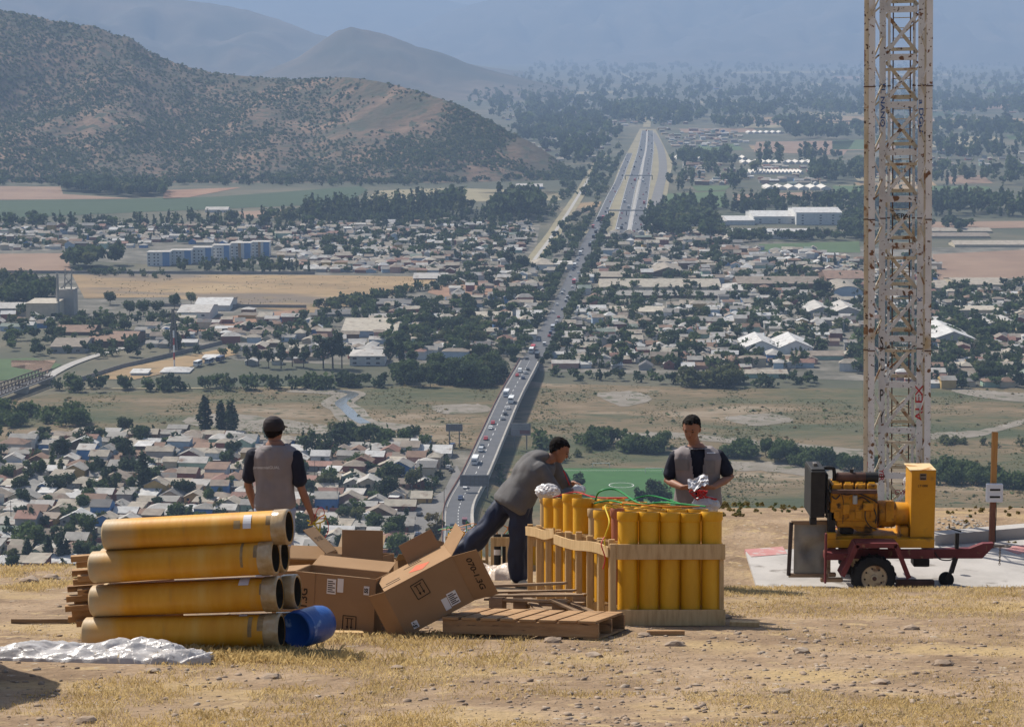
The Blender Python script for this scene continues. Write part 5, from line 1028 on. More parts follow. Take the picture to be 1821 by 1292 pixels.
# right carton, tipped on its edge
q_ = W(724, 1128, 17.2); q_.z = zg(q_.x, q_.y) + .004
M2 = Matrix.Translation(q_) @ Matrix.Rotation(R(11), 4, 'Z') @ Matrix.Rotation(R(-26), 4, 'Y') @ Matrix.Translation((.3, .2, 0))
D2, H2 = .4, .41; o = carton(M2, .6, D2, H2, "tipped brown carton with 070-1.3G flap leaning toward the pallet", True, True)
fl = flap(o, (.3, -D2 / 2, H2 / 2), (0, 0, -1), (.77, -.64, 0), H2, .24); t_ = text_obj("printed_text", "070-1.3G", .075, Matrix.Translation((-.01, .01, .0035)), M_ink, fl, bold=.002)

flap(o, (.3, 0, H2), (0, 1, 0), (.5, 0, .35), D2, .2); flap(o, (-.3, -D2 / 2, H2 / 2), (0, 0, 1), (-.5, .4, 0), H2, .16); flap(o, (-.3, 0, 0), (0, 1, 0), (-.8, 0, .3), D2, .15); flap(o, (.12, D2 / 2, H2), (1, 0, 0), (0, .3, 1), .3, .16)
onface("shipping_label", o, .16, .1, .08, .11, M_paper, D2, 6); onface("shipping_label", o, .09, .085, .05, .1, M_paper, D2); onface("number_label", o, -.2, .055, .05, .06, M_paper, D2); ftext(o, "56", -.2, .055, .045, D2, R(70), off=.005); arrows(o, -.04, .29, D2, .055, R(176))
mb = MB(); mb.add([(-.06, -.06, H2 + .002), (.05, -.14, H2 + .002), (.13, -.05, H2 + .002), (.02, .03, H2 + .002)], [(0, 1, 2, 3)]); mb.build("red_diamond_mark", M_redink, o)
for k, (x, y, w) in enumerate(((-.2, -.05, .12), (-.22, -.1, .16), (.0, .09, .16), (.02, .13, .1))): MB().b2((x - w / 2, y - .006, H2), (x + w / 2, y + .006, H2 + .002)).build("print_line", M_ink, o)
# back carton with flaps up
def onground(px, Y): x = (px - CX) / F * Y; return Vector((x, Y, zg(x, Y) + .004))
M3 = Matrix.Translation(onground(628, 18.55)) @ Matrix.Rotation(R(-12), 4, 'Z') @ Matrix.Rotation(-TILT, 4, 'X')
D3, H3 = .4, .56; o = carton(M3, .5, D3, H3, "open carton standing at the back with its flaps raised")
flap(o, (.08, -D3 / 2, H3 - .09), (1, 0, .04), (0, -.05, 1), .36, .3); fl = flap(o, (-.25, 0, H3), (0, -1, 0), (-.62, -.1, .6), D3, .28); text_obj("printed_text", "070-1.3G", .06, Matrix.Translation((0, .02, -.0035)) @ Matrix.Rotation(math.pi, 4, 'X'), M_ink, fl); flap(o, (-.06, D3 / 2, H3), (1, 0, 0), (0, .5, .5), .4, .2, M_cardin); onface("shipping_label", o, -.17, .5, .07, .05, M_paper, D3, 2)
MB().b2((-.25, -D3 / 2 - .006, 0), (-.1, -D3 / 2 - .001, H3)).build("lit_inside_panel", M_cardin, o)  # pale panel on the front paints the carton's lit inside
# flat carton at the left back
M4 = Matrix.Translation(onground(545, 18.5)) @ Matrix.Rotation(R(-8), 4, 'Z') @ Matrix.Rotation(-TILT, 4, 'X')
o = carton(M4, .6, .4, .5, "open carton behind the left one, half hidden"); flap(o, (0, -.2, .5), (1, 0, 0), (0, -.9, .2), .55, .14); flap(o, (-.22, -.2, .5), (1, 0, 0), (0, -.1, 1), .14, .13, M_cardin); flap(o, (0, .2, .5), (1, 0, 0), (0, .6, .5), .55, .16)
M5 = Matrix.Translation(onground(745, 19.0)) @ Matrix.Rotation(R(14), 4, 'Z') @ Matrix.Rotation(-TILT, 4, 'X')
o = carton(M5, .45, .4, .49, "carton behind the tipped one showing a pointed flap"); flap(o, (.16, .2, .49), (1, 0, -.3), (.3, .1, 1), .16, .14); flap(o, (-.05, -.2, .49), (1, 0, 0), (0, -.7, .3), .4, .16, M_cardin)
# ------------------------------------------------------------------ pallets and loose boards
def pallet(M, L_, D, label, m, planks=8, blocks=False):
    o = empty("wooden_pallet", label=label, cat="pallet"); put(o, M); r_ = random.Random(4)
    for y in (0, D / 2 - .02, D - .04): MB().b2((0, y, .018), (L_, y + .04, .125)).build("stringer", m, o, bevel=.003)
    for k in range(planks):
        x = L_ * k / planks; w = L_ / planks * r_.uniform(.78, .93); MB().b2((x, -.012, .126), (x + w, D + .01, .146)).build("top_plank", m, o, bevel=.003)
    for k in range(3): MB().b2((k * (L_ - .12) / 2, 0, 0), (k * (L_ - .12) / 2 + .12, D, .016)).build("bottom_plank", m, o, bevel=.002)
    return o
p = W(787, 1129, 17.15); p.z = zg(p.x, p.y) + .01
pallet(Matrix.Translation(p) @ tilt_at(R(-17)), 1.26, .85, "brown wooden pallet lying flat in the foreground", M_wood2)
o = empty("broken_pallet", label="broken weathered pallet remains behind the flat pallet", cat="pallet"); p = onground(862, 18.75); put(o, Matrix.Translation(p) @ tilt_at(R(-20)))
for x, y in ((.03, 0), (.6, 0), (.05, .55), (.62, .5)): MB().b2((x, y, .02), (x + .12, y + .12, .16)).build("block", M_wood3, o, bevel=.004)
for a, b, w, h in (((-.05, .05, .25), (.72, .02, .3), .08, .022), ((-.08, .02, .008), (.75, .06, .008), .1, .018), ((-.02, .06, .142), (.74, .04, .142), .09, .02), ((-.1, .3, .15), (.8, .3, .18), .09, .02), ((.0, .6, .15), (.7, .62, .16), .1, .02), ((.6, .0, .16), (.98, -.12, .03), .08, .02), ((.7, .1, .14), (1.0, .0, .05), .07, .02), ((-.05, .15, .19), (.78, .1, .235), .07, .018), ((.2, .5, .12), (.5, .1, .03), .08, .018), ((.1, .62, .06), (.9, .58, .06), .1, .018), ((.0, .4, .1), (.75, .42, .1), .08, .018)):
    MB().bar(a, b, w, h).build("board", M_wood3, o, bevel=.003)
for x, y, l, a, lab, m in ((1298, 1113, .24, -.18, "short pale wood offcut right of the mortar racks", M_wood1), (905, 1090, .5, .1, "thin board under the broken pallet", M_wood3), (1150, 1128, .3, .05, "red-brown splinter of wood by the pallet's right corner", M_wood2), (590, 1128, .25, .2, "pale wood scrap in front of the upright carton", M_wood1), (20, 1108, .6, .05, "dark branch lying left of the pipes", M_wood3)):
    s = (y - 738) / 1.68; p = W(x, y, F / s); p.z = zg(p.x, p.y) + .02; q = p + Vector((l * math.cos(a), l * math.sin(a), 0)); q.z = zg(q.x, q.y) + .02
    MB().bar(p, q, .07 if m is M_wood1 else .03, .04).build("wood_offcut", m, bevel=.003, label=lab, cat="wood scrap")
# ------------------------------------------------------------------ mortar racks
def mortar(o_M, x, y, r, h, m, label, lean=0.0):
    t = MB().lathe([(0, .01), (r, .01), (r, h - .075), (r + .003, h - .072), (r + .008, h - .064), (r + .009, h - .001), (r + .0085, h), (r - .008, h), (r - .01, h - .3), (0, h - .3)], 28, mis=[0, 0, 0, 0, 0, 0, 0, 1, 1]).build("mortar_tube", [m, M_darkbrown], None, 'all', label=label, cat="mortar tube", group="mortar tubes standing in the racks")
    t.data.set_sharp_from_angle(angle=R(40)); put(t, o_M @ Matrix.Translation((x, y, .005)) @ Matrix.Rotation(lean, 4, 'Y') @ Matrix.Rotation(rng.uniform(0, 6), 4, 'Z')); return t
RACKW = .875; left_kind = [('y', .083, .92), ('r', .05, .93), ('y', .083, .9), ('t', .055, .9), ('y', .083, .97), ('y', .083, 1.0), ('y', .083, .95), ('y', .075, .94), ('t', .055, .96)]
FR = []; kn = {'y': "yellow", 'r': "red-brown", 't': "tan"}; km = {'y': M_yel, 'r': M_redt, 't': M_tan}
rord = ["front", "second", "third", "fourth", "fifth", "sixth", "seventh", "eighth", "rearmost"]
for i in range(9):
    Y = 17.95 + .36 * i; x = .865 - .082 * i; p = Vector((x, Y, zg(x + .4, Y) + .005)); M = Matrix.Translation(p) @ tilt_at(R(rng.uniform(-1, 1))); FR.append(M)
    o = empty("mortar_rack", label=f"{rord[i]} pine rack of the long row of mortar tubes" if i else "front pine rack holding five big yellow mortar tubes", cat="rack", group="pine mortar racks in a row"); put(o, M)
    for y, s in ((-.012, 0), (.19, 1)):
        MB().b2((-.01, y - .012, 0 if i else 0), (RACKW + .01, y + .012, .13)).build("bottom_rail", M_wood1, o, bevel=.003)
        MB().b2((-.01, y - .012, .54), (RACKW + .01, y + .012, .665)).build("top_rail", M_wood1, o, bevel=.003)
        yy = y - (.0) + (.026 if s == 0 else -.026)
        MB().b2((-.062, yy - .03, 0), (-.0105, yy + .03, .68 + rng.uniform(-.02, .03))).build("post", M_wood1, o, bevel=.003)
        MB().b2((RACKW - .035, yy - .012, .131), (RACKW, yy + .012, .539)).build("post", M_wood1, o, bevel=.003)
    for j in range(5):
        k, r_, h = left_kind[i] if j == 0 else ('y', .083, .92 + rng.uniform(-.012, .012))
        if i in (5,) and j == 2: k, r_ = 't', .06
        mortar(M, .088 + .173 * j + (.02 if r_ < .07 else 0), .09, r_, h, km[k], f"{kn[k]} mortar tube, {ordinal(j + 1)} from the left in the {rord[i]} rack", rng.uniform(-.008, .008))
for i, (a, b, z, lab) in enumerate((((0, 5), (0, .58, .57)), ((5, 8), (1, .62, .6))) and [(0, 5, .6, "long bent pine lath nailed along the near rack ends"), (5, 8, .63, "short pine lath nailed along the far rack ends")]):
    P = [FR[k] @ Vector((-.073, -.0, z + (.012 * math.sin(k * 1.3) if i == 0 else 0) + (.03 if k == a and i else 0))) for k in range(a, b + 1)]; P = smooth_line(P, 4); mb = MB()
    for u, v in zip(P, P[1:]): mb.bar(u, v + (v - u) * .03, .016, .085)
    mb.build("wooden_lath", M_wood1, label=lab, cat="lath")
# small rack behind the bent man
for i, (x, y, wd, lab, fr) in enumerate(((876, 1011, .5, "small pine rack of black tubes behind the bent man's legs", True), (795, 1005, .3, "small pine rack of thin tubes at the crest left of the bent man", False), (812, 1001, .35, "second small pine rack at the crest left of the bent man", False))):
    Y = 24.4 + .4 * i; p = W(x, y, Y); p.z = zg(p.x, p.y); M = Matrix.Translation(p) @ tilt_at(0); o = empty("mortar_rack", label=lab, cat="rack", group="small pine racks at the crest"); put(o, M); hh = .37 if fr else .36
    for y_ in (-.01, .16): MB().b2((0, y_ - .01, hh - .1), (wd, y_ + .01, hh)).build("top_rail", M_wood1, o); MB().b2((0, y_ - .01, 0), (wd, y_ + .01, .06)).build("bottom_rail", M_wood1, o)
    n_ = 3 if fr else 4
    for k in range(n_ + 1): xx = wd * k / n_; MB().b2((xx - .02, -.045, 0), (xx + .015, -.0205, hh)).build("post", M_wood1, o)
    for k in range(int(wd / .1)):
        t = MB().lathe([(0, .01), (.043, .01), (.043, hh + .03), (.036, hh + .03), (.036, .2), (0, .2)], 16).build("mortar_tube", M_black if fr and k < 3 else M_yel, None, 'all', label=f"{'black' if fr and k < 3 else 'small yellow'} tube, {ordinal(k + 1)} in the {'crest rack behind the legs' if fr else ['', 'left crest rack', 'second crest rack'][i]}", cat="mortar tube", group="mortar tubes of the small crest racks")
        t.data.set_sharp_from_angle(angle=R(40)); put(t, M @ Matrix.Translation((.05 + .1 * k, .075, 0)))
        if fr and k == 0: MB().lathe([(.0445, .17), (.0445, .23)], 16).build("white_label", M_paper, t)
    mb = MB(); r2 = random.Random(i)
    for k in range(7): a = Vector((r2.uniform(0, wd), r2.uniform(0, .15), hh + .03)); mb.tube(smooth_line([a, a + Vector((r2.uniform(-.1, .1), 0, r2.uniform(.04, .12))), a + Vector((r2.uniform(-.2, .2), .05, .03))], 5), .005, 5, k % 2)
    put(mb.build("fuse_wires", [M_wire["green"], M_wire["orange"]], label=f"tangle of green and orange fuse wire on the {['black tube rack', 'left crest rack', 'second crest rack'][i]}", cat="wire"), M)
# fuse wires over the tube tops
def wire(name, P, c, label, r=.005): return MB().tube(smooth_line(P, 6), r, 6).build(name, M_wire[c], None, True, label=label, cat="wire")
def T(i, x, y, z): return FR[i] @ Vector((x, y, z))
wire("fuse_wire", [T(1, .1, .09, .93), T(1, .0, .05, .96), T(0, -.06, .1, .84), T(0, -.1, .1, .7), T(0, -.08, .05, .56)], "yellow", "yellow fuse wire hanging down the left side of the front rack", .006)
wire("fuse_wire", [T(0, -.1, .1, .72), T(0, -.13, .05, .66), T(0, -.1, .02, .55), T(0, -.12, .0, .46)], "red", "red fuse wire end dangling at the rack's left corner", .005)
wire("fuse_wire", [T(5, .3, .1, .95), T(4, .25, .1, 1.04), T(4, .4, .1, 1.05), T(3, .5, .1, .95), T(3, .7, .1, .96), T(2, .8, .1, .95)], "green", "green fuse wire looping over the tube tops", .008)
wire("fuse_wire", [T(3, .1, .1, .95), T(3, .25, .2, .97), T(2, .35, .1, .95), T(2, .6, .1, .97), T(1, .85, .1, .95)], "green", "second green fuse wire lying along the tube tops", .007)
wire("fuse_wire", [T(7, .1, .1, .95), T(7, .3, .1, 1.0), T(6, .4, .1, .97), T(5, .6, .1, .97)], "red", "red fuse wire across the rear tube tops", .006)
wire("fuse_wire", [T(2, .25, .05, .94), T(2, .25, .02, .97), T(1, .27, .1, .97), T(1, .5, .05, .95), T(1, .8, .12, .95)], "orange", "orange fuse wire near the front tube tops", .006)
wire("fuse_wire", [T(4, .5, .05, .96), T(4, .7, .1, 1.0), T(3, .85, .1, .95)], "green", "short green fuse wire at the right of the tube tops", .006)
def blob(name, c, r, m, label, cat, n=3, amp=.35, seed=1, parent=None):
    bm = bmesh.new(); bmesh.ops.create_icosphere(bm, subdivisions=n, radius=1)
    for v in bm.verts: q = v.co.normalized(); f = 1 + amp * (abs(noise.noise(q * 2.2 + Vector((seed, 0, 0)))) * 1.2 + abs(noise.noise(q * 5 + Vector((seed, 3, 0)))) * .5 - .4); v.co = Vector((q.x * r[0], q.y * r[1], q.z * r[2])) * f
    me = bpy.data.meshes.new(name); bm.to_mesh(me); bm.free(); me.materials.append(m); return link(name, me, parent, c, label=label, cat=cat)
blob("plastic_bag", T(8, .13, .02, 1.0), (.12, .1, .075), M_bag, "crumpled clear plastic bag on the rear tube tops by the bent man's arm", "bag", 4, .22)
# ------------------------------------------------------------------ concrete pad, generator trailer, tower, meter pole
M_pad = mat("pad_concrete", [(.3, .28, .26), (.4, .375, .35), (.46, .43, .4)], .9, .9, detail=10, spots=((.22, .2, .18), 2.5, .6, .1))
M_padred = mat("pad_red_paint", [(.4, .16, .15), (.48, .26, .24)], 2.5, .85, spots=((.42, .4, .37), 5, .52, .12))
def padpoly(name, pxs, m, dz):
    g = [G(x, y, TZ + dz) for x, y in pxs]; mb = MB(); mb.prism([(q.x, q.y) for q in g], TZ - .2, TZ + dz); mb.build(name, m, kind='structure')
padpoly("concrete_pad", [(1326, 980), (1420, 975), (1560, 968), (1690, 968), (1950, 950), (2000, 1080), (1500, 1080), (1345, 1040)], M_pad, .06)
padpoly("pad_marking", [(1324, 976), (1392, 971), (1400, 984), (1336, 989)], M_padred, .068)
padpoly("pad_marking", [(1775, 972), (1950, 958), (1950, 972), (1810, 984)], M_padred, .068)
a, b = G(1655, 962, TZ + .1), G(1950, 936, TZ + .1); MB().bar(a, b, .3, .28).build("concrete_kerb", M_pad, label="low raised concrete kerb behind the pad at right", cat="kerb")
M_gy = objmat("generator_yellow", [(.5, .22, .006), (.6, .29, .01)], 2.5, .45, spec=.4, spots=((.32, .15, .02), 4, .6, .12))
M_gyd = objmat("engine_yellow_grimy", [(.2, .085, .01), (.48, .21, .012), (.55, .26, .02)], 5, .5, spots=((.05, .03, .015), 6, .56, .1), bump=.3, bscale=12)
M_gtop = objmat("cabinet_top_sunlit", [(.62, .45, .22), (.7, .53, .3)], 3, .6, spots=((.4, .18, .05), 5, .56, .06))  # paler than the cabinet: sunlight on the top painted into its colour
M_mar = objmat("maroon_paint", [(.1, .018, .02), (.16, .035, .04)], 3, .55, spots=((.2, .1, .06), 7, .63, .06))
M_rustp = objmat("rusty_muffler", [(.07, .04, .03), (.14, .075, .055)], 5, .8)
M_rad = objmat("radiator_black", [(.012, .012, .013), (.03, .028, .026)], 5, .6)
M_rim = objmat("wheel_rim_cream", [(.42, .33, .2), (.55, .46, .32)], 5, .6, spots=((.22, .13, .07), 6, .58, .08))
M_steel = objmat("dull_steel", [(.12, .1, .09), (.22, .2, .18)], 6, .5, metal=.6)
M_canvas = objmat("grey_canvas", [(.22, .21, .18), (.3, .285, .25)], 3, .9, bump=.6, bscale=4, bdist=.05)
GO = W(1555, 1066, 34.85); gen = empty("generator_trailer", GO, label="yellow diesel generator on a maroon two-wheel trailer", cat="generator")
def gp(zx, zy, dep): return W(1380 + zx / 4.129, 780 + zy / 4.129, 34.85 + dep) - GO
def gbox(name, zx0, zx1, zy0, zy1, d0, d1, m, bevel=.01, par=None):
    a, b = gp(zx0, zy1, d0), gp(zx1, zy0, d0); return MB().b2((a.x, d0, a.z), (b.x, d1, b.z)).build(name, m, par or gen, bevel=bevel)
for dep in (.11, 1.55):
    c = gp(722, 1015, .0); w = empty("wheel"); w.parent = gen; w.location = (c.x, dep, .35); w.rotation_euler = (math.pi / 2, 0, 0)
    pr = [(.21, -.1), (.3, -.11), (.335, -.09)]; mb = MB().lathe([(.2, -.09), (.22, -.105), (.3, -.11), (.335, -.09), (.348, -.05), (.348, .05), (.335, .09), (.3, .11), (.22, .105), (.2, .09), (.2, -.09)], 40)
    for k in range(36): a = k * 2 * math.pi / 36; mb.box((math.cos(a) * .343, math.sin(a) * .343, .05 if k % 2 else -.05), (.03, .03, .1), 0, Matrix.Rotation(a, 3, 'Z'))
    mb.build("tyre", M_tyre, w, True)
    mb = MB().lathe([(.207, .1), (.2, .085), (.17, .06), (.15, .05), (.09, .07), (.06, .075), (.055, .12), (.03, .125), (0, .125)], 32)
    for k in range(5): a = k * 1.256; mb.lathe([(.012, .07), (.012, .09), (0, .09)], 8, 0, Matrix.Translation((math.cos(a) * .11, math.sin(a) * .11, 0)))
    mb.build("rim", M_rim, w, True); MB().lathe([(.058, .07), (.058, .1), (.034, .11), (.034, .14), (0, .142)], 20).build("hub", M_rustp, w, True); MB().lathe([(.198, .0905), (.204, .0905), (.204, .094), (.198, .094)], 32).build("rim_recess_shade", M_rustp, w, True)  # rust-coloured hub; the dark ring paints shade into the rim's recess
    for k in range(8): a = k * math.pi / 4 + .2; MB().lathe([(.016, .06), (.016, .066), (0, .066)], 10, 0, Matrix.Translation((math.cos(a) * .145, math.sin(a) * .145, -.004))).build("rim_slot_shade", M_rad, w)  # dark discs painted as the shade inside the rim holes
def gpts(P, d): return [gp(x, y, d) for x, y in P]
# fender: bent sheet over the near wheel, and its far twin
for d0, d1 in ((-.06, .3), (1.38, 1.74)):
    pr = [(480, 1005), (590, 775), (890, 775), (985, 1020)]; q = [gp(x, y, -.06) for x, y in pr]; mb = MB()
    for a, b in zip(q, q[1:]):
        n_ = Vector((-(b - a).z, 0, (b - a).x)).normalized() * .018; f0, f1 = Vector((0, d0 + .06, 0)), Vector((0, d1 + .06, 0))
        mb.add([a + f0 - n_, b + f0 - n_, b + f0 + n_, a + f0 + n_, a + f1 - n_, b + f1 - n_, b + f1 + n_, a + f1 + n_], [(0, 1, 2, 3), (7, 6, 5, 4), (0, 4, 5, 1), (1, 5, 6, 2), (2, 6, 7, 3), (3, 7, 4, 0)])
        mb.add([a + f0 - n_ * 3.2, b + f0 - n_ * 3.2, b + f0 - n_, a + f0 - n_, a + f0 - n_ * 3.2 + Vector((0, .012, 0)), b + f0 - n_ * 3.2 + Vector((0, .012, 0)), b + f0 - n_ + Vector((0, .012, 0)), a + f0 - n_ + Vector((0, .012, 0))], [(0, 1, 2, 3), (7, 6, 5, 4), (0, 4, 5, 1), (2, 6, 7, 3)])
    mb.build("fender", M_mar, gen)
for d in (.36, 1.2): gbox("chassis_rail", 360, 1160, 812, 880, d, d + .07, M_mar)
for x in (400, 620, 900, 1120): gbox("cross_member", x, x + 30, 820, 870, .43, 1.2, M_mar, .004)
P = gpts([(1140, 810), (1420, 805), (1520, 768), (1600, 765), (1590, 800), (1515, 878), (1140, 878)], .75); MB().prismy([(p.x, p.z) for p in P], .75, .87).build("drawbar", M_mar, gen, bevel=.006)
a, b = gp(1600, 785, .8), gp(1690, 785, .8); mb = MB().tube([a, b], .025, 10); c = gp(1700, 785, .8); mb.tube([c + Vector((math.cos(t) * .05, math.sin(t) * .05, 0)) for t in np.linspace(0, 6.28, 14)], .016, 8); mb.build("tow_eye", M_steel, gen, True)
ch = MB(); c = gp(1645, 800, .78)
for k in range(9): t = Matrix.Rotation(k * math.pi / 2, 3, 'Z'); ch.tube([c + Vector((0, 0, -.03 * k - .02)) + t @ Vector((math.cos(s) * .014, 0, math.sin(s) * .026)) for s in np.linspace(0, 6.28, 9)], .005, 5)
ch.build("safety_chain", M_steel, gen, True)
gbox("rear_post", 355, 378, 695, 1062, .1, .18, M_mar); gbox("rear_beam", 360, 560, 840, 890, .1, .36, M_mar)
gbox("skid_base", 375, 1165, 738, 800, .38, 1.24, M_gy); gbox("skid_lug", 372, 445, 690, 738, .38, .46, M_gy); gbox("skid_rail", 445, 890, 712, 738, .5, 1.1, M_gyd)
bp_ = MB().b2((gp(640, 0, .37).x, .372, gp(0, 764, .37).z), (gp(825, 0, .37).x, .376, gp(0, 738, .37).z)).build("name_plate", M_gyd, gen)
text_obj("lettering", "LEBEYE", .085, Matrix.Translation((gp(735, 752, .37).x, .369, gp(735, 752, .37).z)) @ Matrix.Rotation(math.pi / 2, 4, 'X') @ Matrix.Scale(1.1, 4, (1, 0, 0)), M_ink, gen, bold=.002)
# radiator
rd = gbox("radiator", 252, 365, 240, 578, .4, 1.2, M_rad, .012)
for k in range(14): pass
gbox("radiator_tank", 258, 362, 222, 252, .45, 1.15, M_rad, .015); gbox("radiator_cap", 275, 305, 180, 215, .7, .85, M_steel, .01); gbox("radiator_shroud", 365, 385, 260, 560, .5, 1.1, M_rad, .01); gbox("radiator_bracket", 250, 300, 578, 630, .5, .62, M_rad); gbox("radiator_foot", 385, 440, 535, 690, .5, .7, M_rad)
def gtube(name, P, d, r, m, n=10): MB().tube(smooth_line([gp(x, y, d) for x, y in P], 5), r, n).build(name, m, gen, True)
gtube("coolant_hose", [(330, 235), (345, 215), (400, 212), (425, 225), (425, 300), (400, 360)], .75, .03, M_rad); gtube("coolant_hose", [(365, 560), (395, 575), (420, 540)], .7, .03, M_rad)
# engine
gbox("engine_block", 398, 748, 395, 605, .5, 1.12, M_gyd, .02); gbox("crankcase", 445, 742, 600, 650, .52, 1.1, M_gyd, .02)
P = gpts([(520, 640), (745, 640), (735, 675), (690, 690), (600, 680), (560, 655)], .55); MB().prismy([(p.x, p.z) for p in P], .55, 1.05).build("oil_pan", M_gyd, gen, bevel=.015)
for k in range(4): x = 412 + k * 87; gbox("cylinder_head", x, x + 70, 335, 396, .52, 1.02, M_gyd, .015); gbox("rocker_cover", x + 8, x + 56, 322, 340, .58, .9, M_gy, .01)
gbox("manifold", 410, 745, 375, 405, .44, .52, M_rustp, .015)
for k in range(6): x = 425 + k * 54; gbox("side_cover", x, x + 44, 530, 585, .485, .5, M_gyd, .006)
c0, c1 = gp(440, 282, .75), gp(745, 282, .75); MB().tube([c0, c0 + Vector((.02, 0, 0)), c1 - Vector((.02, 0, 0)), c1], [.06, .083, .083, .07], 24).build("muffler", M_rustp, gen, True)
MB().tube([gp(655, 282, .75), gp(748, 282, .75)], .087, 24).build("muffler_band", M_rad, gen, True); MB().tube([gp(555, 250, .75), gp(555, 222, .75)], [.03, .03], 12).build("muffler_outlet", M_rad, gen, True)
c = gp(580, 475, .46); MB().tube([c, gp(580, 415, .46)], .038, 16).build("oil_filter", objmat("filter_grey", [(.35, .37, .36)], 4, .5), gen, True)
for P, r in (([(440, 390), (520, 410), (600, 400), (700, 440), (745, 470)], .01), ([(660, 500), (655, 580), (690, 640), (745, 665)], .009), ([(480, 400), (495, 470), (490, 620)], .006), ([(600, 440), (640, 430), (700, 480), (735, 560), (730, 620)], .01), ([(410, 420), (440, 440), (470, 410)], .012), ([(400, 350), (380, 400), (400, 470)], .014)): gtube("engine_hose", P, .46, r, M_rad, 7)
gbox("starter_motor", 490, 545, 480, 560, .44, .5, M_gyd, .02); gbox("injector_pump", 640, 720, 470, 530, .42, .5, M_gyd, .02); gbox("fan_housing", 470, 575, 615, 705, .6, 1.0, M_rad, .04)
def gcyl(name, zx0, zx1, zyc, d, r0, r1, m): MB().tube([gp(zx0, zyc, d) + Vector((0, 0, 0)), gp(zx0 + 8, zyc, d), gp(zx1 - 8, zyc, d), gp(zx1, zyc, d)], [r0 * .96, r0, r1, r1 * .96], 32).build(name, m, gen, True)
gcyl("flywheel_housing", 745, 868, 548, .8, .215, .215, M_gyd); gcyl("alternator", 866, 988, 548, .8, .19, .18, M_gy); gbox("alternator_foot", 915, 975, 650, 738, .55, 1.05, M_gyd); gbox("terminal_box", 805, 870, 460, 610, .56, .62, M_gyd, .01)
# cabinet
cb = gbox("control_cabinet", 985, 1176, 232, 736, .5, 1.06, M_gy, .008); a, b = gp(983, 232, .5), gp(1178, 222, .5); MB().b2((a.x, .492, a.z + .001), (b.x, 1.07, a.z + .012)).build("cabinet_top", M_gtop, gen, bevel=.004)
a = gp(1080, 278, .5); MB().b2((a.x - .052, .492, a.z - .052), (a.x + .052, .4985, a.z + .052)).build("emblem_plate", M_steel, gen)
mb = MB()
for z in (-.03, .028): mb.b2((a.x - .042, .489, a.z + z - .012), (a.x + .042, .4915, a.z + z + .012))
mb.build("emblem_mark", M_ink, gen)
a = gp(1078, 345, .5); text_obj("lettering", "LT1000", .052, Matrix.Translation((a.x, .4955, a.z)) @ Matrix.Rotation(math.pi / 2, 4, 'X'), M_ink, gen, bold=.001)
MB().b2((gp(992, 0, .5).x, .4965, gp(0, 728, .5).z), (gp(1168, 0, .5).x, .4995, gp(0, 722, .5).z)).build("door_seam", M_ink, gen)
# jockey wheel
mb = MB().bar(gp(1330, 690, .8), gp(1325, 810, .8), .06, .06); mb.tube([gp(1360, 680, .8), gp(1275, 655, .8), gp(1270, 620, .8)], .012, 8); mb.bar(gp(1320, 870, .8), gp(1285, 980, .8), .07, .07); mb.build("jack_stand", M_rad, gen)
jw = MB().lathe([(0, -.04), (.1, -.04), (.122, -.03), (.122, .03), (.1, .04), (0, .04)], 24, 0, Matrix.Translation(gp(1250, 1030, .8)) @ Matrix.Rotation(math.pi / 2, 4, 'X')).build("jockey_wheel", M_tyre, gen, True)
mb = MB().bar(gp(1285, 975, .74), gp(1250, 1030, .74), .03, .05); mb.build("wheel_fork", M_rad, gen)
gtube("brake_cable", [(1165, 830), (1200, 880), (1270, 890), (1320, 870)], .7, .01, M_rad)
gbox("spring_pack", 1010, 1130, 880, 940, .9, 1.2, M_rad, .02)
# log chock and blocks beneath
for x0, x1, y0_, y1_, d, m, lab in ((880, 1160, 1030, 1085, .6, M_rustp, "dark log lying under the generator trailer"), (325, 490, 1015, 1050, .25, M_wood3, "weathered timber block under the trailer's rear"), (380, 440, 978, 1012, .3, M_wood3, "smaller timber block on top under the trailer's rear")):
    a, b = gp(x0, (y0_ + y1_) / 2, d), gp(x1, (y0_ + y1_) / 2, d); MB().bar(a + GO, b + GO, (y1_ - y0_) / 475, (y1_ - y0_) / 475).build("timber_block", m, bevel=.02, label=lab, cat="timber")
# canvas panel in its frame, leaning behind the trailer
o = empty("canvas_panel", GO, label="grey canvas panel in a dark frame standing left of the generator", cat="panel")
for nm, x0, x1, y0_, y1_, m in (("canvas", 128, 372, 625, 1000, M_canvas),):
    a, b = gp(x0, y1_, .7), gp(x1, y0_, .7); V = []
    for i in range(30):
        for j in range(30): u, v = i / 29, j / 29; V.append((a.x + (b.x - a.x) * u, .7 + .035 * noise.noise(Vector((u * 3, v * 3, 1))) * 4 * min(u, 1 - u, v, 1 - v) * 3, a.z + (b.z - a.z) * v))
    idx = np.arange(900).reshape(30, 30); link("canvas", npmesh("canvas", V, np.stack([idx[:-1, :-1], idx[1:, :-1], idx[1:, 1:], idx[:-1, 1:]], -1).reshape(-1, 4), m, smooth=True), o)
q = [gp(*p, .7) for p in ((92, 1000), (112, 612), (385, 612), (385, 1000))]
for a, b in ((0, 1), (1, 2), (2, 3), (0, 3)): MB().bar(q[a], q[b], .06, .06).build("frame_bar", objmat("frame_dark", [(.06, .045, .04)], 4, .7) if (a, b) == (0, 1) else M_wood3, o)
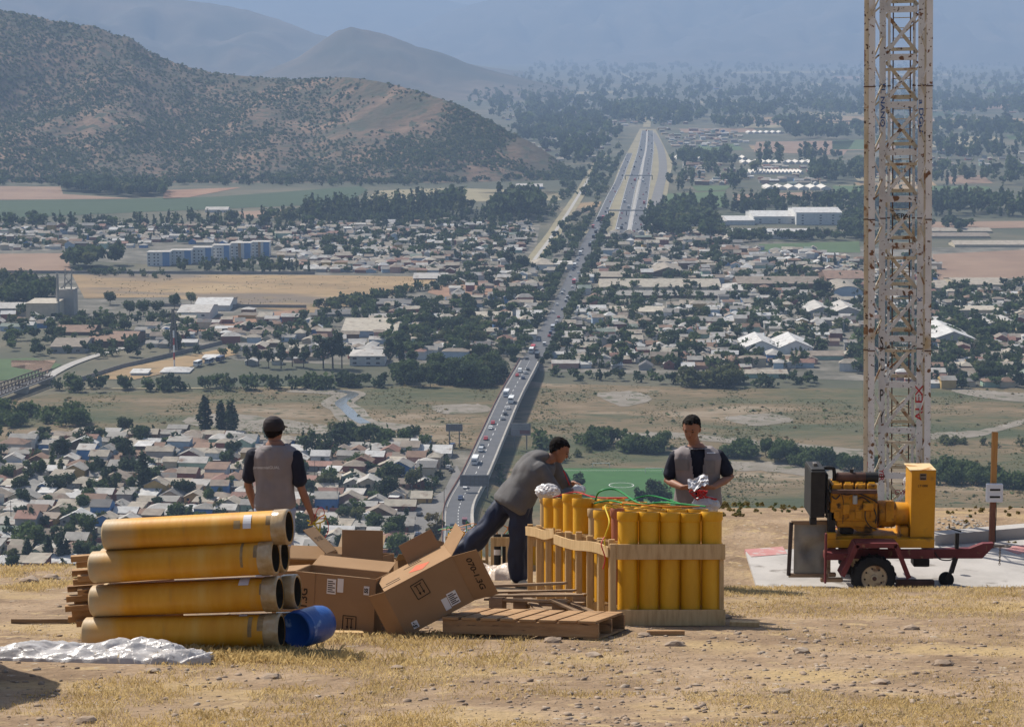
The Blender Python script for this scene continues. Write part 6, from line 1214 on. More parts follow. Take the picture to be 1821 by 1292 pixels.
# ------------------------------------------------------------------ lattice tower
M_tw = objmat("tower_paint", [(.52, .51, .5), (.63, .625, .615), (.67, .665, .655)], 2, .6, spots=[((.42, .33, .2), 1.6, .6, .12), ((.17, .085, .045), 7, .61, .03), ((.07, .04, .025), 17, .63, .02)], detail=8)
M_twy = objmat("tower_paint_stained", [(.42, .35, .24), (.58, .51, .4)], 2, .65, spots=[((.25, .14, .07), 4, .58, .06), ((.09, .05, .03), 14, .62, .02)], detail=8)
TB = G(1596, 956, TZ); TBX = math.atan2(TB.x, TB.y); tw = empty("lattice_tower", TB, (0, -.02, -TBX), label="tall rust-stained white lattice tower rising out of frame", cat="tower"); TH = 11.2; tw.scale = (.93, 1, 1)
def leg(x, d, w, m, name="leg", dd=None):
    mb = MB(); dd = dd or w
    mb.b2((x - w / 2, d, 0), (x + w / 2, d + .014, TH)); sx = -1 if x < 0 else 1; mb.b2((x + sx * (w / 2 - .014) - (.014 if sx < 0 else 0), d + .014, 0), (x + sx * (w / 2 - .014) + (.014 if sx > 0 else 0), d + dd, TH))
    for k in range(5): z = 1.1 + k * 2.3; mb.b2((x - w / 2 - .008, d - .009, z), (x + w / 2 + .008, d - .001, z + .02), 1)
    return mb.build(name, [m, M_rustp], tw)
leg(-.5, -.3, .12, M_tw, dd=.1); leg(.55, -.3, .115, M_tw, dd=.1); leg(-.605, -.18, .085, M_twy, dd=.06); leg(-.31, .0, .12, M_tw, dd=.1); leg(.4, .0, .115, M_tw, dd=.1); leg(-.19, .1, .05, M_tw, "inner_rail", .05); leg(.27, .1, .05, M_tw, "inner_rail", .05); leg(-.52, .5, .1, M_twy, dd=.1); leg(.5, .5, .1, M_twy, dd=.1)
for k in range(14):
    z = .25 + k * .82
    MB().b2((-.25, .02, z), (.33, .035, z + .11)).build("cross_plate", M_tw, tw); MB().b2((-.16, .152, z + .16), (.3, .165, z + .22)).build("cross_plate", M_twy, tw)
    if k % 2 == 0: MB().b2((-.25, -.02, z - .18), (.33, .0, z - .13)).build("cross_bar", M_twy, tw)
    MB().bar((-.25, .04, z + .12), (.33, .06, z + .8), .065, .012, up=(0, 1, 0)).build("diagonal_brace", M_tw, tw); MB().bar((.33, .09, z + .12), (-.25, .11, z + .8), .065, .012, up=(0, 1, 0)).build("diagonal_brace", M_twy, tw)
    for s, x0, x1 in ((-1, -.5, -.31), (1, .55, .4)): MB().bar((x0, -.19, z), (x1, .0, z + .41), .012, .035).build("side_brace", M_twy, tw); MB().bar((x1, .0, z + .41), (x0, -.19, z + .82), .012, .03).build("side_brace", M_tw, tw)
    MB().bar((-.5, .6, z), (.48, .6, z + .8), .03, .03).build("rear_brace", M_twy, tw)
mb = MB()
for x in (-.12, .2): mb.b2((x - .012, .4, 0), (x + .012, .425, TH))
mb.build("ladder_rails", M_rustp, tw)
for k in range(62): MB().b2((-.108, .405, .2 + k * .176), (.188, .42, .216 + k * .176)).build("ladder_rung", M_twy, tw)
M_spb = objmat("spray_black", [(.03, .03, .03)], 5, .6); M_spr = objmat("spray_red", [(.45, .03, .04)], 5, .6); M_spblue = objmat("spray_blue", [(.05, .12, .3)], 5, .6); M_spm = objmat("spray_maroon", [(.22, .03, .06)], 5, .6)
def tz(py): return -(py - 70) * TB.y / F - TB.z
def graf(body, x, py, d, size, m, rot=90, sx=1.0): text_obj("graffiti", body, size, Matrix.Translation((x, d - .004, tz(py))) @ Matrix.Rotation(math.pi / 2, 4, 'X') @ Matrix.Rotation(R(rot), 4, 'Z') @ Matrix.Scale(sx, 4, (1, 0, 0)), m, tw, bold=.002)
for c_, py in zip("SCPY", (610, 650, 705, 745)): graf(c_, -.31, py, .0, .3, M_spb, 0, .5)
graf("ALEX", .4, 718, .0, .2, M_spr, 90, 1.35); graf("EL NANO", -.31, 185, .0, .11, M_spblue, -90, 1.6); graf("a DGU", .4, 205, .0, .11, M_spblue, -90, 1.8); graf("PEPA", .04, 382, .02, .12, M_spb, 0, 1.1); graf("YER", -.31, 850, .0, .12, M_spr, -90); graf("CVKA", .1, 882, .02, .12, M_spm, 0); graf("r", -.55, 825, -.18, .15, M_spr, 0); graf("K", .4, 530, .0, .12, M_spblue, 90)
MB().bar((.1, .0, tz(868)), (.32, -.02, tz(828)), .05, .02, up=(0, 1, 0)).build("red_brace", M_mar, tw)
# ------------------------------------------------------------------ pole with meter box
B_ = G(1763, 973, TZ + .06); o = empty("meter_pole", B_, label="square wooden post carrying a white meter box, right of the trailer", cat="post"); s = F / B_.y; h = (973 - 760) / s
MB().b2((-.045, -.045, 0), (.045, .045, 1.1)).build("lower_post", objmat("post_dark", [(.13, .05, .035), (.22, .1, .06)], 3, .8, stretch=(8, 8, 1)), o, bevel=.004); MB().b2((-.046, -.046, 1.1), (.046, .046, h)).build("upper_post", objmat("post_orange", [(.36, .17, .05), (.46, .24, .08)], 3, .7, stretch=(8, 8, 1)), o, bevel=.004)
z0, z1 = (973 - 886) / s, (973 - 853) / s; bx = MB().b2((-.14, -.15, z0), (.14, -.047, z1)).build("meter_box", objmat("box_white", [(.62, .62, .64), (.7, .7, .72)], 4, .5), o, bevel=.008)
for k in (.3, .7): z = z0 + (z1 - z0) * k; MB().b2((-.11, -.156, z - .035), (.11, -.1495, z + .035)).build("slot_cover", M_paper, bx); MB().b2((-.09, -.159, z - .018), (.09, -.1555, z + .018)).build("slot", M_rad, bx)
MB().tube(smooth_line([Vector((.055, 0, z0)), Vector((.06, -.02, z0 - .2)), Vector((.05, -.05, z0 - .5)), Vector((.06, -.02, .1))], 4), .008, 6).build("cable", M_rad, o, True)
blob("white_sack", GO + gp(960, 315, 2.2), (.06, .06, .09), M_bag, "white sack hung on the tower behind the cabinet", "sack", 3, .3)
# ------------------------------------------------------------------ people
M_skin = objmat("skin", [(.25, .115, .07), (.3, .145, .09)], 6, .55, spec=.35)
M_hair = objmat("black_hair", [(.005, .004, .004), (.014, .011, .01)], 40, .85, spec=.12, bump=.8, bscale=90, bdist=.006)
M_vest = objmat("grey_vest", [(.2, .175, .175), (.26, .23, .23)], 4, .85, bump=.3, bscale=40, bdist=.004)
M_vestd = objmat("vest_trim", [(.15, .14, .14), (.19, .175, .175)], 6, .8)
M_refl = objmat("reflective_band", [(.33, .34, .3), (.42, .43, .38)], 6, .5)
M_vtext = objmat("vest_print", [(.6, .58, .57), (.66, .64, .63)], 6, .6)
M_navy = objmat("navy_tee", [(.008, .01, .02), (.018, .02, .035)], 5, .85)
M_track = objmat("navy_track", [(.008, .013, .035), (.014, .022, .055)], 5, .6, spec=.35)
M_sweat = objmat("grey_sweatshirt", [(.1, .096, .096), (.135, .13, .13)], 8, .9, bump=.3, bscale=60, bdist=.003)
M_jean = objmat("pale_jeans", [(.28, .33, .45), (.36, .42, .54)], 6, .85)
M_cap = objmat("dark_cap", [(.025, .02, .022), (.045, .038, .04)], 8, .85)
M_shoe = objmat("shoe_tan", [(.4, .34, .25), (.55, .48, .36)], 6, .7); M_shoeb = objmat("shoe_black", [(.02, .02, .02)], 6, .6)
M_eye = objmat("eye_dark", [(.015, .01, .008)], 6, .3); M_lip = objmat("lip", [(.2, .075, .055)], 6, .5)
M_glove = objmat("work_glove", [(.5, .48, .46), (.62, .6, .58)], 10, .85)
def loft(mb, secs, n=20):
    vs = []
    for c, a, b in secs:
        for k in range(n): t = 2 * math.pi * k / n; vs.append(c + a * math.cos(t) + b * math.sin(t))
    fs = [(i * n + k, i * n + (k + 1) % n, (i + 1) * n + (k + 1) % n, (i + 1) * n + k) for i in range(len(secs) - 1) for k in range(n)]
    fs += [tuple(range(n - 1, -1, -1)), tuple(range((len(secs) - 1) * n, len(secs) * n))]
    mb.add(vs, fs)
def limb(mb, pts, rs, n=14):
    """tapered round limb with a rounded end"""
    pts = [Vector(p) for p in pts]; d0, d1 = (pts[1] - pts[0]).normalized(), (pts[-1] - pts[-2]).normalized()
    mb.tube([pts[0] - d0 * rs[0] * .5] + pts + [pts[-1] + d1 * rs[-1] * .5], [rs[0] * .6] + list(rs) + [rs[-1] * .6], n)
def ell(mb, c, r, n=12):
    for_ = [(math.sin(math.pi * k / n) * 1.0, -math.cos(math.pi * k / n)) for k in range(n + 1)]
    c = Vector(c); loft(mb, [(c + Vector((0, 0, z * r[2])), Vector((max(q, .02) * r[0], 0, 0)), Vector((0, max(q, .02) * r[1], 0))) for q, z in for_], 14)
def remesh(mb, vox, it=3, wr=0.0, wsc=9.0, seed=0.0):
    bm = bmesh.new(); me = bpy.data.meshes.new("tmp"); me.from_pydata(mb.v, [], mb.f); bm.from_mesh(me); bmesh.ops.recalc_face_normals(bm, faces=bm.faces); bm.to_mesh(me); bm.free()
    o = bpy.data.objects.new("tmp", me); C.objects.link(o)
    m = o.modifiers.new("r", 'REMESH'); m.mode = 'VOXEL'; m.voxel_size = vox; m.use_smooth_shade = True
    s = o.modifiers.new("s", 'SMOOTH'); s.iterations = it; s.factor = .5
    bpy.context.view_layer.update(); out = bpy.data.meshes.new_from_object(o.evaluated_get(bpy.context.evaluated_depsgraph_get())); bpy.data.objects.remove(o); bpy.data.meshes.remove(me)
    if wr:
        co = [v.co.copy() for v in out.vertices]; no = [v.normal.copy() for v in out.vertices]
        for v, c, n_ in zip(out.vertices, co, no):
            q = Vector((c.x * wsc, c.y * wsc, c.z * wsc * .55)) + Vector((seed, 0, 0)); v.co = c + n_ * wr * (abs(noise.noise(q)) * 1.6 - .35 + .5 * noise.noise(q * 2.1))
    out.polygons.foreach_set("use_smooth", [True] * len(out.polygons)); out.update(); return out
def torso(mb, pel, neck, xa, xb, off=0.0, t0=-.14, t1=1.06, fat=1.0):
    """torso round the spine PEL..NECK; XA, XB lateral unit vectors at hips and shoulders"""
    up = (neck - pel); L_ = up.length; up.normalize()
    prof = [(-.14, .13, .09), (0, .172, .125), (.2, .163, .118), (.4, .155, .112), (.62, .176, .122), (.8, .192, .118), (.9, .17, .105), (.97, .11, .085), (1.06, .062, .062)]
    secs = []
    for t in [t0] + [p[0] for p in prof if t0 < p[0] < t1] + [t1]:
        w = float(np.interp(t, [p[0] for p in prof], [p[1] for p in prof])) * fat + off; d = float(np.interp(t, [p[0] for p in prof], [p[2] for p in prof])) * fat + off
        x = xa.lerp(xb, max(0, min(1, t))).normalized(); y = up.cross(x).normalized(); secs.append((pel + up * (L_ * t), x * w, y * d))
    loft(mb, secs, 24)
def head(mb, c, up, fw):
    """head centred on C (mid height), 0.235 tall"""
    up = up.normalized(); fw = (fw - up * fw.dot(up)).normalized(); rt = fw.cross(up)
    S = [(0, .036, .034, .045), (.015, .05, .05, .035), (.045, .064, .075, .018), (.08, .074, .09, .006), (.115, .08, .099, 0), (.15, .083, .102, -.004), (.185, .077, .094, -.008), (.212, .057, .07, -.012), (.23, .026, .034, -.014)]
    b = c - up * .115; loft(mb, [(b + up * h + fw * o, rt * w, fw * d) for h, w, d, o in S], 22)
    n0 = b + up * .085 + fw * .098; mb.tube([b + up * .125 + fw * .092, n0 + fw * .008, b + up * .072 + fw * .098], [.008, .014, .013], 8)
    for s in (-1, 1): ell(mb, b + up * .1 + rt * s * .083 - fw * .005, (.012, .02, .03) if abs(fw.y) < .7 else (.012, .014, .03))
    mb.tube([b + up * .13 + fw * .086 - rt * .05, b + up * .135 + fw * .094, b + up * .13 + fw * .086 + rt * .05], [.01, .012, .01], 8)
    return b, up, fw, rt
def hand(mb, w, d, n, side, curl=.6, spread=.25, L_=.185):
    """five-fingered hand from wrist W along D; N is the palm's facing, SIDE the thumb side"""
    d, n = d.normalized(), n.normalized(); n = (n - d * n.dot(d)).normalized(); s = d.cross(n) * side
    loft(mb, [(w + d * h, s * a, n * b) for h, a, b in ((-.01, .024, .02), (.02, .032, .018), (.06, .041, .016), (.088, .04, .013))], 14)
    for k, (o, l) in enumerate(((.031, .072), (.0105, .08), (-.0105, .075), (-.031, .058))):
        p = w + d * .08 + s * o; a = 0.0; P = [p]
        for j, f in enumerate((.45, .32, .23)): a += curl * (.55 + .25 * j) + .05 * k; p = p + (d * math.cos(a) + n * math.sin(a) + s * spread * o * 4).normalized() * l * f; P.append(p)
        limb(mb, P, [.0092, .0086, .0078, .0068], 8)
    p = w + d * .03 + s * .03; P = [p, p + (d * .6 + s * .75 + n * .25).normalized() * .035, p + (d * .6 + s * .75 + n * .25).normalized() * .035 + (d * .9 + s * .15 + n * .4).normalized() * .032]; limb(mb, P, [.0125, .0105, .0085], 8)
def shell(src, pred, push, name, m, parent, jit=0.0, seed=0.0):
    """faces of mesh SRC whose centre meets PRED, pushed outwards"""
    bm = bmesh.new(); bm.from_mesh(src); bm.normal_update()
    bmesh.ops.delete(bm, geom=[f for f in bm.faces if not pred(f.calc_center_median(), f.normal)], context='FACES')
    for v in bm.verts: v.co += v.normal * (push + jit * noise.noise(v.co * 45 + Vector((seed, 0, 0))))
    ext = bmesh.ops.solidify(bm, geom=bm.faces[:], thickness=max(.004, push * .8)); me = bpy.data.meshes.new(name); bm.to_mesh(me); bm.free(); me.materials.clear(); me.materials.append(m)
    me.polygons.foreach_set("use_smooth", [True] * len(me.polygons)); return link(name, me, parent)
def wear(name, mb, m, parent, vox=.011, wr=.012, wsc=9, seed=0.0, it=3):
    me = remesh(mb, vox, it, wr, wsc, seed); me.materials.clear(); me.materials.append(m); return link(name, me, parent)
def shoe(parent, ank, fwd, m):
    f = Vector((fwd.x, fwd.y, -SLOPE * fwd.y)).normalized(); b = Vector((ank.x, ank.y, zg(ank.x, ank.y))); s = Vector((f.y, -f.x, 0)).normalized(); u = s.cross(f); mb = MB()
    loft(mb, [(b - f * .09 + u * .05, s * .02, u * .03), (b - f * .075 + u * .055, s * .036, u * .052), (b + u * .06, s * .043, u * .06), (b + f * .08 + u * .045, s * .047, u * .045), (b + f * .15 + u * .032, s * .043, u * .03), (b + f * .185 + u * .025, s * .022, u * .018)], 16)
    me = mb.mesh("shoe", m, 'all'); return link("shoe", me, parent)
def face(o, hd, pl=1):
    b, up, fw, rt = hd
    for s in (-1, 1):
        mb = MB(); ell(mb, b + up * .113 + fw * .0885 + rt * s * .033, (.013, .008, .007)); link("eye", mb.mesh("eye", M_eye, 'all'), o)
        mb = MB(); mb.tube([b + up * .134 + fw * .096 + rt * s * .016, b + up * .139 + fw * .094 + rt * s * .034, b + up * .132 + fw * .082 + rt * s * .052], [.003, .005, .003], 6); link("eyebrow", mb.mesh("eyebrow", M_hair), o)
    mb = MB(); mb.tube([b + up * .047 + fw * .082 - rt * .024, b + up * .048 + fw * .092, b + up * .047 + fw * .082 + rt * .024], [.003, .006, .003], 6); link("mouth", mb.mesh("mouth", M_lip), o)
def hairpred(hd, line=.165, back=.055):
    b, up, fw, rt = hd
    def f(c, n):
        q = c - b; h, d, s = q.dot(up), q.dot(fw), abs(q.dot(rt))
        if h < -.02 or h > .3 or abs(d) > .16 or s > .11: return False
        t = min(1, max(0, (.04 - d) / .1)); return h > line + .016 * noise.noise(q * 60) - (line - back) * t
    return f
UPV = Vector((0, 0, 1))
def leggeo(mb, hip, knee, ank, r): limb(mb, [hip, hip.lerp(knee, .5), knee, knee.lerp(ank, .4), ank], r, 16)
def person(label, pts, headup, headfw, hands, xa, xb, hairf):
    """skin body as one mesh; PTS in world space"""
    mb = MB(); p = pts; torso(mb, p['pel'], p['neck'], xa, xb); limb(mb, [p['neck'] - UPV * .03, p['head'] - headup * .07], [.058, .055], 16); hd = head(mb, p['head'], headup, headfw)
    for s in 'lr':
        limb(mb, [p[s + 'sh'], p[s + 'sh'].lerp(p[s + 'el'], .45), p[s + 'el'], p[s + 'el'].lerp(p[s + 'wr'], .35), p[s + 'wr']], [.058, .05, .04, .041, .027], 14)
        hand(mb, p[s + 'wr'], *hands[s])
        leggeo(mb, p[s + 'hip'], p[s + 'kn'], p[s + 'an'], [.085, .075, .055, .055, .04])
    me = remesh(mb, .0055, 2); me.materials.clear(); me.materials.append(M_skin); o = link("person", me, label=label, cat="person"); return o, hd, me
def bvh_of(o): return BVHTree.FromPolygons([v.co.copy() for v in o.data.vertices], [tuple(q.vertices) for q in o.data.polygons])
def onto(bvh, px, py, off=.004):
    d = ray(px, py).normalized(); h = bvh.ray_cast(d * 5, d)
    return (h[0] - d * off) if h[0] else None
def decal(name, bvh, x0, x1, y0, y1, m, parent, n=14, off=.004, skew=0.0):
    V = []; ok = True
    for i in range(n):
        for j in range(5):
            q = onto(bvh, x0 + (x1 - x0) * i / (n - 1), y0 + (y1 - y0) * j / 4 + skew * i / (n - 1), off)
            if q is None: return None
            V.append(q)
    idx = np.arange(n * 5).reshape(n, 5); return link(name, npmesh(name, V, np.stack([idx[:-1, :-1], idx[:-1, 1:], idx[1:, 1:], idx[1:, :-1]], -1).reshape(-1, 4), m, smooth=True), parent)
def decal_text(body, bvh, cx, cy, wpx, size_px, m, parent, skew=0.0, bold=.0):
    cu = bpy.data.curves.new("t", 'FONT'); cu.body = body; cu.size = 1; cu.align_x = 'CENTER'; cu.align_y = 'CENTER'; cu.offset = bold
    t = bpy.data.objects.new("t", cu); C.objects.link(t); bpy.context.view_layer.update(); me = bpy.data.meshes.new_from_object(t.evaluated_get(bpy.context.evaluated_depsgraph_get())); bpy.data.objects.remove(t)
    xs_ = [v.co.x for v in me.vertices]; k = wpx / (max(xs_) - min(xs_))
    for v in me.vertices:
        q = onto(bvh, cx + v.co.x * k, cy - v.co.y * size_px + skew * v.co.x * k, .005); v.co = q if q is not None else onto(bvh, cx, cy, .005)
    me.materials.clear(); me.materials.append(m); return link("printed_text", me, parent)
# --- man in the cap, seen from behind
Y0 = 21.6
def J(x, y, d=0.0): return W(x, y, Y0 + d)
p = dict(pel=J(489, 898), neck=J(489, 789), head=J(487, 763, .02), lsh=J(453, 806), rsh=J(523, 808), lel=J(441, 860, .05), rel=J(536, 868, -.02), lwr=J(452, 900, .22), rwr=J(553, 912, .02), lhip=J(474, 905), rhip=J(506, 905), lkn=J(470, 972, .05), rkn=J(507, 972, .04), lan=J(466, 1036, .02), ran=J(510, 1038, .02))
xv = Vector((1, .05, 0)).normalized()
man, hd, me = person("man in a dark cap and grey vest seen from behind, holding wires", p, Vector((.03, .06, 1)), Vector((.5, .86, -.05)), {'l': ((.3, .5, -.5), (.8, 0, 0), 1), 'r': (Vector((.25, .1, -1)), Vector((-.2, .9, 0)), 1, .9)} if False else {'l': (Vector((.3, .6, -.4)), Vector((1, 0, 0)), 1, .5), 'r': (Vector((.35, .1, -1)), Vector((-.7, .6, -.2)), 1, .95)}, xv, xv, None)
shell(me, lambda c, n: hairpred(hd, .13, .03)(c, n) and (c - hd[0]).dot(hd[1]) < .15, .012, "hair", M_hair, man, .006, 2)
cap = shell(me, lambda c, n: -.02 < (c - hd[0]).dot(hd[1]) - .13 < .2 and (c - hd[0]).length < .3, .016, "cap", M_cap, man)
b, up, fw, rt = hd; mb = MB(); loft(mb, [(b + up * .142 + fw * .08, rt * .075, up * .006), (b + up * .138 + fw * .13, rt * .07, up * .006), (b + up * .125 + fw * .17, rt * .045, up * .005)], 16); link("cap_brim", mb.mesh("cap_brim", M_cap, 'all'), cap)
mb = MB(); torso(mb, p['pel'], p['neck'], xv, xv, .02, -.1, .99, 1.08); vest = wear("vest", mb, M_vest, man, .01, .014, 7, 3)
mb = MB(); torso(mb, p['pel'], p['neck'], xv, xv, .01, .1, 1.0)
for s in 'lr': limb(mb, [p[s + 'sh'], p[s + 'sh'].lerp(p[s + 'el'], .5), p[s + 'sh'].lerp(p[s + 'el'], .82)], [.082, .08, .078], 16)
wear("tee_shirt", mb, M_navy, man, .011, .01, 9, 5)
mb = MB(); torso(mb, p['pel'], p['neck'], xv, xv, .012, -.16, .12)
for s in 'lr': leggeo(mb, p[s + 'hip'], p[s + 'kn'], p[s + 'an'], [.112, .1, .085, .08, .072])
wear("jeans", mb, M_jean, man, .012, .012, 9, 6)
for s in 'lr': shoe(man, p[s + 'an'], Vector((.1, 1, 0)), M_shoeb)
bv = bvh_of(vest); decal("reflective_band", bv, 447, 496, 801, 813, M_refl, vest); decal_text("pirotecniaIGUAL", bv, 473, 831, 48, 7, M_vtext, vest, bold=.012); decal("collar_tab", bv, 464, 482, 797, 800, M_vestd, vest, 6)
hp_ = p['rwr'] + Vector((.03, 0, -.09)); r2 = random.Random(3)
for k, (c_, P) in enumerate((("yellow", [(-.07, 0, .02), (0, -.01, .0), (.06, .02, .05), (.11, .02, .06), (.09, 0, .01), (.0, .01, -.02), (-.06, 0, -.03)]), ("red", [(0, 0, .02), (.03, .02, .12), (.08, .02, .14), (.1, .01, .08), (.05, 0, .04), (.12, 0, .03), (.14, 0, -.08), (.1, 0, -.16), (.09, 0, -.2)]), ("yellow", [(0, 0, -.02), (.04, -.02, -.08), (.01, -.02, -.16), (.05, -.02, -.1), (.06, 0, .0)]))):
    wire("fuse_wire", [hp_ + Vector(q) for q in P], c_, ["yellow wire loop held by the man in the cap", "thin red wire loop hanging from the capped man's hand", "second yellow wire strand dangling below the capped man's hand"][k], .007 if c_ == "yellow" else .004)
# --- man bending over the racks
Y0 = 22.1
p = dict(pel=J(914, 893), neck=J(968, 815, .08), head=J(994, 799, .1), rsh=J(955, 832, -.1), lsh=J(975, 822, .26), rel=J(994, 884, -.12), lel=J(1012, 868, .3), rwr=J(1018, 871, -.02), lwr=J(1020, 858, .2), rhip=J(926, 900, -.07), lhip=J(898, 898, .09), rkn=J(922, 966, -.06), lkn=J(857, 948, .06), ran=J(922, 1026, -.02), lan=J(802, 1000, .1))
xh = Vector((.35, -1, 0)).normalized(); xs_ = Vector((-.2, -1, -.05)).normalized()
man, hd, me = person("man in a grey sweatshirt bending over the mortar racks", p, Vector((.42, 0, .9)), Vector((.75, -.1, -.6)), {'r': (Vector((1, .2, .1)), Vector((0, .6, -.8)), 1, .5), 'l': (Vector((.9, -.5, -.3)), Vector((0, -.6, -.8)), -1, .5)}, xh, xs_, None)
shell(me, hairpred(hd, .186, .05), .008, "hair", M_hair, man, .005, 4); face(man, hd)
mb = MB(); torso(mb, p['pel'] - Vector((.03, 0, .03)), p['neck'], xh, xs_, .04, -.08, 1.0, 1.22)
for s in 'lr': limb(mb, [p[s + 'sh'], p[s + 'sh'].lerp(p[s + 'el'], .5), p[s + 'el'], p[s + 'el'].lerp(p[s + 'wr'], .8)], [.1, .085, .07, .05], 16)
ell(mb, p['neck'] + Vector((-.05, -.02, .03)), (.11, .13, .06)); ell(mb, J(938, 842, .07), (.17, .21, .14))
wear("sweatshirt", mb, M_sweat, man, .011, .014, 5.5, 7, 8)
mb = MB(); torso(mb, p['pel'], p['pel'] + UPV * .5, xh, xh, .015, -.2, .22)
for s in 'lr': leggeo(mb, p[s + 'hip'], p[s + 'kn'], p[s + 'an'], [.12, .112, .098, .1, .095])
wear("track_trousers", mb, M_track, man, .012, .022, 7, 9)
shoe(man, p['ran'], Vector((.5, -.8, 0)), M_shoe); shoe(man, p['lan'], Vector((1, -.2, 0)), M_shoe)
mb = MB(); hand(mb, p['rwr'], Vector((1, .2, .15)), Vector((0, .6, -.8)), 1, .5); g = remesh(mb, .005, 2); 
for v in g.vertices: v.co += v.normal * .004
g.materials.clear(); g.materials.append(M_glove); link("glove", g, man)
mb = MB().tube([J(1013, 862, -.05), J(1002, 836, -.05)], .006, 6); mb.build("marker_stick", M_wire["red"], label="thin red stick in the bent man's hand", cat="stick")
# --- man in the vest facing the camera
Y0 = 22.0
p = dict(pel=J(1241, 893), neck=J(1238, 793), head=J(1230, 760, -.05), lsh=J(1203, 809), rsh=J(1275, 807), lel=J(1187, 855, -.02), rel=J(1299, 848, -.02), lwr=J(1214, 866, -.26), rwr=J(1268, 866, -.26), lhip=J(1226, 905), rhip=J(1257, 905), lkn=J(1222, 970, -.02), rkn=J(1259, 970, -.02), lan=J(1222, 1040, .02), ran=J(1260, 1040, .02))
xv = Vector((-1, .08, 0)).normalized()
man, hd, me = person("man in a pocketed grey vest and navy tee looking at his hands", p, Vector((-.06, -.3, .95)), Vector((-.3, -.85, -.42)), {'l': (Vector((.8, -.3, .1)), Vector((.1, .5, .6)), -1, .7), 'r': (Vector((-.8, -.3, .05)), Vector((-.1, .5, .6)), 1, .7)}, xv, xv, None)
shell(me, hairpred(hd, .188, .06), .008, "hair", M_hair, man, .005, 6); face(man, hd)
mb = MB(); torso(mb, p['pel'], p['neck'], xv, xv, .012, -.05, 1.0)
for s in 'lr': limb(mb, [p[s + 'sh'], p[s + 'sh'].lerp(p[s + 'el'], .5), p[s + 'sh'].lerp(p[s + 'el'], .8)], [.07, .072, .07], 16)
wear("tee_shirt", mb, M_navy, man, .011, .01, 9, 11)
mb = MB(); torso(mb, p['pel'], p['neck'], xv, xv, .035, -.12, .985, 1.17); vm_ = remesh(mb, .01, 3, .012, 7, 13); cz = p['neck'].z; cxm = p['neck'].x
def vp(c, n):
    h = cz - c.z; w = .075 * (1 - h / .62) if h < .35 else .018; return not (n.y < -.1 and abs(c.x - cxm - .004) < max(.012, w))
vest = shell(vm_, vp, .004, "vest", M_vest, man); bv = bvh_of(vest)
for x0, x1, y0_, y1_ in ((1201, 1224, 816, 836), (1248, 1272, 818, 842), (1199, 1226, 846, 868), (1252, 1282, 850, 880)): decal("pocket", bv, x0, x1, y0_, y1_, M_vestd, vest, 6, .012)
decal("reflective_band", bv, 1248, 1278, 795, 799, M_refl, vest, 6, .004, 3); decal("reflective_band", bv, 1257, 1272, 804, 806, M_vtext, vest, 6, .014)
mb = MB(); torso(mb, p['pel'], p['neck'], xv, xv, .012, -.2, .12)
for s in 'lr': leggeo(mb, p[s + 'hip'], p[s + 'kn'], p[s + 'an'], [.112, .1, .085, .08, .072])
wear("trousers", mb, M_vestd, man, .012, .012, 9, 6)
for s in 'lr': shoe(man, p[s + 'an'], Vector((.05, -1, 0)), M_shoeb)
# papers, red wires and white bag in his hands
c = J(1241, 858, -.34); V = []
for i in range(24):
    for j in range(16):
        u, v = i / 23 - .5, j / 15 - .5; V.append(c + Vector((u * .2, -.03 + .1 * v + .05 * noise.noise(Vector((u * 5, v * 5, 2))), .05 * abs(noise.noise(Vector((u * 5, v * 3, 5)))) + v * .09 + .03 * math.sin(u * 5))))
idx = np.arange(384).reshape(24, 16); link("paper_sheet", npmesh("paper_sheet", V, np.stack([idx[:-1, :-1], idx[1:, :-1], idx[1:, 1:], idx[:-1, 1:]], -1).reshape(-1, 4), M_paper, smooth=True), label="crumpled white paper held by the man in the vest", cat="paper")
r2 = random.Random(8); mb = MB()
for k in range(9):
    a = J(1252 + r2.uniform(-8, 8), 872, -.34); mb.tube(smooth_line([a, a + Vector((r2.uniform(-.16, .06), r2.uniform(-.03, .03), r2.uniform(-.05, .0))), a + Vector((r2.uniform(-.05, .1), 0, r2.uniform(-.12, -.05))), a + Vector((r2.uniform(.0, .16), 0, r2.uniform(-.2, -.08)))], 5), .0065, 6)
mb.build("red_cords", M_wire["red"], label="bunch of red cords hanging from the vested man's hands", cat="cord")
blob("white_bag", J(1255, 897, -.3), (.14, .1, .085), M_bag, "white plastic bag behind the front tubes below the red cords", "bag", 4, .15, 5)
# ------------------------------------------------------------------ dry grass, stones and an unseen heap added to cast the lower-left shadow
M_straw = mat("straw", [(.46, .33, .14), (.6, .45, .21), (.66, .52, .28)], 1.2, .9, detail=4, spec=.1)
N = M_straw.node_tree.nodes; L = M_straw.node_tree.links; tl = N.new("ShaderNodeBsdfTranslucent"); ms = N.new("ShaderNodeMixShader"); pb = N["Principled BSDF"]
L.new(pb.inputs["Base Color"].links[0].from_socket, tl.inputs[0]); ms.inputs[0].default_value = .5; L.new(pb.outputs[0], ms.inputs[1]); L.new(tl.outputs[0], ms.inputs[2]); L.new(ms.outputs[0], N["Material Output"].inputs[0])
def gpt(px, py):
    s = max(60, (py - 738) / 1.68); Y = F / s; x = (px - CX) / F * Y; return x, Y
rs = np.random.RandomState(9); B_ = []
def grass(zone_px, n, h0, h1, clump=6, thr=-.1):
    k = 0; tries = 0
    x0, x1, y0_, y1_ = zone_px
    while k < n and tries < n * 6:
        tries += 1; px, py = rs.uniform(x0, x1), rs.uniform(y0_, y1_); x, y = gpt(px, py)
        if noise.noise(Vector((x * .9, y * .9, 1))) + .6 * noise.noise(Vector((x * 3, y * 3, 4))) < thr: continue
        for j in range(clump): B_.append((x + rs.normal() * .05, y + rs.normal() * .05, rs.uniform(h0, h1)))
        k += clump
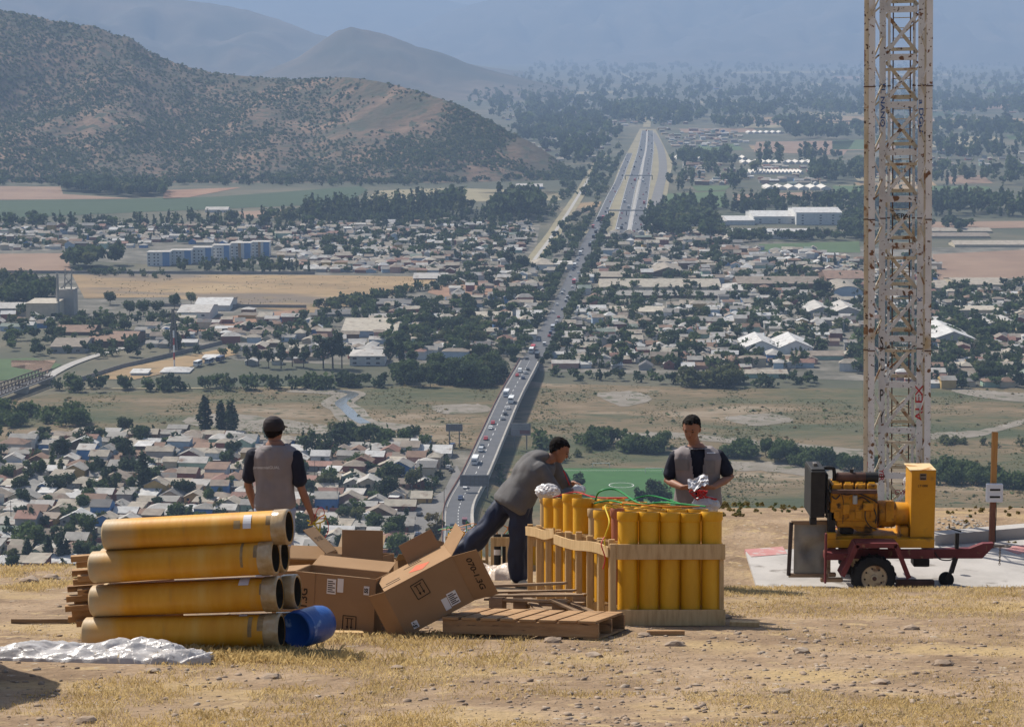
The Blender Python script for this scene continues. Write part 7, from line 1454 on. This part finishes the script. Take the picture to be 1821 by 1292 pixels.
for z_, n, h0, h1, t in (((150, 520, 1146, 1178), 5200, .03, .11, -.4), ((-20, 170, 1004, 1050), 5000, .02, .07, -.3), ((500, 930, 1124, 1185), 5200, .02, .07, -.2), ((1290, 1840, 1040, 1062), 9000, .015, .05, -.5), ((1290, 1840, 1062, 1100), 9000, .012, .04, -.25), ((-20, 1840, 1100, 1300), 20000, .01, .035, .12), ((100, 800, 1180, 1300), 12000, .012, .05, -.1), ((600, 900, 980, 1010), 1200, .02, .05, -.2), ((1290, 1500, 1000, 1045), 1500, .02, .05, 0), ((400, 620, 1130, 1180), 1500, .03, .1, -.4), ((900, 1840, 1230, 1300), 9000, .01, .04, .0)):
    grass(z_, n, h0, h1, 5, thr=t)
n = len(B_); V = np.zeros((n, 4, 3)); a = rs.uniform(0, 6.28, n); ln = rs.uniform(.1, .8, n); h = np.array([b[2] for b in B_]); bx = np.array([b[0] for b in B_]); by = np.array([b[1] for b in B_]); bz = np.array([zg(b[0], b[1]) for b in B_]) - .004
w = rs.uniform(.0012, .003, n); a2 = rs.uniform(0, 6.28, n); cx_, sy_ = np.cos(a2) * w, np.sin(a2) * w; lx, ly = np.cos(a) * ln * h, np.sin(a) * ln * h
V[:, 0] = np.stack([bx - cx_, by - sy_, bz], 1); V[:, 1] = np.stack([bx + cx_, by + sy_, bz], 1); V[:, 2] = np.stack([bx + lx * .5 + cx_ * .7, by + ly * .5 + sy_ * .7, bz + h * .6], 1); V[:, 3] = np.stack([bx + lx, by + ly, bz + h * (1 - ln * .4)], 1)
link("dry_grass", npmesh("dry_grass", V.reshape(-1, 3), np.arange(4 * n).reshape(-1, 4), M_straw), label="dry straw-coloured grass tufts growing over the hilltop", cat="grass", kind="stuff")
M_stone = mat("stone", [(.2, .145, .105), (.32, .24, .175), (.4, .33, .26)], 3, .95, detail=8)
ico = bmesh.new(); bmesh.ops.create_icosphere(ico, subdivisions=1, radius=1); iv = np.array([v.co[:] for v in ico.verts]); ifc = np.array([[v.index for v in f.verts] for f in ico.faces]); ico.free()
A, Fs = [], []; nb = 0
for k in range(3600):
    px, py = rs.uniform(-30, 1850), 1000 + 300 * rs.uniform() ** .9
    if k % 3 == 0: px = rs.uniform(900, 1840); py = rs.uniform(1110, 1300)
    x, y = gpt(px, py); s = .005 + .024 * rs.uniform() ** 4; q = iv * rs.uniform(.6, 1.3, (len(iv), 1)) * (s * rs.uniform(.8, 1.6), s, s * rs.uniform(.4, .8)); t = rs.uniform(0, 6.28); c, s_ = math.cos(t), math.sin(t)
    A.append(q @ np.array([[c, s_, 0], [-s_, c, 0], [0, 0, 1]]) + (x, y, zg(x, y) + .002)); Fs.append(ifc + nb); nb += len(iv)
link("gravel", npmesh("gravel", np.concatenate(A), np.concatenate(Fs), M_stone), label="small stones strewn over the dirt", cat="stones", kind="stuff")
for px, py, r, lab in ((1152, 1130, .045, "reddish stone beside the flat pallet's right corner"), (985, 1142, .06, "pale flat stone in front of the pallet"), (1210, 1147, .06, "flat stone below the mortar racks"), (1405, 1232, .045, "pale stone on the dirt at lower right"), (1060, 1168, .05, "dark stone below the pallet's right end"), (1640, 1120, .05, "stone on the slope below the jockey wheel"), (30, 1035, .09, "pale rock near the left edge of the crest"), (72, 1028, .07, "second pale rock near the crest at left"), (1440, 1160, .05, "stone on the dirt right of the racks"), (250, 1195, .045, "small stone below the plastic sheet"), (470, 1205, .05, "flat pale stone in the dry grass below the pipes"), (1588, 1215, .045, "stone in the lower right dirt"), (1300, 1100, .05, "dark stone at the rack's right corner"), (130, 1285, .05, "stone at the lower left corner"), (700, 1190, .04, "stone below the tipped carton"), (1700, 1180, .055, "stone on the right dirt slope")):
    x, y = gpt(px, py); blob("rock", (x, y, zg(x, y) + r * .15), (r * 1.3, r, r * .6), M_stone, lab, "rock", 2, .7, px * .1)
blob("unseen_shadow_heap", (-4.85, 14.5, zg(-4.85, 14.5) + .8), (1.0, 1.55, 2.0), M_canvas, "unseen heap added beyond the left edge to cast shadow on the grass", "heap", 4, .15, 2)  # stands out of view, added only for its shadow

# low scrub and litter on the terrace and its rim
pts = []; sz = []
for k in range(900):
    x, y = rs.uniform(3.2, 13), rs.uniform(38, 52)
    if noise.noise(Vector((x * .35, y * .25, 6))) + rs.uniform(-.25, .35) < .12 or (y < 41.5 and x < 8): continue
    pts.append((x, y, zg(x, y))); sz.append(rs.uniform(.03, .11))
scatter("terrace_scrub", pts, sz, ['dry yellowish', 'dry yellowish', 'olive green', 'dry yellowish'], 40, .25, "dry low scrub on the terrace behind the trailer", 11)
A, Fs, nb = [], [], 0
for k in range(100):
    px, py = rs.normal(1712, 26), rs.normal(934, 7); p = G(px, py, TZ); s = rs.uniform(.012, .035); q = iv * (s * 1.3, s, s * .35) * rs.uniform(.5, 1.4, (len(iv), 1)); A.append(q + (p.x, p.y, zg(p.x, p.y) + .02)); Fs.append(ifc + nb); nb += len(iv)
link("litter", npmesh("litter", np.concatenate(A), np.concatenate(Fs), M_conc), label="pale scattered litter on the slope beyond the pad", cat="litter", kind="stuff")
# ------------------------------------------------------------------ haze over the valley
hz = MB().b2((-15000, -60, VZ - 1.6), (15000, 29500, 720)).build("haze", [], kind='stuff')
mh = bpy.data.materials.new("haze"); mh.use_nodes = True; N = mh.node_tree.nodes; N.remove(N["Principled BSDF"])
pv = N.new("ShaderNodeVolumePrincipled"); pv.inputs["Density"].default_value = 1.1e-4; pv.inputs["Color"].default_value = (.49, .67, .96, 1); pv.inputs["Anisotropy"].default_value = 0.0
mh.node_tree.links.new(pv.outputs[0], N["Material Output"].inputs["Volume"]); hz.data.materials.append(mh); hz["label"] = "pale blue haze over the valley"; hz["category"] = "haze"
